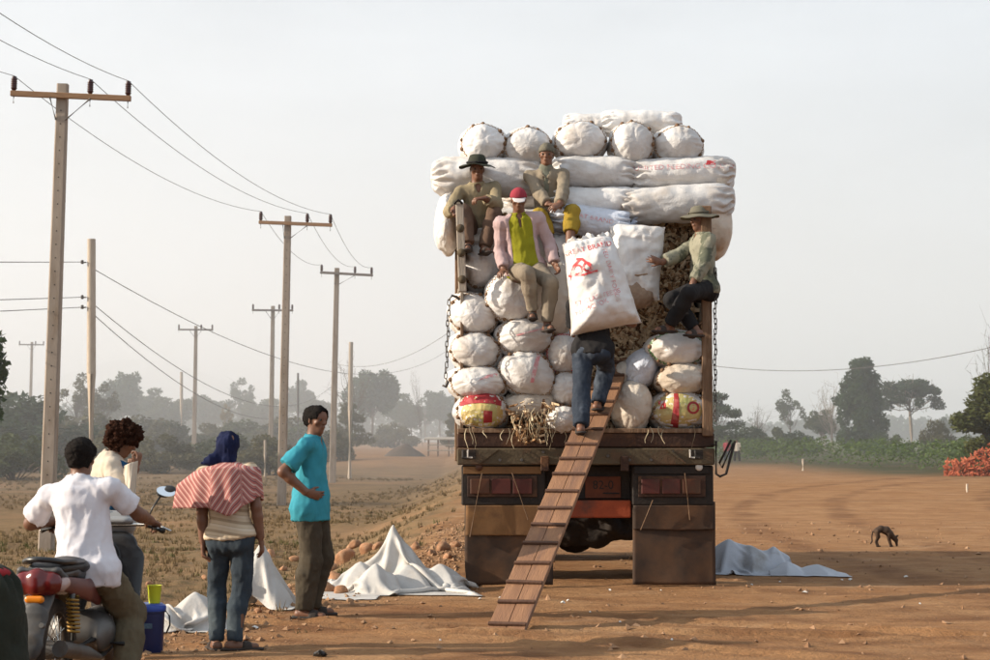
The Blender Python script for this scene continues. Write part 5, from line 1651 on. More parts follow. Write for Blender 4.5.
bnd = scf.grid(0.009)
bnd.cap(scf.pel + scf.U * 0.03, scf.pel + scf.U * 0.085, 0.088 * 1.51 + 0.016, None, 0, (scf.F, .78), [(scf.pel + scf.U * 0.105, scf.U), (scf.pel + scf.U * 0.035, -scf.U)])
scf.add('undershirt', bnd, fabric('undershirt_plum', (0.10, 0.045, 0.045), (0.07, 0.035, 0.035)), 0.006)
# head scarf: wrapped cloth with a knotted tail on the left
hs_ = Sdf(np.array(scf.hc) - 0.3, np.array(scf.hc) + 0.3, 0.007)
hh = scf.hh
q = lambda f, r, u: scf.hc + scf.HF * f * hh + scf.HR * r * hh + scf.HU * u * hh
hs_.cap(q(-.14, 0, .10), q(.10, 0, .15), .41 * hh, .39 * hh, .02, (scf.HR, .90))
hs_.cap(q(-.10, 0, -.30), q(-.10, 0, .05), .30 * hh, .38 * hh, .03, (scf.HR, .95))
hs_.cap(q(-.12, 0, -.50), q(-.06, 0, -.28), .34 * hh, .30 * hh, .03)
hs_.cap(q(-.2, -.15, -.25), q(-.25, -.55, -.52), .20 * hh, .16 * hh, .03, (scf.HF, .7))
hs_.cap(q(-.25, -.55, -.52), q(-.2, -.85, -.62), .16 * hh, .06 * hh, .03, (scf.HF, .6))
hs_.cap(q(.62, 0, -.25), q(.58, 0, .05), .33 * hh, .28 * hh, cut=True)
scf.add('head_scarf', hs_, M_navy, 0.012, 16)
# shawl: cloth laid round the shoulders, long flap to the left, point at the back
def shawl(p):
    nt, ns = 96, 30
    th = np.linspace(0, 2 * PI, nt, endpoint=False)          # 0 = person's right, pi/2 = front, pi = left, 3pi/2 = back
    T, S = np.meshgrid(th, np.linspace(0, 1, ns), indexing='ij')
    left = np.exp(-((np.angle(np.exp(1j * (T - PI * 1.06)))) / 0.55) ** 2)
    back = np.exp(-((np.angle(np.exp(1j * (T - PI * 1.58)))) / 0.40) ** 2)
    right = np.exp(-((np.angle(np.exp(1j * (T - 0.0)))) / 0.6) ** 2)
    length = 0.41 + 0.07 * left + 0.07 * back - 0.05 * right
    x0 = S * length
    # over the shoulder line then down
    a = 0.070 + np.minimum(x0, 0.180 + 0.09 * left) * (0.98 + 0.06 * left)
    bq = 0.078 + np.minimum(x0, 0.12) * 0.72
    drop = np.where(x0 < 0.16, x0 * 0.30, 0.048 + (x0 - 0.16) * (1.0 - 0.25 * left))
    fold = 0.016 * np.sin(T * 11 + 4 * fbm(np.stack([np.cos(T) * 2, np.sin(T) * 2, S * 2], -1), 2)) * np.clip(S * 1.6 - 0.4, 0, 1)
    a2 = a + fold + 0.075 * left * np.clip(S - 0.35, 0, 1)
    b2 = bq + fold + 0.02 * np.clip(S - 0.3, 0, 1)
    base = p.neck - p.org
    X = np.array(base)[None, None] + (np.cos(T) * a2)[..., None] * np.array(p.R) + (np.sin(T) * b2)[..., None] * np.array(p.F) - drop[..., None] * np.array(p.U) + 0.035 * np.array(p.U)
    i = np.arange(nt * ns).reshape(nt, ns); j = np.roll(i, -1, 0)
    Fq = np.stack([i[:, :-1], i[:, 1:], j[:, 1:], j[:, :-1]], -1).reshape(-1, 4)
    nrm = np.stack([np.cos(T), np.sin(T), 0 * T], -1)
    V = X.reshape(-1, 3)
    N3 = (np.cos(T)[..., None] * np.array(p.R) + np.sin(T)[..., None] * np.array(p.F)).reshape(-1, 3)
    n = nt * ns
    V = np.concatenate([V, V - N3 * 0.005])
    rim = np.concatenate([np.stack([i[:, e], j[:, e], j[:, e] + n, i[:, e] + n], -1) if e == 0 else np.stack([j[:, e], i[:, e], i[:, e] + n, j[:, e] + n], -1) for e in (0, ns - 1)])
    o = link('striped_shawl', mesh_np('striped_shawl', V, np.concatenate([Fq, Fq[:, ::-1] + n, rim])), M_stripe, p.ob)
    st = ((X - np.array(base)) @ np.array(p.R)) * 0.9 + ((X - np.array(base)) @ np.array(p.U)) * 0.75
    st = np.where(np.cos(T - PI * 1.58) > 0.9, ((X - np.array(base)) @ np.array(p.R)) * 0.8 - ((X - np.array(base)) @ np.array(p.U)) * 0.6 + 0.1, st)
    a_ = o.data.attributes.new('stripe', 'FLOAT', 'POINT'); a_.data.foreach_set('value', np.concatenate([st.ravel()] * 2).astype(np.float32))
    return o
shawl(scf)
scf.shoes(M_sandal)

# 4 man in turquoise shirt
bm_p = W(311, 508, 14.6)
blu = Person('person', 'man in a turquoise short-sleeved shirt standing with a hand on his hip', 1.70, bm_p, 98, 0.0, (0.0, 0.03, 1), headF=(0.80, -0.62, -0.03), headU=(0.06, 0, 1),
    hr=W(307, 493, 14.38), hl=None, pr=(-0.95, -0.35, -0.15), fr=W(304, 612, 14.55), fl=W(311, 608, 14.75), toe=((0.95, 0.1, 0), (0.9, -0.3, 0)), kr=(1, 0, 0), kl=(1, 0.1, 0),
    wr=((0.9, 0.30, -0.25), (0.1, 0.9, 0.1)), curl=(0.4, 0.35), belly=0.0, skin=M_skind, neckf=0.01)
blu.shirt(M_turq, 0.80, -0.060, 0.017, 0.022, 0.009, puff=0.030)
blu.trousers(M_dkolive, 1.97, 0.014, 0.020, 0.010)
blu.hair(M_hair, 0.012, -0.14, 0.19, 0.009)
blu.shoes(M_sandal)

# 5 man in the dark wide-brimmed hat, upper left of the load
p5 = Person('person', 'man in dark wide-brimmed hat and khaki shirt sitting at the load\'s upper left', 1.62, W(481, 236, 18.12), 172, W(481, 250, 18).z, (-0.08, -0.30, 1), headF=(0.12, -1, -0.12), headU=(0, -0.1, 1),
    hr=W(455, 209, 17.62), hl=W(484, 198, 17.62), pr=(-0.5, 0.5, -0.6), pl=(0.5, 0.1, -0.8), fr=W(468, 246, 17.62), fl=W(484, 249, 17.66), kr=(-0.25, -0.6, 1), kl=(0.25, -0.6, 1),
    wr=((0.1, -0.5, -0.8), (0.3, -0.6, 0.2)), wl=((-0.8, -0.2, -0.1), (0, 0.3, -1)), skin=M_skind, curl=(0.6, 0.7), group='men on top of the load', fat=0.92)
p5.shirt(M_khaki, 1.75, 0.0, 0.014, 0.014, 0.009); p5.trousers(M_brownt); p5.shoes(M_sandal)
p5.hat(M_hatd, 0.085, 0.02, 0.10, bandm=M_blackc)
# 6 man in knit cap
p6 = Person('person', 'man in a grey knit cap and mustard trousers sitting behind the red-capped man', 1.62, W(549, 222, 18.15), 186, W(549, 250, 18).z, (-0.06, -0.22, 1), headF=(-0.10, -1, -0.10), headU=(0.03, -0.06, 1),
    hr=W(549, 205, 17.72), hl=W(559, 210, 17.60), pr=(-0.6, 0.2, -0.8), pl=(0.6, 0.2, -0.8), fr=W(556, 252, 17.72), fl=W(569, 248, 17.62), kr=(-0.45, -0.7, 0.9), kl=(0.45, -0.7, 0.9),
    wr=((0.9, -0.2, 0.0), (0, 0.2, -1)), wl=((-0.6, -0.5, -0.35), (-0.3, 0.5, -0.6)), skin=M_skin, curl=(0.6, 0.5), group='men on top of the load', fat=0.88)
p6.shirt(M_jackk, 1.85, 0.0, 0.013, 0.010, 0.010, name='jacket', vneck=0.22); p6.trousers(M_ytr, 1.55, 0.012, 0.02); p6.shoes(M_sandal)
ins = p6.grid(0.009)
p6.torso(ins, 0.006, 0.05 * p6.H, True)
ins.cap(p6.neck - p6.U * .02, p6.neck + p6.U * .025, .078, .070, .02)
p6.add('undershirt', ins, M_greyg, 0.006)
kc = Sdf(np.array(p6.hc) - 0.2, np.array(p6.hc) + 0.22, 0.0065)
q6 = lambda f, r, u: p6.hc + p6.HF * f * p6.hh + p6.HR * r * p6.hh + p6.HU * u * p6.hh
kc.cap(q6(-.13, 0, .14), q6(.08, 0, .18), .355 * p6.hh + .016, .345 * p6.hh + .014, .01, (p6.HR, .9), [(q6(0.0, 0, .10), -(p6.HU - p6.HF * 0.15))])
kc.cap(q6(-.30, 0, .08), q6(-.12, 0, .12), .22 * p6.hh, .3 * p6.hh, .02)
p6.add('knit_cap', kc, M_capg, 0.004, 30)
# 7 man in red cap
p7 = Person('person', 'man in red cap, yellow polo and open pink overshirt perched on the sacks', 1.64, W(526, 270, 17.50), 176, W(526, 330, 17.5).z, (-0.14, -0.10, 1), headF=(0.05, -1, -0.20), headU=(-0.02, -0.16, 1),
    hr=W(504, 270, 17.36), hl=W(555, 265, 17.40), pr=(-0.30, 1, -0.2), pl=(0.40, 1, 0.0), fr=W(533, 314, 17.25), fl=W(547, 326, 17.20), kr=(0.1, -1, 0.45), kl=(0.5, -1, 0.5),
    wr=((-0.35, -0.75, -0.35), (0, -0.2, -1)), wl=((0.35, -0.5, -0.6), (-0.3, -0.5, -0.3)), skin=M_skind, curl=(0.5, 0.4), group='men on top of the load', fat=0.92)
p7.shirt(M_ypolo, 0.0, -0.035, 0.013, 0.01, 0.009, name='polo_shirt', vneck=0.10)
ov = p7.grid(0.010)
p7.torso(ov, 0.021, -0.02 * p7.H, True, 0.014)
for e in (-1, 1): p7.arm(ov, e, 0.013, 1.86, 0.010)
ov.cap(p7.neck + p7.U * 0.012 * p7.H, p7.neck + p7.U * 0.17, 0.046 * p7.H, None, cut=True)
ov.cap(p7.neck + p7.F * 0.20 + p7.U * 0.08, p7.pel + p7.F * 0.25 - p7.U * 0.1, 0.17, 0.21, cut=True)
p7.add('overshirt', ov, M_pink, 0.011)
p7.trousers(M_beige, 1.9, 0.006, 0.012)
p7.shoes(M_sandal)
rc = Sdf(np.array(p7.hc) - 0.24, np.array(p7.hc) + 0.24, 0.0065)
q7 = lambda f, r, u: p7.hc + p7.HF * f * p7.hh + p7.HR * r * p7.hh + p7.HU * u * p7.hh
rc.cap(q7(-.12, 0, .14), q7(.08, 0, .18), .355 * p7.hh + .014, .345 * p7.hh + .014, .01, (p7.HR, .9), [(q7(0, 0, .13), -p7.HU)])
cap7 = p7.add('baseball_cap', rc, M_capr, 0.002, 20)
rb = Sdf(np.array(p7.hc) - 0.24, np.array(p7.hc) + 0.24, 0.0055)
rb.cap(q7(.20, 0, .16), q7(.62, 0, .02), .33 * p7.hh, .27 * p7.hh, 0, (p7.HU + p7.HF * 0.3, .12))
p7.add('brim', rb, M_capw, 0, parent=cap7)
# 8 carrier on the ramp
tA, tB = ramp_at_row(436), ramp_at_row(411)
fA, fB = ramp_pt(tA, -0.03, 0.085), ramp_pt(tB, 0.03, 0.085)
c_p = Vector((W(592, 352, fB.y).x, fB.y - 0.14, W(592, 350, fB.y - 0.14).z))
p8 = Person('person', 'man in black shirt and jeans climbing the ramp under a carried sack', 1.64, c_p, 8, fA.z - 0.06, (0.02, 0.42, 1), headF=(0.1, 1, -0.2), headU=(0.1, 0.5, 1),
    hr=W(618, 318, c_p.y - 0.06), hl=W(581, 312, c_p.y + 0.15), pr=(0.8, -0.3, -0.9), pl=(-0.2, 0.6, -0.9), fl=fA, fr=fB, kr=(0.25, 1, 0.1), kl=(-0.1, 1, 0.1),
    wr=((-0.3, -0.3, 0.9), (-0.7, -0.3, 0.1)), wl=((0.3, -0.3, 0.9), (0.7, -0.3, 0.1)), skin=M_skind, curl=(0.4, 0.4))
p8.shirt(M_blackc, 0.8, -0.05, 0.015, 0.015, 0.010, collar=False, vneck=0)
p8.trousers(M_jeans2, 1.95, 0.012, 0.016, 0.010)
p8.hair(M_hair); p8.shoes(M_sandal)
# the sack on his shoulders
cs = Vector(W(597, 284, c_p.y - 0.02)); k8 = FPX / cs.y
Rc = Matrix.Rotation(-0.20, 3, 'Y') @ Matrix.Rotation(-0.10, 3, 'X') @ Matrix.Rotation(0.10, 3, 'Z')
carried = place_sack(pillow_np(70 / k8, 93 / k8, 0.52, 8, taper=0.30, ruffle=0.0, sag=0.18, nu=56, nv=70), cs, Rc, M_sack, 'large white sack with red lettering and emblem, carried up the ramp on a man\'s shoulders')
# tied ruffled mouth
rm = MB()
for L_ in range(3):
    pass
rv, rf = [], []
na, nb = 40, 10
for side in (0, 1):
    for i in range(na):
        a = -1 + 2 * i / (na - 1)
        for j in range(nb):
            t = j / (nb - 1)
            rv.append((a * (0.185 + 0.05 * t), 0.018 * math.sin(a * 17 + 2 * t) * (0.3 + t) + 0.004 * side, 0.40 + 0.075 * t + 0.018 * math.sin(a * 9 + 1) * t + 0.008 * math.sin(a * 31) * t - 0.03 * a * a))
n = na * nb
for i in range(na - 1):
    for j in range(nb - 1):
        a = i * nb + j
        rf.append((a, a + nb, a + nb + 1, a + 1)); rf.append((n + a, n + a + 1, n + a + nb + 1, n + a + nb))
for i in range(na - 1):
    a = i * nb + nb - 1; rf.append((a, a + nb, n + a + nb, n + a))
ruf = rm.add(rv, rf).build('ruffled_mouth', M_sack, carried, smooth=True)
MB().tube([(x, -0.012 + 0.016 * math.sin(x * 80), 0.405 - 0.8 * x * x) for x in np.linspace(-0.19, 0.19, 40)], 0.007, 5).build('green_tie', M_threadg, carried, smooth=True)
dg = cs.y - 0.3
text_on(carried, 'GREAT BRAND', 0.070, 588, 247, 0.24, M_red, 1.0)
text_on(carried, 'UNITED DAIRY FOODS', 0.058, 610, 268, math.radians(-76), M_redf, 1.05)
text_on(carried, '57 CLASS FEEDS', 0.062, 598, 297, 0.30, M_redf, 1.0)
text_on(carried, 'NAMCHOK', 0.062, 592, 307, 0.40, M_redf, 1.0)
def stroke(pts, w):
    out = []
    for (x0, y0), (x1, y1) in zip(pts[:-1], pts[1:]):
        L = math.hypot(x1 - x0, y1 - y0); nx, ny = -(y1 - y0) / L * w / 2, (x1 - x0) / L * w / 2
        ex, ey = (x1 - x0) / L * w * .3, (y1 - y0) / L * w * .3
        out.append([(x0 + nx - ex, y0 + ny - ey), (x0 - nx - ex, y0 - ny - ey), (x1 - nx + ex, y1 - ny + ey), (x1 + nx + ex, y1 + ny + ey)])
    return out
lg = stroke([(-0.125, -0.09), (-0.075, 0.035), (-0.02, 0.085)], 0.024) + stroke([(-0.045, 0.095), (0.0, 0.09), (0.085, -0.005), (0.05, -0.03)], 0.022) + stroke([(-0.125, -0.05), (0.0, -0.062), (0.13, -0.03)], 0.02)
lg += stroke([(-0.05 + 0.04 * math.cos(w), -0.005 + 0.042 * math.sin(w)) for w in np.linspace(0, 2 * PI, 13)], 0.017)
lg += stroke([(0.04 + 0.035 * math.cos(w), 0.012 + 0.040 * math.sin(w)) for w in np.linspace(0, 2 * PI, 13)], 0.017)
print_on(carried, shape_me(lg), 583, 268, 0.06, M_red, 'printed_emblem', 0.006)
# 9 man in boonie hat
p9 = Person('person', 'man in grey-green brimmed hat, camouflage shirt and black trousers at the load\'s right side', 1.62, W(704, 289, 17.55), -103, W(690, 332, 17.4).z, (-0.03, -0.02, 1), headF=(-0.85, -0.45, -0.1), headU=(-0.05, 0, 1),
    hr=W(655, 266, 17.40), hl=W(692, 284, 17.22), pr=(0.2, 0.3, -0.9), pl=(0.8, -0.2, -0.2), fl=W(668, 327, 17.30), fr=W(697, 331, 17.35), kl=(-0.25, -1.0, 0.3), kr=(-0.9, -0.1, 0.6),
    wr=((-0.75, -0.1, 0.25), (-0.3, 0.9, 0.1)), wl=((-0.6, 0.1, -0.6), (0.3, 0.3, -0.8)), skin=M_skind, curl=(0.5, 0.3), toe=((-0.7, -0.6, 0), (-0.6, -0.7, 0)), group='men on top of the load')
p9.shirt(M_camo, 1.8, -0.03, 0.015, 0.015, 0.010); p9.trousers(M_blackc, 1.9); p9.shoes(M_sandal)
p9.hat(M_boon, 0.078, 0.03, 0.085, bandm=M_capg, wave=0.01)
# 10 far walkers
for (px, lab, ms, mt) in ((737, 'tiny far figure in a pale top walking at the edge of the green crop', M_cream, M_blackc), (727, 'tiny far figure in a dull red top half hidden behind the truck\'s tail step', M_capr, M_jeans)):
    g = W(px, 463, 88)
    fp = Person('person', lab, 1.12, Vector((g.x, 88, 0.60)), 200, 0.02, (0, 0, 1), fl=Vector((g.x + 0.12, 87.9, 0.055)), fr=Vector((g.x - 0.10, 88.2, 0.055)), res=0.02)
    fp.shirt(ms, 0.9, -0.03, collar=False, amp=0); fp.trousers(mt, amp=0); fp.hair(M_hair, noise=0)
# ---------------------------------------------------------------- motorbike
M_plas = mat('bike_plastic_grey', (0.085, 0.082, 0.080), (0.06, 0.058, 0.056), scale=6, rough=0.5, bump=0.05, c3=(0.13, 0.10, 0.075), s3=3)
M_bblack = mat('bike_black', (0.012, 0.012, 0.013), (0.022, 0.02, 0.019), rough=0.35, spec=0.5)
M_seat = mat('seat_vinyl', (0.016, 0.015, 0.015), (0.024, 0.022, 0.021), rough=0.5, bump=0.1, bscale=120)
M_tail = mat('tail_lamp_red', (0.14, 0.010, 0.009), (0.10, 0.009, 0.008), rough=0.22, spec=0.6)
M_tailw = mat('lamp_clear', (0.42, 0.30, 0.27), (0.36, 0.25, 0.22), rough=0.2, spec=0.6)
M_orl = mat('reflector_orange', (0.75, 0.24, 0.015), (0.65, 0.19, 0.01), rough=0.3, spec=0.5)
M_side = mat('side_panel_red', (0.12, 0.024, 0.018), (0.075, 0.018, 0.015), rough=0.4, scale=9, spec=0.5, c3=(0.03, 0.03, 0.035), s3=3)
M_gold = mat('spring_gold', (0.36, 0.21, 0.04), (0.25, 0.14, 0.03), rough=0.45, metal=0.4)
M_chrome = mat('chrome', (0.55, 0.54, 0.52), (0.45, 0.44, 0.42), rough=0.2, metal=1.0)
M_mirror = mat('mirror_glass', (0.85, 0.88, 0.9), rough=0.03, metal=1.0)
M_engine = mat('engine_alloy', (0.16, 0.15, 0.14), (0.10, 0.095, 0.09), rough=0.5, metal=0.7, c3=(0.10, 0.07, 0.05), s3=4)
M_fairing = mat('fairing_silver', (0.24, 0.24, 0.24), (0.19, 0.19, 0.185), rough=0.35, spec=0.5)
bike = thing('motorbike', BO, 'underbone motorbike with red tail lamp and silver fairing, ridden by the white-shirted man', 'motorbike', None, -by)
def bsdf(lo, hi, h=0.008): return Sdf(lo, hi, h)
V3 = Vector
def bl_cap(name, segs, m, h=0.008, k=0.015, par=None, lab=None):
    """panel built from tapered capsules given as (a, b, ra, rb, flat)"""
    A = np.array([q for sg in segs for q in sg[:2]], dtype=float); rm = max(max(sg[2], sg[3]) for sg in segs)
    b = Sdf(A.min(0) - rm - 0.03, A.max(0) + rm + 0.03, h)
    for sg in segs:
        if len(sg) > 5 and sg[5] == 'cut': b.cap(sg[0], sg[1], sg[2], sg[3], cut=True)
        else: b.cap(sg[0], sg[1], sg[2], sg[3], k, sg[4])
    return link(name, b.mesh(name, 1), m, par or bike)
# local axes: x right, y forward, z up
X_, Y_, Z_ = (1, 0, 0), (0, 1, 0), (0, 0, 1)
tailc = bl_cap('tail_cowl', [((0, -0.22, 0.70), (0, 0.10, 0.71), 0.085, 0.11, (Z_, .62)), ((0, 0.10, 0.71), (0, 0.50, 0.66), 0.11, 0.09, (Z_, .7))], M_bblack)
bl_cap('tail_lamp', [((-0.07, -0.25, 0.675), (0.07, -0.25, 0.675), 0.066, 0.066, (Y_, .8)), ((0, -0.27, 0.66), (0, -0.265, 0.70), 0.06, 0.06, (Y_, .8))], M_tail, 0.006)
for e in (-1, 1):
    bl_cap('turn_signal', [((0.115 * e, -0.225, 0.665), (0.13 * e, -0.20, 0.675), 0.040, 0.034, None)], M_tailw, 0.006)
lens_ = bl_cap('lamp_rim', [((-0.10, -0.235, 0.745), (0.10, -0.235, 0.745), 0.022, 0.022, (Z_, .6)), ((-0.10, -0.235, 0.745), (-0.135, -0.19, 0.70), 0.02, 0.016, None), ((0.10, -0.235, 0.745), (0.135, -0.19, 0.70), 0.02, 0.016, None)], M_plas, 0.006)
bl_cap('orange_reflector', [((-0.035, -0.305, 0.592), (0.035, -0.305, 0.592), 0.021, 0.021, (Y_, .6))], M_orl, 0.005)
bl_cap('rear_fender', [((0, -0.22, 0.60), (0, -0.31, 0.50), 0.085, 0.075, (Y_, .35)), ((0, -0.31, 0.50), (0, -0.375, 0.35), 0.078, 0.07, (Y_, .28)), ((0, -0.375, 0.35), (0, -0.385, 0.33), 0.07, 0.06, (Y_, .28))], M_plas, 0.007)
for e in (-1, 1):
    MB().lathe([(0.0, 0.012), (0.014, 0.012), (0.02, 0.004), (0.02, -0.006)], (0.055 * e, -0.338, 0.455), (0, -1, 0.3), 14).build('fender_bolt', M_engine, bike, auto=40)
rail = MB().tube([(-0.11, 0.18, 0.765), (-0.115, 0.0, 0.775), (-0.105, -0.17, 0.785), (-0.06, -0.235, 0.80), (0.0, -0.25, 0.805), (0.06, -0.235, 0.80), (0.105, -0.17, 0.785), (0.115, 0.0, 0.775), (0.11, 0.18, 0.765)], 0.016, 10).build('grab_rail', M_bblack, bike, smooth=True)
bl_cap('seat', [((0, -0.08, 0.745), (0, 0.22, 0.735), 0.11, 0.125, (Z_, .42)), ((0, 0.22, 0.735), (0, 0.58, 0.69), 0.125, 0.085, (Z_, .45))], M_seat)
for e in (-1, 1):
    bl_cap('side_panel', [((0.105 * e, -0.14, 0.665), (0.135 * e, 0.22, 0.60), 0.042, 0.062, (X_, .35)), ((0.135 * e, 0.22, 0.60), (0.12 * e, 0.44, 0.54), 0.062, 0.05, (X_, .35))], M_side, 0.007)
    sh_ = MB().tube([(0.115 * e, -0.02, 0.60), (0.115 * e, 0.02, 0.34)], 0.017, 10).build('shock_absorber', M_engine, bike, smooth=True)
    MB().tube([(0.115 * e + 0.031 * math.cos(w), -0.015 + 0.035 * (w / 56.5) + 0.031 * math.sin(w), 0.585 - 0.2 * w / 56.5) for w in np.linspace(0, 56.5, 145)], 0.0075, 6).build('coil_spring', M_gold, sh_, smooth=True)
def wheel(y, r):
    w = MB().torus((0, y, r), r - 0.042, 0.042, (1, 0, 0), 44, 12).build('wheel', M_rubber, bike, smooth=True)
    MB().lathe([(r - 0.075, -0.025), (r - 0.06, -0.03), (r - 0.055, 0), (r - 0.06, 0.03), (r - 0.075, 0.025)], (0, y, r), (1, 0, 0), 40, closed=True).build('rim', M_chrome, w, auto=40)
    MB().lathe([(0, -0.06), (0.03, -0.06), (0.055, -0.045), (0.055, 0.045), (0.03, 0.06), (0, 0.06)], (0, y, r), (1, 0, 0), 20).build('hub', M_engine, w, auto=40)
    sp = MB().tube([(-0.03, y, r + 0.05), (0.01, y + 0.03, r + r - 0.075)], 0.003, 5).mesh('spoke')
    for k in range(28):
        a = 2 * PI * k / 28
        M = Matrix.Translation((0, y, r)) @ Matrix.Rotation(a, 4, 'X') @ Matrix.Rotation(PI * (k % 2), 4, 'Z') @ Matrix.Translation((0, -y, -r))
        o = link('spoke', sp, M_chrome, w); o.matrix_local = M
wheel(0.0, 0.285); wheel(1.22, 0.285)
bl_cap('engine', [((-0.07, 0.52, 0.33), (0.07, 0.52, 0.33), 0.13, 0.13, None), ((0, 0.60, 0.36), (0, 0.82, 0.38), 0.085, 0.075, None), ((0.13, 0.48, 0.31), (0.13, 0.58, 0.31), 0.09, 0.09, (X_, .4))], M_engine, 0.009)
MB().tube([(0.12, 0.72, 0.22), (0.13, 0.45, 0.19), (0.145, 0.15, 0.25), (0.15, -0.32, 0.33)], [0.018, 0.02, 0.042, 0.045], 14).build('exhaust', M_engine, bike, auto=40)
MB().tube([(0.10, 0.02, 0.285), (0.10, 0.45, 0.30)], 0.022, 8).build('swing_arm', M_bblack, bike)
MB().tube([(-0.10, 0.02, 0.285), (-0.10, 0.45, 0.30)], 0.035, 8).build('chain_case', M_bblack, bike)
bl_cap('leg_shield', [((-0.14, 0.98, 0.72), (-0.17, 0.84, 0.42), 0.10, 0.08, (Y_, .35)), ((0.14, 0.98, 0.72), (0.17, 0.84, 0.42), 0.10, 0.08, (Y_, .35)), ((-0.10, 1.0, 0.80), (0.10, 1.0, 0.80), 0.09, 0.09, (Y_, .5)), ((0, 0.95, 0.74), (0, 0.62, 0.58), 0.09, 0.075, None)], M_bblack, 0.009)
bl_cap('front_fairing', [((-0.07, 1.08, 0.93), (0.07, 1.08, 0.93), 0.085, 0.085, (Y_, .8)), ((0, 1.14, 0.86), (0, 1.20, 0.70), 0.12, 0.07, (Y_, .6)), ((-0.11, 1.0, 0.955), (0.11, 1.0, 0.955), 0.05, 0.05, (Z_, .5))], M_fairing, 0.008)
bl_cap('headlight', [((-0.05, 1.17, 0.92), (0.05, 1.17, 0.92), 0.055, 0.055, (Y_, .5))], M_chrome, 0.007)
bl_cap('front_fender', [((0, 1.02, 0.50), (0, 1.20, 0.60), 0.06, 0.07, (X_, .9)), ((0, 1.20, 0.60), (0, 1.40, 0.52), 0.07, 0.05, (X_, .9)), ((0, 1.22, 0.285), (0.001, 1.22, 0.285), 0.30, 0.30, None, 'cut')], M_side, 0.009)
for e in (-1, 1):
    MB().tube([(0.085 * e, 1.22, 0.285), (0.085 * e, 1.08, 0.72)], 0.022, 10).build('fork', M_engine, bike, smooth=True)
MB().tube([(-0.35, 0.90, 0.905), (-0.25, 0.97, 0.935), (-0.12, 1.0, 0.93), (0.12, 1.0, 0.93), (0.25, 0.97, 0.935), (0.35, 0.90, 0.905)], 0.012, 8).build('handlebar', M_chrome, bike, smooth=True)
for e in (-1, 1):
    MB().tube([(0.26 * e, 0.965, 0.932), (0.38 * e, 0.885, 0.90)], 0.019, 10).build('grip', M_seat, bike, smooth=True)
    MB().tube([(0.24 * e, 1.01, 0.93), (0.32 * e, 1.01, 0.925), (0.41 * e, 0.955, 0.895)], 0.007, 6).build('brake_lever', M_chrome, bike, smooth=True)
    M = Matrix.Rotation(-0.30 * e, 4, 'Y')
    mc = V3((0.365 * e, 1.0, 1.135)) if e > 0 else V3((-0.365, 1.0, 1.12))
    st = MB().tube([(0.25 * e, 0.98, 0.94), (0.28 * e, 0.99, 1.03), (0.335 * e, 1.0, 1.115)], 0.006, 6).build('mirror_stalk', M_bblack, bike, smooth=True)
    hs2 = MB().ball((0, 0, 0), 1.0, 10, (0.066, 0.020, 0.036)).build('mirror_shell', M_bblack, st, smooth=True)
    hs2.location = mc; hs2.rotation_euler = (0, -0.22 * e, -0.15)
    gl = MB().prism([(0.059 * math.cos(w), 0.030 * math.sin(w)) for w in np.linspace(0, 2 * PI, 28, endpoint=False)], 0.004, Matrix.Translation(mc + V3((0.003, -0.017, 0))) @ Matrix.Rotation(-0.22 * e * -1, 4, 'Y') @ Matrix.Rotation(PI / 2 - 0.30, 4, 'X')).build('mirror_glass', M_mirror, st)
for e in (-1, 1):
    MB().tube([(0.10 * e, 0.50, 0.27), (0.26 * e, 0.50, 0.265)], 0.014, 8).build('foot_peg', M_seat, bike, smooth=True)
bag_ = bl_cap('hanging_bag', [((0.10, 0.80, 0.66), (0.13, 0.82, 0.50), 0.085, 0.11, (Y_, .6))], M_blackc, 0.01, lab=None)
# dark bundle at the left edge
bd = sack_np(0.85, 0.21, 0.20, 91, p=3.0)
M_dkgr = mat('dark_green_canvas', (0.012, 0.016, 0.010), (0.02, 0.022, 0.014), scale=5, bump=0.2)
o = link('canvas_bundle', mesh_np('canvas_bundle', *bd), M_dkgr, None, (W(-13, 600, 9.35).x, 9.35, 0.40))
tag(o, 'dark green canvas bundle with a red fold on top at the bottom left corner', 'bundle')
MB().ball((0.02, -0.03, 0.375), 0.1, 8, (1.1, 0.8, 0.35)).build('red_fold', fabric('red_cloth', (0.30, 0.03, 0.035)), o, smooth=True)

# ---------------------------------------------------------------- bucket and cup
M_bucket = mat('bucket_blue', (0.012, 0.02, 0.085), (0.010, 0.016, 0.065), rough=0.45, scale=6, spec=0.4)
M_lid = mat('lid_blue', (0.03, 0.075, 0.36), (0.025, 0.06, 0.30), rough=0.4, spec=0.4)
M_cup = mat('cup_lime', (0.58, 0.62, 0.03), (0.50, 0.54, 0.03), rough=0.4, spec=0.4)
bp_ = W(149.5, 651, 12.3); bz = float(ground_z(bp_.x, 12.3))
bkt = thing('water_bucket', (bp_.x, 12.3, bz), 'dark blue lidded plastic bucket standing on the dirt beside the motorbike', 'bucket')
MB().lathe([(0, 0.005), (0.078, 0.005), (0.084, 0.0), (0.090, 0.012), (0.099, 0.27), (0.104, 0.275), (0.104, 0.30), (0.099, 0.302)], n=36).build('pail', M_bucket, bkt, auto=40)
MB().lathe([(0.107, 0.285), (0.110, 0.29), (0.110, 0.315), (0.104, 0.323), (0.09, 0.328), (0.085, 0.334), (0, 0.336)], n=36).build('lid', M_lid, bkt, auto=40)
MB().tube([(0.104, 0, 0.285), (0.135, -0.015, 0.25), (0.14, -0.02, 0.19), (0.118, -0.015, 0.14)], 0.006, 6).build('handle', M_bblack, bkt, smooth=True)
MB().box((0.0, -0.0985, 0.19), (0.07, 0.003, 0.035), None, 0.001).build('sticker', mat('sticker_faded', (0.10, 0.15, 0.20), (0.05, 0.09, 0.14), scale=60), bkt)
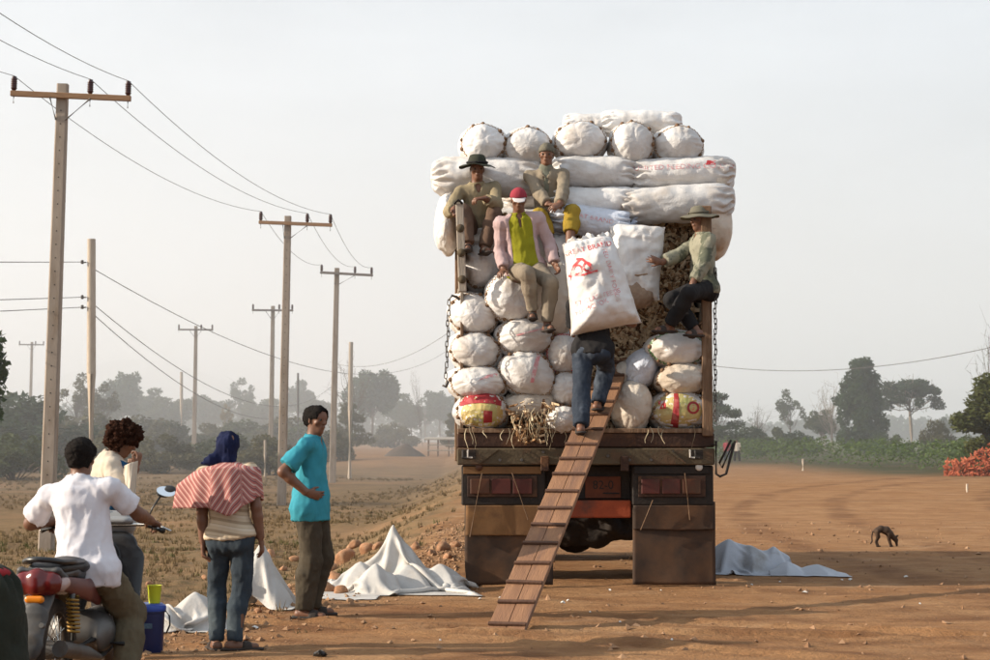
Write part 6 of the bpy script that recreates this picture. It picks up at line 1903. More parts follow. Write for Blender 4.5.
cup = MB().lathe([(0, 0.004), (0.036, 0.004), (0.038, 0.0), (0.047, 0.115), (0.050, 0.12), (0.046, 0.12), (0.036, 0.01), (0, 0.008)], n=28).build('plastic_cup', M_cup, None, auto=40)
cup.location = (bp_.x + 0.03, 12.3, bz + 0.336)
tag(cup, 'lime yellow plastic cup standing on the blue bucket lid', 'cup')

# ---------------------------------------------------------------- crumpled sheets
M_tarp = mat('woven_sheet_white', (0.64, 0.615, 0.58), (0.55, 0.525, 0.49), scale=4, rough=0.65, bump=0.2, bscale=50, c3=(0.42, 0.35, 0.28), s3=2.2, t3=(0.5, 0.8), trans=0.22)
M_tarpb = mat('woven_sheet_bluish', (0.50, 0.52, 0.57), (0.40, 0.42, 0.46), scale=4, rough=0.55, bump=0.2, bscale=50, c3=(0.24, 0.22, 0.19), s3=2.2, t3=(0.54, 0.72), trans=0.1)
def tent_floor(X, Y, peaks, seed):
    Z = np.full_like(X, 0.004)
    for (x, y, h, rx, ry, sh) in peaks:
        rg_ = np.random.RandomState(int(seed * 100 + h * 1000) % 9999)
        a0 = rg_.rand() * 6.28
        r = np.zeros_like(X)
        for kk in range(6):
            ak = a0 + 2 * PI * kk / 6 + rg_.uniform(-.3, .3)
            r = np.maximum(r, ((X - x) / rx * math.cos(ak) + (Y - y) / ry * math.sin(ak)) * rg_.uniform(.85, 1.3))
        Z = np.maximum(Z, h * np.maximum(1 - r, 0) ** sh)
    return Z
def cloth_sim(nx, ny, W_, D_, sx, sy, peaks, seed, gz0, steps=170, amp=0.16):
    """loose plastic sheet pushed together and let fall on the ground; peaks = stiff folds that hold it up"""
    r = np.random.RandomState(seed)
    u = np.linspace(-.5, .5, nx); v = np.linspace(-.5, .5, ny)
    U, V = np.meshgrid(u, v, indexing='ij')
    hx, hy = W_ / (nx - 1), D_ / (ny - 1)
    Q = np.stack([U * 5 + seed, V * 5, 0 * U], -1)
    P = np.stack([U * W_ * sx + 0.10 * (vn(Q * 1.3 + 5) - .5), V * D_ * sy + 0.10 * (vn(Q * 1.3 + 15) - .5), 0.10 + amp * (fbm(Q * 1.1, 2) - 0.3) + 0.05 * facet(Q * 2.2)], -1)
    P[..., 2] += tent_floor(P[..., 0], P[..., 1], peaks, seed)
    vel = np.zeros_like(P)
    sets = []
    for (di, dj, st) in ((1, 0, 1.0), (0, 1, 1.0), (1, 1, 0.6), (1, -1, 0.6), (2, 0, 0.30), (0, 2, 0.30), (4, 0, 0.10), (0, 4, 0.10)):
        L = math.hypot(di * hx, dj * hy)
        for par in range(2 * max(di, abs(dj))):
            i = np.arange(0, nx - di); j = np.arange(max(0, -dj), ny - max(0, dj))
            I, J = np.meshgrid(i, j, indexing='ij')
            if di == 1: k = (I % 2) == par
            elif di >= 2: k = (I % (2 * di)) == par
            elif dj == 1: k = (J % 2) == par
            else: k = (J % (2 * dj)) == par
            a_ = (I * ny + J)[k]; b_ = ((I + di) * ny + J + dj)[k]
            sets.append((a_, b_, L, st))
    X = P.reshape(-1, 3).copy(); vl = vel.reshape(-1, 3)
    dt = 1 / 50.0
    for t in range(steps):
        vl[:, 2] -= 9.8 * dt
        vl *= 0.96
        Y = X + vl * dt
        for it in range(7):
            for a_, b_, L, st in sets:
                d = Y[b_] - Y[a_]
                l = np.sqrt((d * d).sum(1)) + 1e-9
                c = (0.5 * st * (l - L) / l)[:, None] * d
                Y[a_] += c; Y[b_] -= c
            if it % 3 == 0: fl_ = tent_floor(Y[:, 0], Y[:, 1], peaks, seed)
            Y[:, 2] = np.maximum(Y[:, 2], fl_)
        gr = Y[:, 2] < fl_ + 0.010
        Y[gr, :2] = X[gr, :2] + (Y[gr, :2] - X[gr, :2]) * 0.25
        vl = (Y - X) / dt
        X = Y
    return X.reshape(nx, ny, 3)
def sheet(name, c, dims, rest, peaks, seed, m, label, n=(64, 60), amp=0.16, steps=170, cat='sheet'):
    """crumpled woven plastic sheet; dims = footprint, rest = real size of the cloth"""
    nx, ny = n
    P = cloth_sim(nx, ny, rest[0], rest[1], dims[0] / rest[0], dims[1] / rest[1], peaks, seed, 0, steps, amp)
    X, Y, Z = P[..., 0], P[..., 1], P[..., 2]
    gz = ground_z(X + c[0], Y + c[1])
    V = np.stack([X, Y, Z + gz - c[2] + 0.008], -1).reshape(-1, 3)
    i = np.arange(nx * ny).reshape(nx, ny)
    q = np.stack([i[:-1, :-1], i[1:, :-1], i[1:, 1:], i[:-1, 1:]], -1).reshape(-1, 4)
    o = link(name, mesh_np(name, V, q), m, None, c)
    sb = o.modifiers.new('smooth', 'SUBSURF'); sb.levels = 1; sb.render_levels = 1
    so = o.modifiers.new('thickness', 'SOLIDIFY'); so.thickness = 0.003
    return tag(o, label, cat)
def at(px, py):
    d = CAMZ * FPX / (py - 432.0); p = W(px, py, d); return p.x, p.y
x, y = at(398, 588)
sheet('plastic_sheet', (x, y, 0), (1.36, 1.25), (2.0, 1.9), [(-0.06, 0.22, 0.65, 0.20, 0.28, 0.95), (0.09, 0.18, 0.42, 0.24, 0.28, 0.7), (-0.36, 0.0, 0.25, 0.24, 0.3, 0.5), (-0.19, -0.38, 0.28, 0.19, 0.22, 0.5), (0.40, 0.02, 0.25, 0.24, 0.3, 0.5), (0.10, -0.12, 0.24, 0.26, 0.3, 0.6)], 1, M_tarp, 'big crumpled white plastic sheet with a tall peak, left of the truck', (90, 84), 0.22)
x, y = at(349, 597)
sheet('plastic_sheet', (x, y, 0), (0.34, 0.26), (0.5, 0.4), [], 7, M_tarp, 'flat white scrap of sheet beside the big crumpled white sheet', (26, 22), 0.08)
x, y = at(186, 628)
sheet('plastic_sheet', (x, y, 0), (0.52, 0.46), (0.85, 0.8), [(0.06, 0.04, 0.28, 0.24, 0.24, 0.6), (-0.13, -0.08, 0.18, 0.18, 0.16, 0.6)], 2, M_tarp, 'crumpled white sheet heaped between the blue bucket and the headscarfed person', (46, 42))
x, y = at(266, 606)
sheet('plastic_sheet', (x, y, 0), (0.46, 0.40), (0.98, 0.9), [(-0.04, 0.0, 0.60, 0.22, 0.2, 0.9), (0.06, -0.03, 0.30, 0.2, 0.18, 0.7)], 3, M_tarp, 'white sheet standing in a tall cone behind the headscarfed person\'s legs', (48, 44))
x, y = at(752, 572)
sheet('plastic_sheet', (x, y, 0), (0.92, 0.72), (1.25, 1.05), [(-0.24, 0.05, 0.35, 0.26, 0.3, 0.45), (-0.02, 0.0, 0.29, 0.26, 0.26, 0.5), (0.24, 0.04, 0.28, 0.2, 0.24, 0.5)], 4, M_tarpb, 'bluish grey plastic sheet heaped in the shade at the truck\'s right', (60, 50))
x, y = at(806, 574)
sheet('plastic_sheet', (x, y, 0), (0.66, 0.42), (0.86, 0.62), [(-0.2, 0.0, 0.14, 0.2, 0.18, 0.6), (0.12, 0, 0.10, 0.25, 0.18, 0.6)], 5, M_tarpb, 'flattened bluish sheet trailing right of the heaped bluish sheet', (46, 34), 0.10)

# ---------------------------------------------------------------- rocks, gravel, litter
def rock_me(seed, n=2):
    bm = bmesh.new(); bmesh.ops.create_icosphere(bm, subdivisions=n + 1, radius=1.0)
    co = np.array([v.co for v in bm.verts]); f = np.array([[v.index for v in q.verts] for q in bm.faces]); bm.free()
    r = np.random.RandomState(seed)
    for _ in range(9):
        d = r.randn(3); d /= np.linalg.norm(d); h = r.uniform(0.55, 0.9)
        e = co @ d - h; co = co - np.maximum(e, 0)[:, None] * d * 0.9
    co *= 1 + 0.18 * (fbm(co * 1.6 + seed, 3) - 0.5)[:, None] * 2
    co *= np.array([1.0, r.uniform(.7, 1), r.uniform(.55, .8)])
    return mesh_np('rock', co, f, smooth=True)
M_rock = mat('laterite_rock', (0.40, 0.20, 0.10), (0.28, 0.145, 0.08), scale=3, bump=0.6, bscale=14, c3=(0.48, 0.30, 0.18), s3=2, rnd=0.25)
RM_ = [rock_me(k) for k in range(6)]
for m_ in RM_: m_.materials.append(M_rock)
rr = np.random.RandomState(21)
rl_ = [(319, 574, 8), (330, 571, 10), (345, 562, 12), (353, 549, 9), (366, 552, 10), (334, 585, 13), (324, 592, 12), (309, 566, 7), (300, 580, 6), (340, 594, 9), (378, 548, 7), (391, 553, 8), (288, 590, 5), (358, 570, 7), (443, 551, 9), (455, 547, 7), (432, 555, 6), (300, 598, 6), (283, 570, 5), (294, 560, 6), (415, 549, 7), (448, 558, 6), (256, 615, 5), (150, 586, 6), (205, 579, 5), (242, 600, 6), (270, 557, 7), (312, 553, 6)]
special = {5: 'largest tan boulder beside the left tip of the big white sheet', 6: 'orange brown rock just below the largest tan boulder', 2: 'broad pale rock behind the big white sheet\'s left side'}
for i, (px, py, wpx) in enumerate(rl_):
    d = 17.4
    for _ in range(30):
        p = W(px, py, d); g = float(ground_z(p.x, d))
        d += (p.z - g) * 6 if abs(p.z - g) < 0.3 else math.copysign(1.0, p.z - g)
        d = min(max(d, 11), 40)
    s_ = wpx * d / FPX
    o = link('rock', RM_[i % 6], None, None, (p.x, d, float(ground_z(p.x, d)) + s_ * 0.25), (0.3 * rr.randn(), 0.3 * rr.randn(), 6 * rr.rand()))
    o.scale = (s_, s_, s_)
    tag(o, special.get(i, 'small reddish brown rock among the stones along the left road edge'), 'rock', 'rocks along the left edge of the road')
# gravel
r = np.random.RandomState(31)
n = 7500
gy_ = r.uniform(9.5, 30, n); side = r.rand(n)
gxx = edge_x(gy_) + np.where(side < 0.74, r.normal(0.1, 0.45, n), r.uniform(0, 11, n))
C = np.stack([gxx, gy_, ground_z(gxx, gy_) + 0.004], -1)
tet = np.array([(1, 0, 0), (-1, 0.1, 0), (0, 1, 0.1), (0, -1, 0), (0.1, 0, .8), (0, 0, -.5)])
tf = np.array([(0, 2, 4), (2, 1, 4), (1, 3, 4), (3, 0, 4), (2, 0, 5), (1, 2, 5), (3, 1, 5), (0, 3, 5)])
sz = (0.006 + 0.030 * r.rand(n) ** 4.0)[:, None, None]
th = r.uniform(0, 6.28, n)
ct, st2 = np.cos(th)[:, None], np.sin(th)[:, None]
T = tet[None] + 0.25 * r.randn(n, 6, 3)
Vg = np.stack([T[..., 0] * ct - T[..., 1] * st2, T[..., 0] * st2 + T[..., 1] * ct, T[..., 2]], -1) * sz + C[:, None]
Fg = (tf[None] + (np.arange(n) * 6)[:, None, None]).reshape(-1, 3)
M_grav = mat('gravel', (0.24, 0.13, 0.07), (0.34, 0.21, 0.12), scale=8, rough=0.95, c3=(0.16, 0.08, 0.04), s3=6)
tag(link('gravel', mesh_np('gravel', Vg.reshape(-1, 3), Fg, False), M_grav), 'loose gravel scattered along the road edge', 'gravel', kind='stuff')
M_paper = mat('paper_scrap', (0.72, 0.70, 0.66), (0.60, 0.57, 0.52), scale=20)
for i, (px, py, wpx) in enumerate([(805, 592, 8), (480, 597, 5), (500, 596, 4), (563, 602, 6), (568, 599, 4), (661, 591, 3), (610, 590, 4), (752, 585, 3), (780, 583, 3), (850, 579, 5), (906, 577, 6), (318, 611, 4), (842, 580, 4), (734, 633, 3), (672, 640, 3), (440, 640, 3), (920, 604, 3), (590, 612, 3), (620, 620, 3), (255, 628, 7)]):
    x, y = at(px, py); w_ = wpx * y / FPX
    q = MB()
    k = 5; pts = [(w_ * 0.5 * math.cos(a) * rr.uniform(.6, 1.1), w_ * 0.7 * math.sin(a) * rr.uniform(.6, 1.1)) for a in np.linspace(0, 2 * PI, 7, endpoint=False)]
    q.add([(a, b, 0.006 + 0.25 * w_ * rr.rand()) for a, b in pts] + [(0, 0, 0.01 + 0.3 * w_)] , [(j, (j + 1) % 7, 7) for j in range(7)])
    q.add([(a, b, v[2] - 0.004) for (a, b), v in zip(pts, q.v[:7])], [tuple(range(7))[::-1]])
    o = q.build('litter_scrap', M_paper, None, loc=(x, y, float(ground_z(x, y))))
    tag(o, 'brightest white litter scrap, on the sunlit dirt right of the truck' if i == 0 else 'small pale scrap of litter lying on the bare dirt', 'litter', 'litter scraps on the dirt')
x, y = at(320, 657)
bk_ = sack_np(0.09, 0.035, 0.02, 5)
o = link('dark_clod', mesh_np('dark_clod', *bk_), M_bblack, None, (x, y, float(ground_z(x, y)) + 0.015), (1.2, 0.4, 0.5))
tag(o, 'small black scrap on the dirt at the bottom of the view', 'scrap')

# ---------------------------------------------------------------- dog
dg_d = 1.5 * FPX / (546 - 432.0)
D0 = W(884, 546, dg_d); D0.z = 0
k = dg_d / FPX
def dp(px, py, o=0.0): return Vector(((px - 884) * k, o, (546 - py) * k))
M_dog = mat('dog_coat', (0.075, 0.045, 0.028), (0.035, 0.022, 0.016), scale=9, rough=0.9, c3=(0.13, 0.08, 0.05), s3=5)
dg_ = Sdf((-0.26, -0.12, -0.03), (0.28, 0.12, 0.36), 0.0052)
sp_pts = [(877.5, 529.5), (880, 527.3), (885, 527.8), (889, 531), (891.5, 533)]
dg_.cap(dp(876.5, 530.5), dp(881, 528.6), .040, .045, .015); dg_.cap(dp(881, 528.6), dp(886.5, 530.0), .043, .050, .02); dg_.cap(dp(886.5, 530.0), dp(890, 533.5), .055, .045, .02)
dg_.cap(dp(890, 533), dp(894, 537.3), .042, .030, .015)                                                   # neck
dg_.cap(dp(894.2, 537.5), dp(896, 539.5), .036, .030, .012); dg_.cap(dp(896, 539.5), dp(896.8, 544.5), .024, .015, .01)   # head, muzzle
for e in (-1, 1):
    dg_.cap(dp(895.5, 537.0, .018 * e), dp(898.0, 534.6, .030 * e), .014, .006, .006)
    o = .030 * e; sft = 1.2 * e
    dg_.cap(dp(877.3, 531, o), dp(878.2 + sft, 536.5, o), .036, .021, .012); dg_.cap(dp(878.2 + sft, 536.5, o), dp(876.4 + sft, 541, o), .018, .012, .006)
    dg_.cap(dp(876.4 + sft, 541, o), dp(877.8 + sft, 545.6, o), .012, .010, .004); dg_.cap(dp(877.8 + sft, 545.7, o), dp(879.6 + sft, 545.8, o), .012, .010, .004)
    dg_.cap(dp(888.3, 533.5, o), dp(889.2 + sft, 539, o), .026, .015, .01); dg_.cap(dp(889.2 + sft, 539, o), dp(891.0 + sft, 545.3, o), .014, .010, .005); dg_.cap(dp(891.0 + sft, 545.6, o), dp(892.2 + sft, 545.8, o), .011, .009, .004)
tl = [(876, 529.5), (872.8, 531.5), (871.9, 536), (872.2, 540.5), (870.8, 543)]
for a, b in zip(tl[:-1], tl[1:]): dg_.cap(dp(*a), dp(*b), .011, .009, .004)
dog = dg_.build('dog', M_dog)
dog.location = D0
tag(dog, 'small thin dark brown dog sniffing the ground with its head down', 'dog')
# ---------------------------------------------------------------- trees and other plants
def leafmat(name, c1, c2, c3=None, rnd=0.15, tr=0.25):
    return mat(name, c1, c2, rough=0.7, scale=0.9, c3=c3, s3=0.5, rnd=rnd, trans=tr, spec=0.25)
L_dark = leafmat('leaf_dark', (0.028, 0.054, 0.016), (0.046, 0.076, 0.022), (0.020, 0.038, 0.012))
L_mid = leafmat('leaf_mid', (0.060, 0.075, 0.026), (0.085, 0.10, 0.034), (0.04, 0.055, 0.02))
L_olive = leafmat('leaf_olive', (0.095, 0.088, 0.036), (0.13, 0.115, 0.05), (0.07, 0.07, 0.03))
L_yel = leafmat('leaf_yellowed', (0.17, 0.125, 0.04), (0.21, 0.16, 0.055), (0.11, 0.09, 0.03))
L_crop = leafmat('leaf_crop', (0.070, 0.112, 0.028), (0.105, 0.150, 0.042), (0.045, 0.07, 0.022), 0.0)
L_warm = leafmat('leaf_warm', (0.070, 0.084, 0.020), (0.105, 0.110, 0.028), (0.042, 0.055, 0.015))
M_bark = mat('bark', (0.15, 0.11, 0.08), (0.09, 0.07, 0.05), scale=3, bump=0.4, bscale=12, rnd=0.2)
M_barkp = mat('bark_pale', (0.34, 0.28, 0.22), (0.24, 0.19, 0.15), scale=3, rnd=0.1)
def leaves_np(C, size, r, up=0.3, asp=0.6):
    n = len(C)
    a = r.randn(n, 3); a[:, 2] *= 0.6; a /= np.linalg.norm(a, axis=1)[:, None]
    b = r.randn(n, 3); b = b - (b * a).sum(1)[:, None] * a; b /= np.linalg.norm(b, axis=1)[:, None]
    s = size * r.uniform(0.55, 1.3, n)[:, None]
    a, b = a * s, b * s * asp
    nrm = np.cross(a, b); nrm /= np.linalg.norm(nrm, axis=1)[:, None]
    V = np.stack([C - a, C + b * 0.8 + nrm * s * 0.12, C + a, C - b * 0.8 + nrm * s * 0.12], 1)
    F = np.arange(n * 4).reshape(n, 4)
    return V.reshape(-1, 3), F
def crown_pts(clumps, per, r):
    P = []
    for (c, rx, rz) in clumps:
        n = int(per * (rx * rx * rz) ** 0.5 / 0.5) + 12
        d = r.randn(n, 3); d /= np.linalg.norm(d, axis=1)[:, None]
        q = (0.35 + 0.65 * r.rand(n) ** 0.45)[:, None]
        P.append(np.array(c) + d * q * np.array([rx, rx, rz]) + r.randn(n, 3) * 0.06 * rx)
    return np.concatenate(P)
def shape_clumps(kind, H, wd, r):
    out = []
    if kind == 'dense':
        for k in range(70):
            t = r.rand(); z = H * (0.10 + 0.86 * t)
            rad = wd / 2 * (0.72 + 0.28 * math.sin(PI * min(1, (t + .1) * 0.9))) * (1 - max(0, t - 0.45) ** 1.6 * 1.9)
            a = r.rand() * 6.28; q = rad * r.rand() ** 0.5 * 0.82
            out.append(((q * math.cos(a), q * math.sin(a), z), wd * r.uniform(.11, .20), H * r.uniform(.06, .10)))
    elif kind == 'round':
        for k in range(34):
            d = r.randn(3); d /= np.linalg.norm(d); q = r.rand() ** 0.4
            out.append(((wd * .40 * d[0] * q, wd * .40 * d[1] * q, H * .66 + H * .27 * d[2] * q), wd * r.uniform(.09, .17), H * r.uniform(.06, .11)))
    elif kind == 'flat':
        for k in range(34):
            a = r.rand() * 6.28; q = wd * .46 * r.rand() ** 0.55
            z = H * (0.90 - 0.16 * (q / (wd * .46)) ** 2 * r.uniform(.2, 1.4) - 0.20 * r.rand() ** 2)
            out.append(((q * math.cos(a), q * math.sin(a), z), wd * r.uniform(.07, .14), H * r.uniform(.03, .065)))
    elif kind == 'layer':
        for k in range(46):
            t = r.rand(); z = H * (0.18 + 0.80 * t)
            rad = wd / 2 * (1.05 - 0.85 * t) * r.uniform(.3, 1.0)
            a = r.rand() * 6.28
            out.append(((rad * math.cos(a), rad * math.sin(a), z), wd * r.uniform(.09, .17), H * r.uniform(.04, .075)))
    elif kind == 'airy':
        for k in range(22):
            d = r.randn(3); d /= np.linalg.norm(d); q = r.uniform(.35, 1)
            out.append(((wd * .42 * d[0] * q, wd * .42 * d[1] * q, H * .68 + H * .29 * d[2] * q), wd * r.uniform(.07, .13), H * r.uniform(.035, .07)))
    elif kind == 'bush':
        for k in range(26):
            a = r.rand() * 6.28; q = wd * .42 * r.rand() ** 0.5; z = H * (0.15 + 0.68 * r.rand() * (1 - (q / (wd * .5)) ** 2))
            out.append(((q * math.cos(a), q * math.sin(a), z), wd * r.uniform(.10, .17), H * r.uniform(.12, .2)))
    elif kind == 'bare':
        for k in range(26):
            d = r.randn(3); d /= np.linalg.norm(d)
            out.append(((wd * .45 * d[0], wd * .45 * d[1], H * .66 + H * .32 * d[2]), 0.05, 0.05))
    return out
def tree_mesh(kind, H, wd, leaf, per, seed, trunk=0.035, fork=0.32):
    r = np.random.RandomState(seed)
    cl = shape_clumps(kind, H, wd, r)
    tb = MB()
    tr = H * trunk * 0.5
    if kind != 'bush':
        hp = H * fork
        lean = r.randn(2) * 0.03 * H
        tb.tube([(0, 0, -0.3), (lean[0] * .2, lean[1] * .2, hp * .5), (lean[0] * .6, lean[1] * .6, hp), (lean[0], lean[1], H * 0.75)], [tr * 1.25, tr, tr * .85, tr * .25], 8)
        for (c, rx, rz) in cl[: (60 if kind == 'bare' else 26)]:
            t = r.uniform(.0, .6)
            a = Vector((lean[0] * (.6 + .4 * t), lean[1] * (.6 + .4 * t), hp + (H * .75 - hp) * t))
            if c[2] < a.z: a.z = max(c[2] * 0.75, hp * 0.6)
            b = Vector(c)
            m1 = a.lerp(b, 0.35) + Vector((0, 0, -0.02 * H)) + Vector(r.randn(3) * 0.015 * H); m2 = a.lerp(b, 0.7) + Vector(r.randn(3) * 0.02 * H)
            tb.tube([a, m1, m2, b], [tr * .42, tr * .30, tr * .2, tr * .07], 5)
            if kind in ('bare', 'airy', 'flat'):
                for j in range(4):
                    s0 = m1.lerp(b, r.rand()); tb.tube([s0, s0 + Vector(r.randn(3) * 0.05 * H) + Vector((0, 0, .03 * H)), s0 + Vector(r.randn(3) * 0.09 * H) + Vector((0, 0, .07 * H))], [tr * .14, tr * .09, tr * .03], 4)
    else:
        for (c, rx, rz) in cl[:12]:
            b = Vector(c); tb.tube([(0.1 * c[0], 0.1 * c[1], -0.1), b * 0.6, b], [H * .02, H * .014, H * .005], 4)
    tm = tb.mesh('trunk', True)
    cm = None
    if per:
        C = crown_pts(cl, per, r)
        C = C[C[:, 2] > 0.02 * H]
        cm = mesh_np('crown', *leaves_np(C, leaf, r), smooth=False)
    return tm, cm
TREES = 'trees and bushes beyond the field'
def place_tree(tm, cm, px, ytop, d, H0, label, lm, bm_=None, base=None, sx=1.0, rz=0.0, name='tree', group=None, cat=None):
    x = W(px, 432, d).x
    zb = (float(ground_z(x, d)) if base is None else base) - 0.03
    zt = W(px, ytop, d).z
    s = (zt - zb) / H0
    t = thing(name, (x, d, zb), label, cat or ('bush' if name == 'bush' else 'tree'), group, rz)
    t.scale = (s * sx, s * sx, s)
    def part(nm, me, m):
        o = bpy.data.objects.new(nm, me); COL.objects.link(o); o.parent = t
        if len(me.materials) == 0: me.materials.append(None)
        o.material_slots[0].link = 'OBJECT'; o.material_slots[0].material = m
    part('trunk' if name != 'bush' else 'stem', tm, bm_ or M_bark)
    if cm is not None: part('crown', cm, lm)
    return t
T_dense = tree_mesh('dense', 8.0, 5.6, 0.20, 170, 3)
T_flat = tree_mesh('flat', 8.0, 7.2, 0.17, 210, 4, 0.045, 0.5)
T_layer = tree_mesh('layer', 8.0, 9.5, 0.20, 110, 5)
T_airy = tree_mesh('airy', 8.0, 6.0, 0.17, 120, 6, 0.03)
T_round = [tree_mesh('round', 8.0, 7.0, 0.22, 120, 7 + k, 0.035) for k in range(3)]
T_bush = [tree_mesh('bush', 3.0, 4.6, 0.14, 230, 17 + k) for k in range(3)]
T_bare = tree_mesh('bare', 8.0, 5.0, 0.1, 0, 23, 0.03, 0.25)
T_bare2 = tree_mesh('bare', 8.0, 3.4, 0.1, 0, 24, 0.022, 0.1)
# right side
place_tree(*T_dense, 863, 360, 118, 8.0, 'tallest dense dark green tree right of the truck', L_dark, sx=0.80)
place_tree(*T_flat, 912, 374, 128, 8.0, 'flat-topped tree with bare trunk, right of the dense dark tree', L_dark, M_barkp, sx=0.92)
place_tree(*T_layer, 716, 394, 105, 8.0, 'dark spreading tree half hidden by the truck\'s right side', L_dark, sx=0.92)
place_tree(*T_airy, 790, 390, 150, 8.0, 'thin airy tree midway between the truck and the dense dark tree', L_mid, sx=0.85)
place_tree(*T_round[0], 822, 408, 135, 8.0, 'low rounded tree just left of the dense dark tree', L_mid, sx=1.05, rz=1)
place_tree(*T_bare2, 834, 378, 132, 8.0, 'pale leafless twiggy tree leaning against the dense dark tree', None, M_barkp, sx=1.25)
place_tree(*T_bare2, 826, 395, 136, 8.0, 'smaller pale leafless tree left of the dense dark tree', None, M_barkp, sx=1.3, rz=2)
place_tree(*T_bare2, 762, 404, 140, 8.0, 'faint leafless shrub right of the dark spreading tree', None, M_bark, sx=1.6, rz=1)
place_tree(*T_bush[0], 937, 417, 105, 3.0, 'yellowish olive bush under the flat-topped tree', L_olive, name='bush', sx=0.62)
place_tree(*T_round[1], 951, 414, 200, 8.0, 'hazy tree behind the olive bush near the right edge', L_dark, sx=0.95)
place_tree(*T_dense, 996, 376, 66, 8.0, 'leafy warm green tree cut off by the right edge', L_warm, sx=1.25, rz=2)
place_tree(*T_bare, 992, 330, 70, 8.0, 'leafless twigs rising behind the leafy tree at the right edge', None, M_bark, sx=0.5, rz=1)
for k, (px, yt, d, sx, m_, lab) in enumerate([(752, 424, 112, 1.0, L_dark, 'low dark bush beside the dark spreading tree'), (775, 424, 118, .9, L_mid, 'rounded green bush below the airy tree'), (800, 428, 116, 1.0, L_dark, 'low dark bush right of the airy tree'),
        (880, 430, 112, .8, L_dark, 'low bush at the foot of the dense dark tree'), (898, 432, 108, .8, L_mid, 'low bush in front of the flat-topped tree\'s trunk'), (965, 432, 90, .9, L_warm, 'warm green bush left of the right edge tree'), (975, 440, 70, .7, L_dark, 'dark shrub above the red rubble')]):
    place_tree(*T_bush[k % 3], px, yt, d, 3.0, lab, m_, name='bush', sx=sx, rz=k)
# left side
place_tree(*T_round[2], -32, 318, 60, 8.0, 'tree whose leafy crown just enters at the left edge above the bushes', L_dark, M_bark, sx=0.62)
left = [(18, 388, 118, 'bush', 1.4, L_dark, 'big dark bush mass at the left edge'), (-20, 398, 112, 'bush', 1.5, L_dark, 'dark bush cut off by the left edge'),
        (42, 404, 140, 'bush', 1.2, L_olive, 'olive bush right of the big dark bush mass'),
        (76, 374, 165, 'airy', .9, L_olive, 'open olive tree behind the nearest pole'), (104, 384, 160, 'airy', .95, L_olive, 'open olive tree right of the round pole'),
        (122, 368, 240, 'round', .75, L_dark, 'hazy rounded tree above the bushy-haired person'), (148, 386, 260, 'round', 1.0, L_dark, 'hazy low tree left of the slim distant pole'),
        (172, 394, 250, 'round', 1.1, L_mid, 'hazy tree just left of the slim distant pole'), (206, 392, 290, 'round', 1.1, L_dark, 'hazy dark tree just right of the slim distant pole'), (243, 378, 280, 'airy', .9, L_dark, 'hazy tree with lumpy top between the slim pole and the second pole'), (262, 396, 270, 'round', 1.1, L_mid, 'hazy green tree just left of the half hidden pole'),
        (226, 404, 190, 'airy', .55, L_yel, 'small yellowish tree above the navy headscarf'), (302, 378, 300, 'round', .7, L_dark, 'hazy tree between the second and third pole'), (318, 398, 280, 'round', 1.0, L_dark, 'hazy dark tree just left of the third pole'),
        (372, 366, 215, 'round', .95, L_dark, 'largest hazy tree, right of the slender pale post'), (400, 392, 260, 'round', .9, L_dark, 'hazy dark tree just right of the largest hazy tree'), (412, 402, 250, 'round', 1.0, L_mid, 'paler hazy tree above the far dirt pile'), (440, 388, 270, 'round', 1.0, L_dark, 'hazy tree touching the truck\'s left side'), (462, 392, 280, 'round', 1.0, L_dark, "hazy tree mostly hidden by the truck's left edge"), (425, 398, 300, 'airy', 1.0, L_dark, 'open hazy tree above the wooden shelter'),
        (350, 404, 138, 'layer', 0.75, L_olive, 'spreading olive tree behind the turquoise shirted man'), (452, 414, 150, 'layer', .5, L_olive, 'low olive tree behind the wooden shelter'),
        (90, 408, 130, 'bush', 1.4, L_olive, 'olive bush at the foot of the round pole'), (135, 412, 150, 'bush', 1.5, L_olive, "olive bush right of the bushy-haired person's head"), (170, 418, 150, 'bush', 1.4, L_mid, 'dull green bush just left of the slim distant pole'), (205, 420, 160, 'bush', 1.4, L_olive, 'olive bush just right of the slim distant pole'), (250, 416, 165, 'bush', 1.4, L_mid, 'dull green bush between the navy headscarf and the second pole'), (285, 414, 165, 'bush', 1.3, L_olive, 'olive bush directly behind the second tall pole'), (312, 418, 160, 'bush', 1.3, L_mid, "dull green bush just left of the turquoise shirted man's head"), (60, 420, 120, 'bush', 1.2, L_olive, 'olive bush just right of the nearest pole'), (115, 426, 110, 'bush', 1.4, L_olive, 'low olive bush above the bushy-haired person'), (160, 430, 105, 'bush', 1.3, L_olive, 'low olive bush at the field edge left of the navy headscarf'), (230, 428, 110, 'bush', 1.4, L_mid, 'low green bush right behind the navy headscarf'), (270, 432, 100, 'bush', 1.2, L_olive, "low olive bush just left of the second pole's shaft"), (15, 428, 90, 'bush', 1.2, L_mid, 'low green bush at the left edge below the dark bush mass'), (395, 420, 190, 'bush', 1.2, L_olive, 'olive bush in front of the largest hazy tree'), (330, 428, 120, 'bush', 1.0, L_olive, 'low olive bush right behind the turquoise shirted man')]
for k, (px, yt, d, kind, sx, m_, lab) in enumerate(left):
    src = {'bush': T_bush[k % 3], 'airy': T_airy, 'round': T_round[k % 3], 'layer': T_layer}[kind]
    H0 = 3.0 if kind == 'bush' else 8.0
    if lab is None:
        lab, grp = ('dull green bush in the bushy belt across the left field', 'bushes across the left field') if kind == 'bush' else ('hazy tree in the far tree line left of the truck', 'hazy trees of the far left tree line')
    else: grp = 'bushes across the left field' if kind == 'bush' else None
    place_tree(*src, px, yt, d, H0, lab, m_, name='bush' if kind == 'bush' else 'tree', sx=sx, rz=k * 1.3, group=grp)
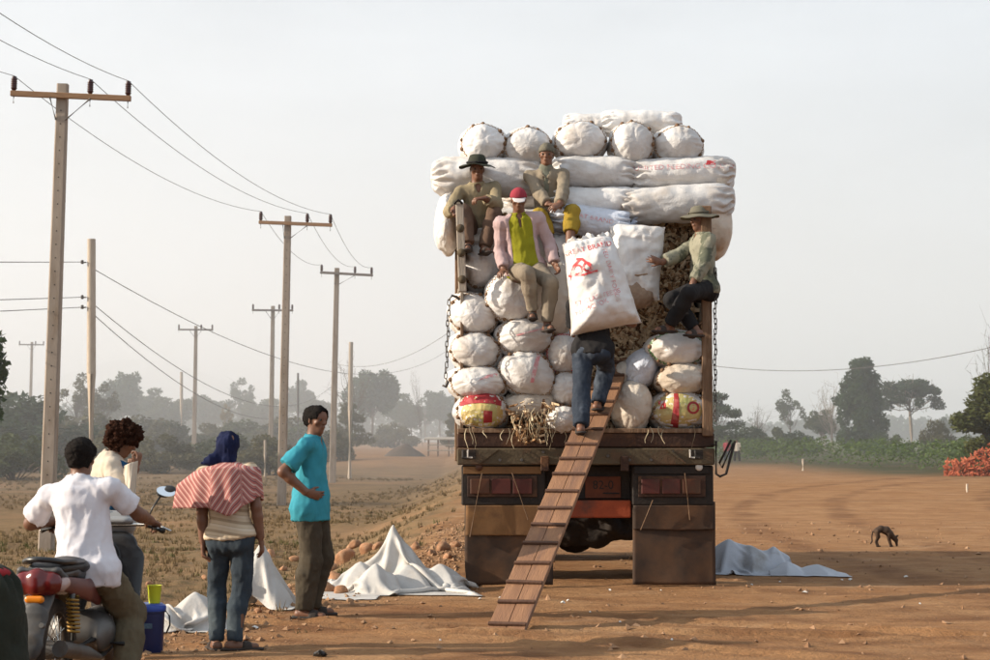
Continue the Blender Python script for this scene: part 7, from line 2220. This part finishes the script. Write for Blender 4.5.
place_tree(*T_bare, 352, 356, 160, 8.0, 'nearly leafless tree with thin branches behind the slender pale post', None, M_bark, sx=0.75)
place_tree(*T_bare2, 423, 366, 200, 8.0, 'thin leaning dead trunk left of the truck', None, M_bark, sx=0.35).rotation_euler = (0, -0.12, 0)

# far wood along the horizon
r = np.random.RandomState(77)
P = []
for k in range(420):
    x = r.uniform(-190, 190); y = r.uniform(330, 430)
    h = r.uniform(4.5, 9.5) * (0.75 + 0.5 * vn(np.array([[x * 0.03 + 5, 0.3, 0.1]]))[0]) * (0.55 if x > 8 else 1)
    for j in range(3):
        c = np.array([x + r.randn() * 2, y, h * (0.35 + 0.27 * j)])
        d = r.randn(26, 3); d /= np.linalg.norm(d, axis=1)[:, None]
        P.append(c + d * np.array([3.0, 2.0, h * 0.2]) * r.rand(26, 1) ** 0.4 - np.array([0, 0, 0.9]))
tag(link('far_wood', mesh_np('far_wood', *leaves_np(np.concatenate(P), 0.85, r, asp=.8), smooth=False), L_dark), 'far wood along the horizon fading into the dusty haze', 'wood', kind='stuff')

# green crop on the right
n = 42000
y = r.uniform(60, 112, n * 2); x = r.uniform(9, 46, n * 2)
fr_x = np.interp(x, [9, 13, 17, 24, 60], [94, 88, 66, 58, 55])
k = (y > fr_x + 2.5 * (fbm(np.stack([x * .5, y * .5, 0 * x], -1), 2) - .5)) & (y < fr_x + 30 * np.random.RandomState(2).rand(n * 2) ** 1.5 + 6)
x, y = x[k][:n], y[k][:n]
top = 0.6 + 0.85 * fbm(np.stack([x * .55, y * .4, 0 * x], -1), 2)
z = top * r.rand(len(x)) ** 0.6
tag(link('green_crop', mesh_np('green_crop', *leaves_np(np.stack([x, y, z], -1), 0.085, r, asp=.6), smooth=False), L_crop), 'band of knee-high green crop beyond the dirt on the right', 'crop', kind='stuff')
# dry grass and weeds on the left field
def tufts(n, fx, seed, h0, h1, bl=6, wd=0.012):
    r = np.random.RandomState(seed)
    x, y = fx(r, n)
    g = ground_z(x, y)
    m = len(x)
    h = r.uniform(h0, h1, m)
    V, F = [], []
    az = r.uniform(0, 6.28, (m, bl)); ln = r.uniform(.1, .75, (m, bl)) * h[:, None]; hh_ = h[:, None] * r.uniform(.55, 1, (m, bl))
    bx_ = x[:, None] + r.randn(m, bl) * 0.03; by_ = y[:, None] + r.randn(m, bl) * 0.03
    w = wd * (1 + y[:, None] / 22)
    tip = np.stack([bx_ + np.cos(az) * ln, by_ + np.sin(az) * ln, g[:, None] + hh_], -1)
    pa = r.uniform(0, 6.28, (m, bl))
    a = np.stack([bx_ + np.cos(pa) * w, by_ + np.sin(pa) * w, g[:, None] - 0.02 + 0 * az], -1)
    b = np.stack([bx_ - np.cos(pa) * w, by_ - np.sin(pa) * w, g[:, None] - 0.02 + 0 * az], -1)
    V = np.stack([a, b, tip], 2).reshape(-1, 3)
    return V, np.arange(len(V)).reshape(-1, 3)
def field_pts(dmin, dmax, pw, patch):
    def f(r, n):
        y = dmin + (dmax - dmin) * r.rand(n * 3) ** pw
        x = edge_x(y) - 1.6 + 0.8 * r.randn(n * 3) - r.rand(n * 3) * (0.30 * y + 4)
        keep = fbm(np.stack([x * .35, y * .18, 0 * x + patch], -1), 2) > r.uniform(.34, .60, n * 3)
        keep &= bank_mask(x, y) < 0.4
        return x[keep][:n], y[keep][:n]
    return f
M_dry = mat('dry_grass', (0.22, 0.15, 0.078), (0.165, 0.115, 0.058), scale=0.6, rough=0.9, trans=0.2, c3=(0.135, 0.105, 0.05), s3=0.3)
M_grn = mat('green_grass', (0.075, 0.082, 0.028), (0.12, 0.11, 0.04), scale=0.6, rough=0.9, trans=0.2)
tag(link('dry_grass', mesh_np('dry_grass', *tufts(9000, field_pts(13, 95, 1.5, 1.0), 5, .03, .15, 8, .006), smooth=False), M_dry), 'dry brown grass covering the left field', 'grass', kind='stuff')
tag(link('green_weeds', mesh_np('green_weeds', *tufts(1100, field_pts(12.5, 40, 1.9, 6.0), 6, .04, .13, 8, .007), smooth=False), M_grn), 'short green weeds along the left edge of the dirt', 'grass', kind='stuff')

# far dirt pile, shelter and red rubble
x0 = W(405, 432, 128).x
px_ = np.linspace(-1, 1, 30); XX, YY = np.meshgrid(px_, px_, indexing='ij')
ZZ = np.maximum(1 - np.sqrt(XX ** 2 + YY ** 2), 0) ** 0.8 * 0.95 * (0.8 + 0.5 * fbm(np.stack([XX * 2, YY * 2, 0 * XX], -1), 3))
i = np.arange(900).reshape(30, 30)
q = np.stack([i[:-1, :-1], i[1:, :-1], i[1:, 1:], i[:-1, 1:]], -1).reshape(-1, 4)
pile = link('dirt_pile', mesh_np('dirt_pile', np.stack([XX * 1.55, YY * 1.5, ZZ - 0.05], -1).reshape(-1, 3), q), mat('dark_soil', (0.10, 0.07, 0.05), (0.07, 0.05, 0.035), scale=3, bump=0.4), None, (x0, 128, float(ground_z(x0, 128))))
tag(pile, 'dark heap of soil on the far bare bank left of the truck', 'dirt pile')
hx0 = W(443, 432, 132).x; hz0 = float(ground_z(hx0, 132))
hut = thing('wooden_shelter', (hx0, 132, hz0), 'low open wooden shelter far behind the truck\'s left side', 'shelter')
for x in (-1.1, -0.4, 0.4, 1.1):
    for y in (0, 1.6):
        MB().tube([(x, y, -0.1), (x + 0.02, y, 1.25)], 0.05, 6).build('post', M_woodb, hut)
MB().box((0, 0.8, 1.32), (2.7, 2.2, 0.08), Matrix.Rotation(0.06, 3, 'X'), 0.01).build('roof', M_woodg, hut)
for z in (0.45, 0.85):
    MB().box((0, -0.06, z), (2.3, 0.05, 0.09), None, 0.006).build('rail', M_woodg, hut)
def rub(r, n):
    a = r.rand(n); px = 944 + 66 * a
    y = 61 + r.rand(n) * 2.2
    x = (px - 495) / FPX * y
    h = 0.25 + 0.95 * np.interp(a, [0, .3, .55, .7, 1], [.25, .35, .75, .95, .8])
    return np.stack([x, y, h * r.rand(n) ** 1.3], -1)
v, f = chip_cloud(420, rub, 44, (0.09, 0.26))
tag(link('red_rubble', mesh_np('red_rubble', v, f, False), mat('red_brick_rubble', (0.42, 0.105, 0.045), (0.30, 0.07, 0.035), scale=2, c3=(0.50, 0.19, 0.09), s3=1)), 'heap of orange red rubble at the right edge below the leafy tree', 'rubble', kind='stuff')
# ---------------------------------------------------------------- dusty air
M_haze = bpy.data.materials.new('dusty_air')
M_haze.use_nodes = True
hn = M_haze.node_tree
hn.nodes.clear()
ho = hn.nodes.new('ShaderNodeOutputMaterial')
hp = hn.nodes.new('ShaderNodeVolumePrincipled')
hp.inputs['Color'].default_value = (0.96, 0.98, 1.0, 1)
hp.inputs['Density'].default_value = 0.0025
hp.inputs['Anisotropy'].default_value = 0.2
hn.links.new(hp.outputs['Volume'], ho.inputs['Volume'])
hb = MB().box((0, 1250, 46), (2600, 2400, 100)).build('haze', M_haze)
tag(hb, 'pale dusty haze hanging over the field', 'haze', kind='stuff')
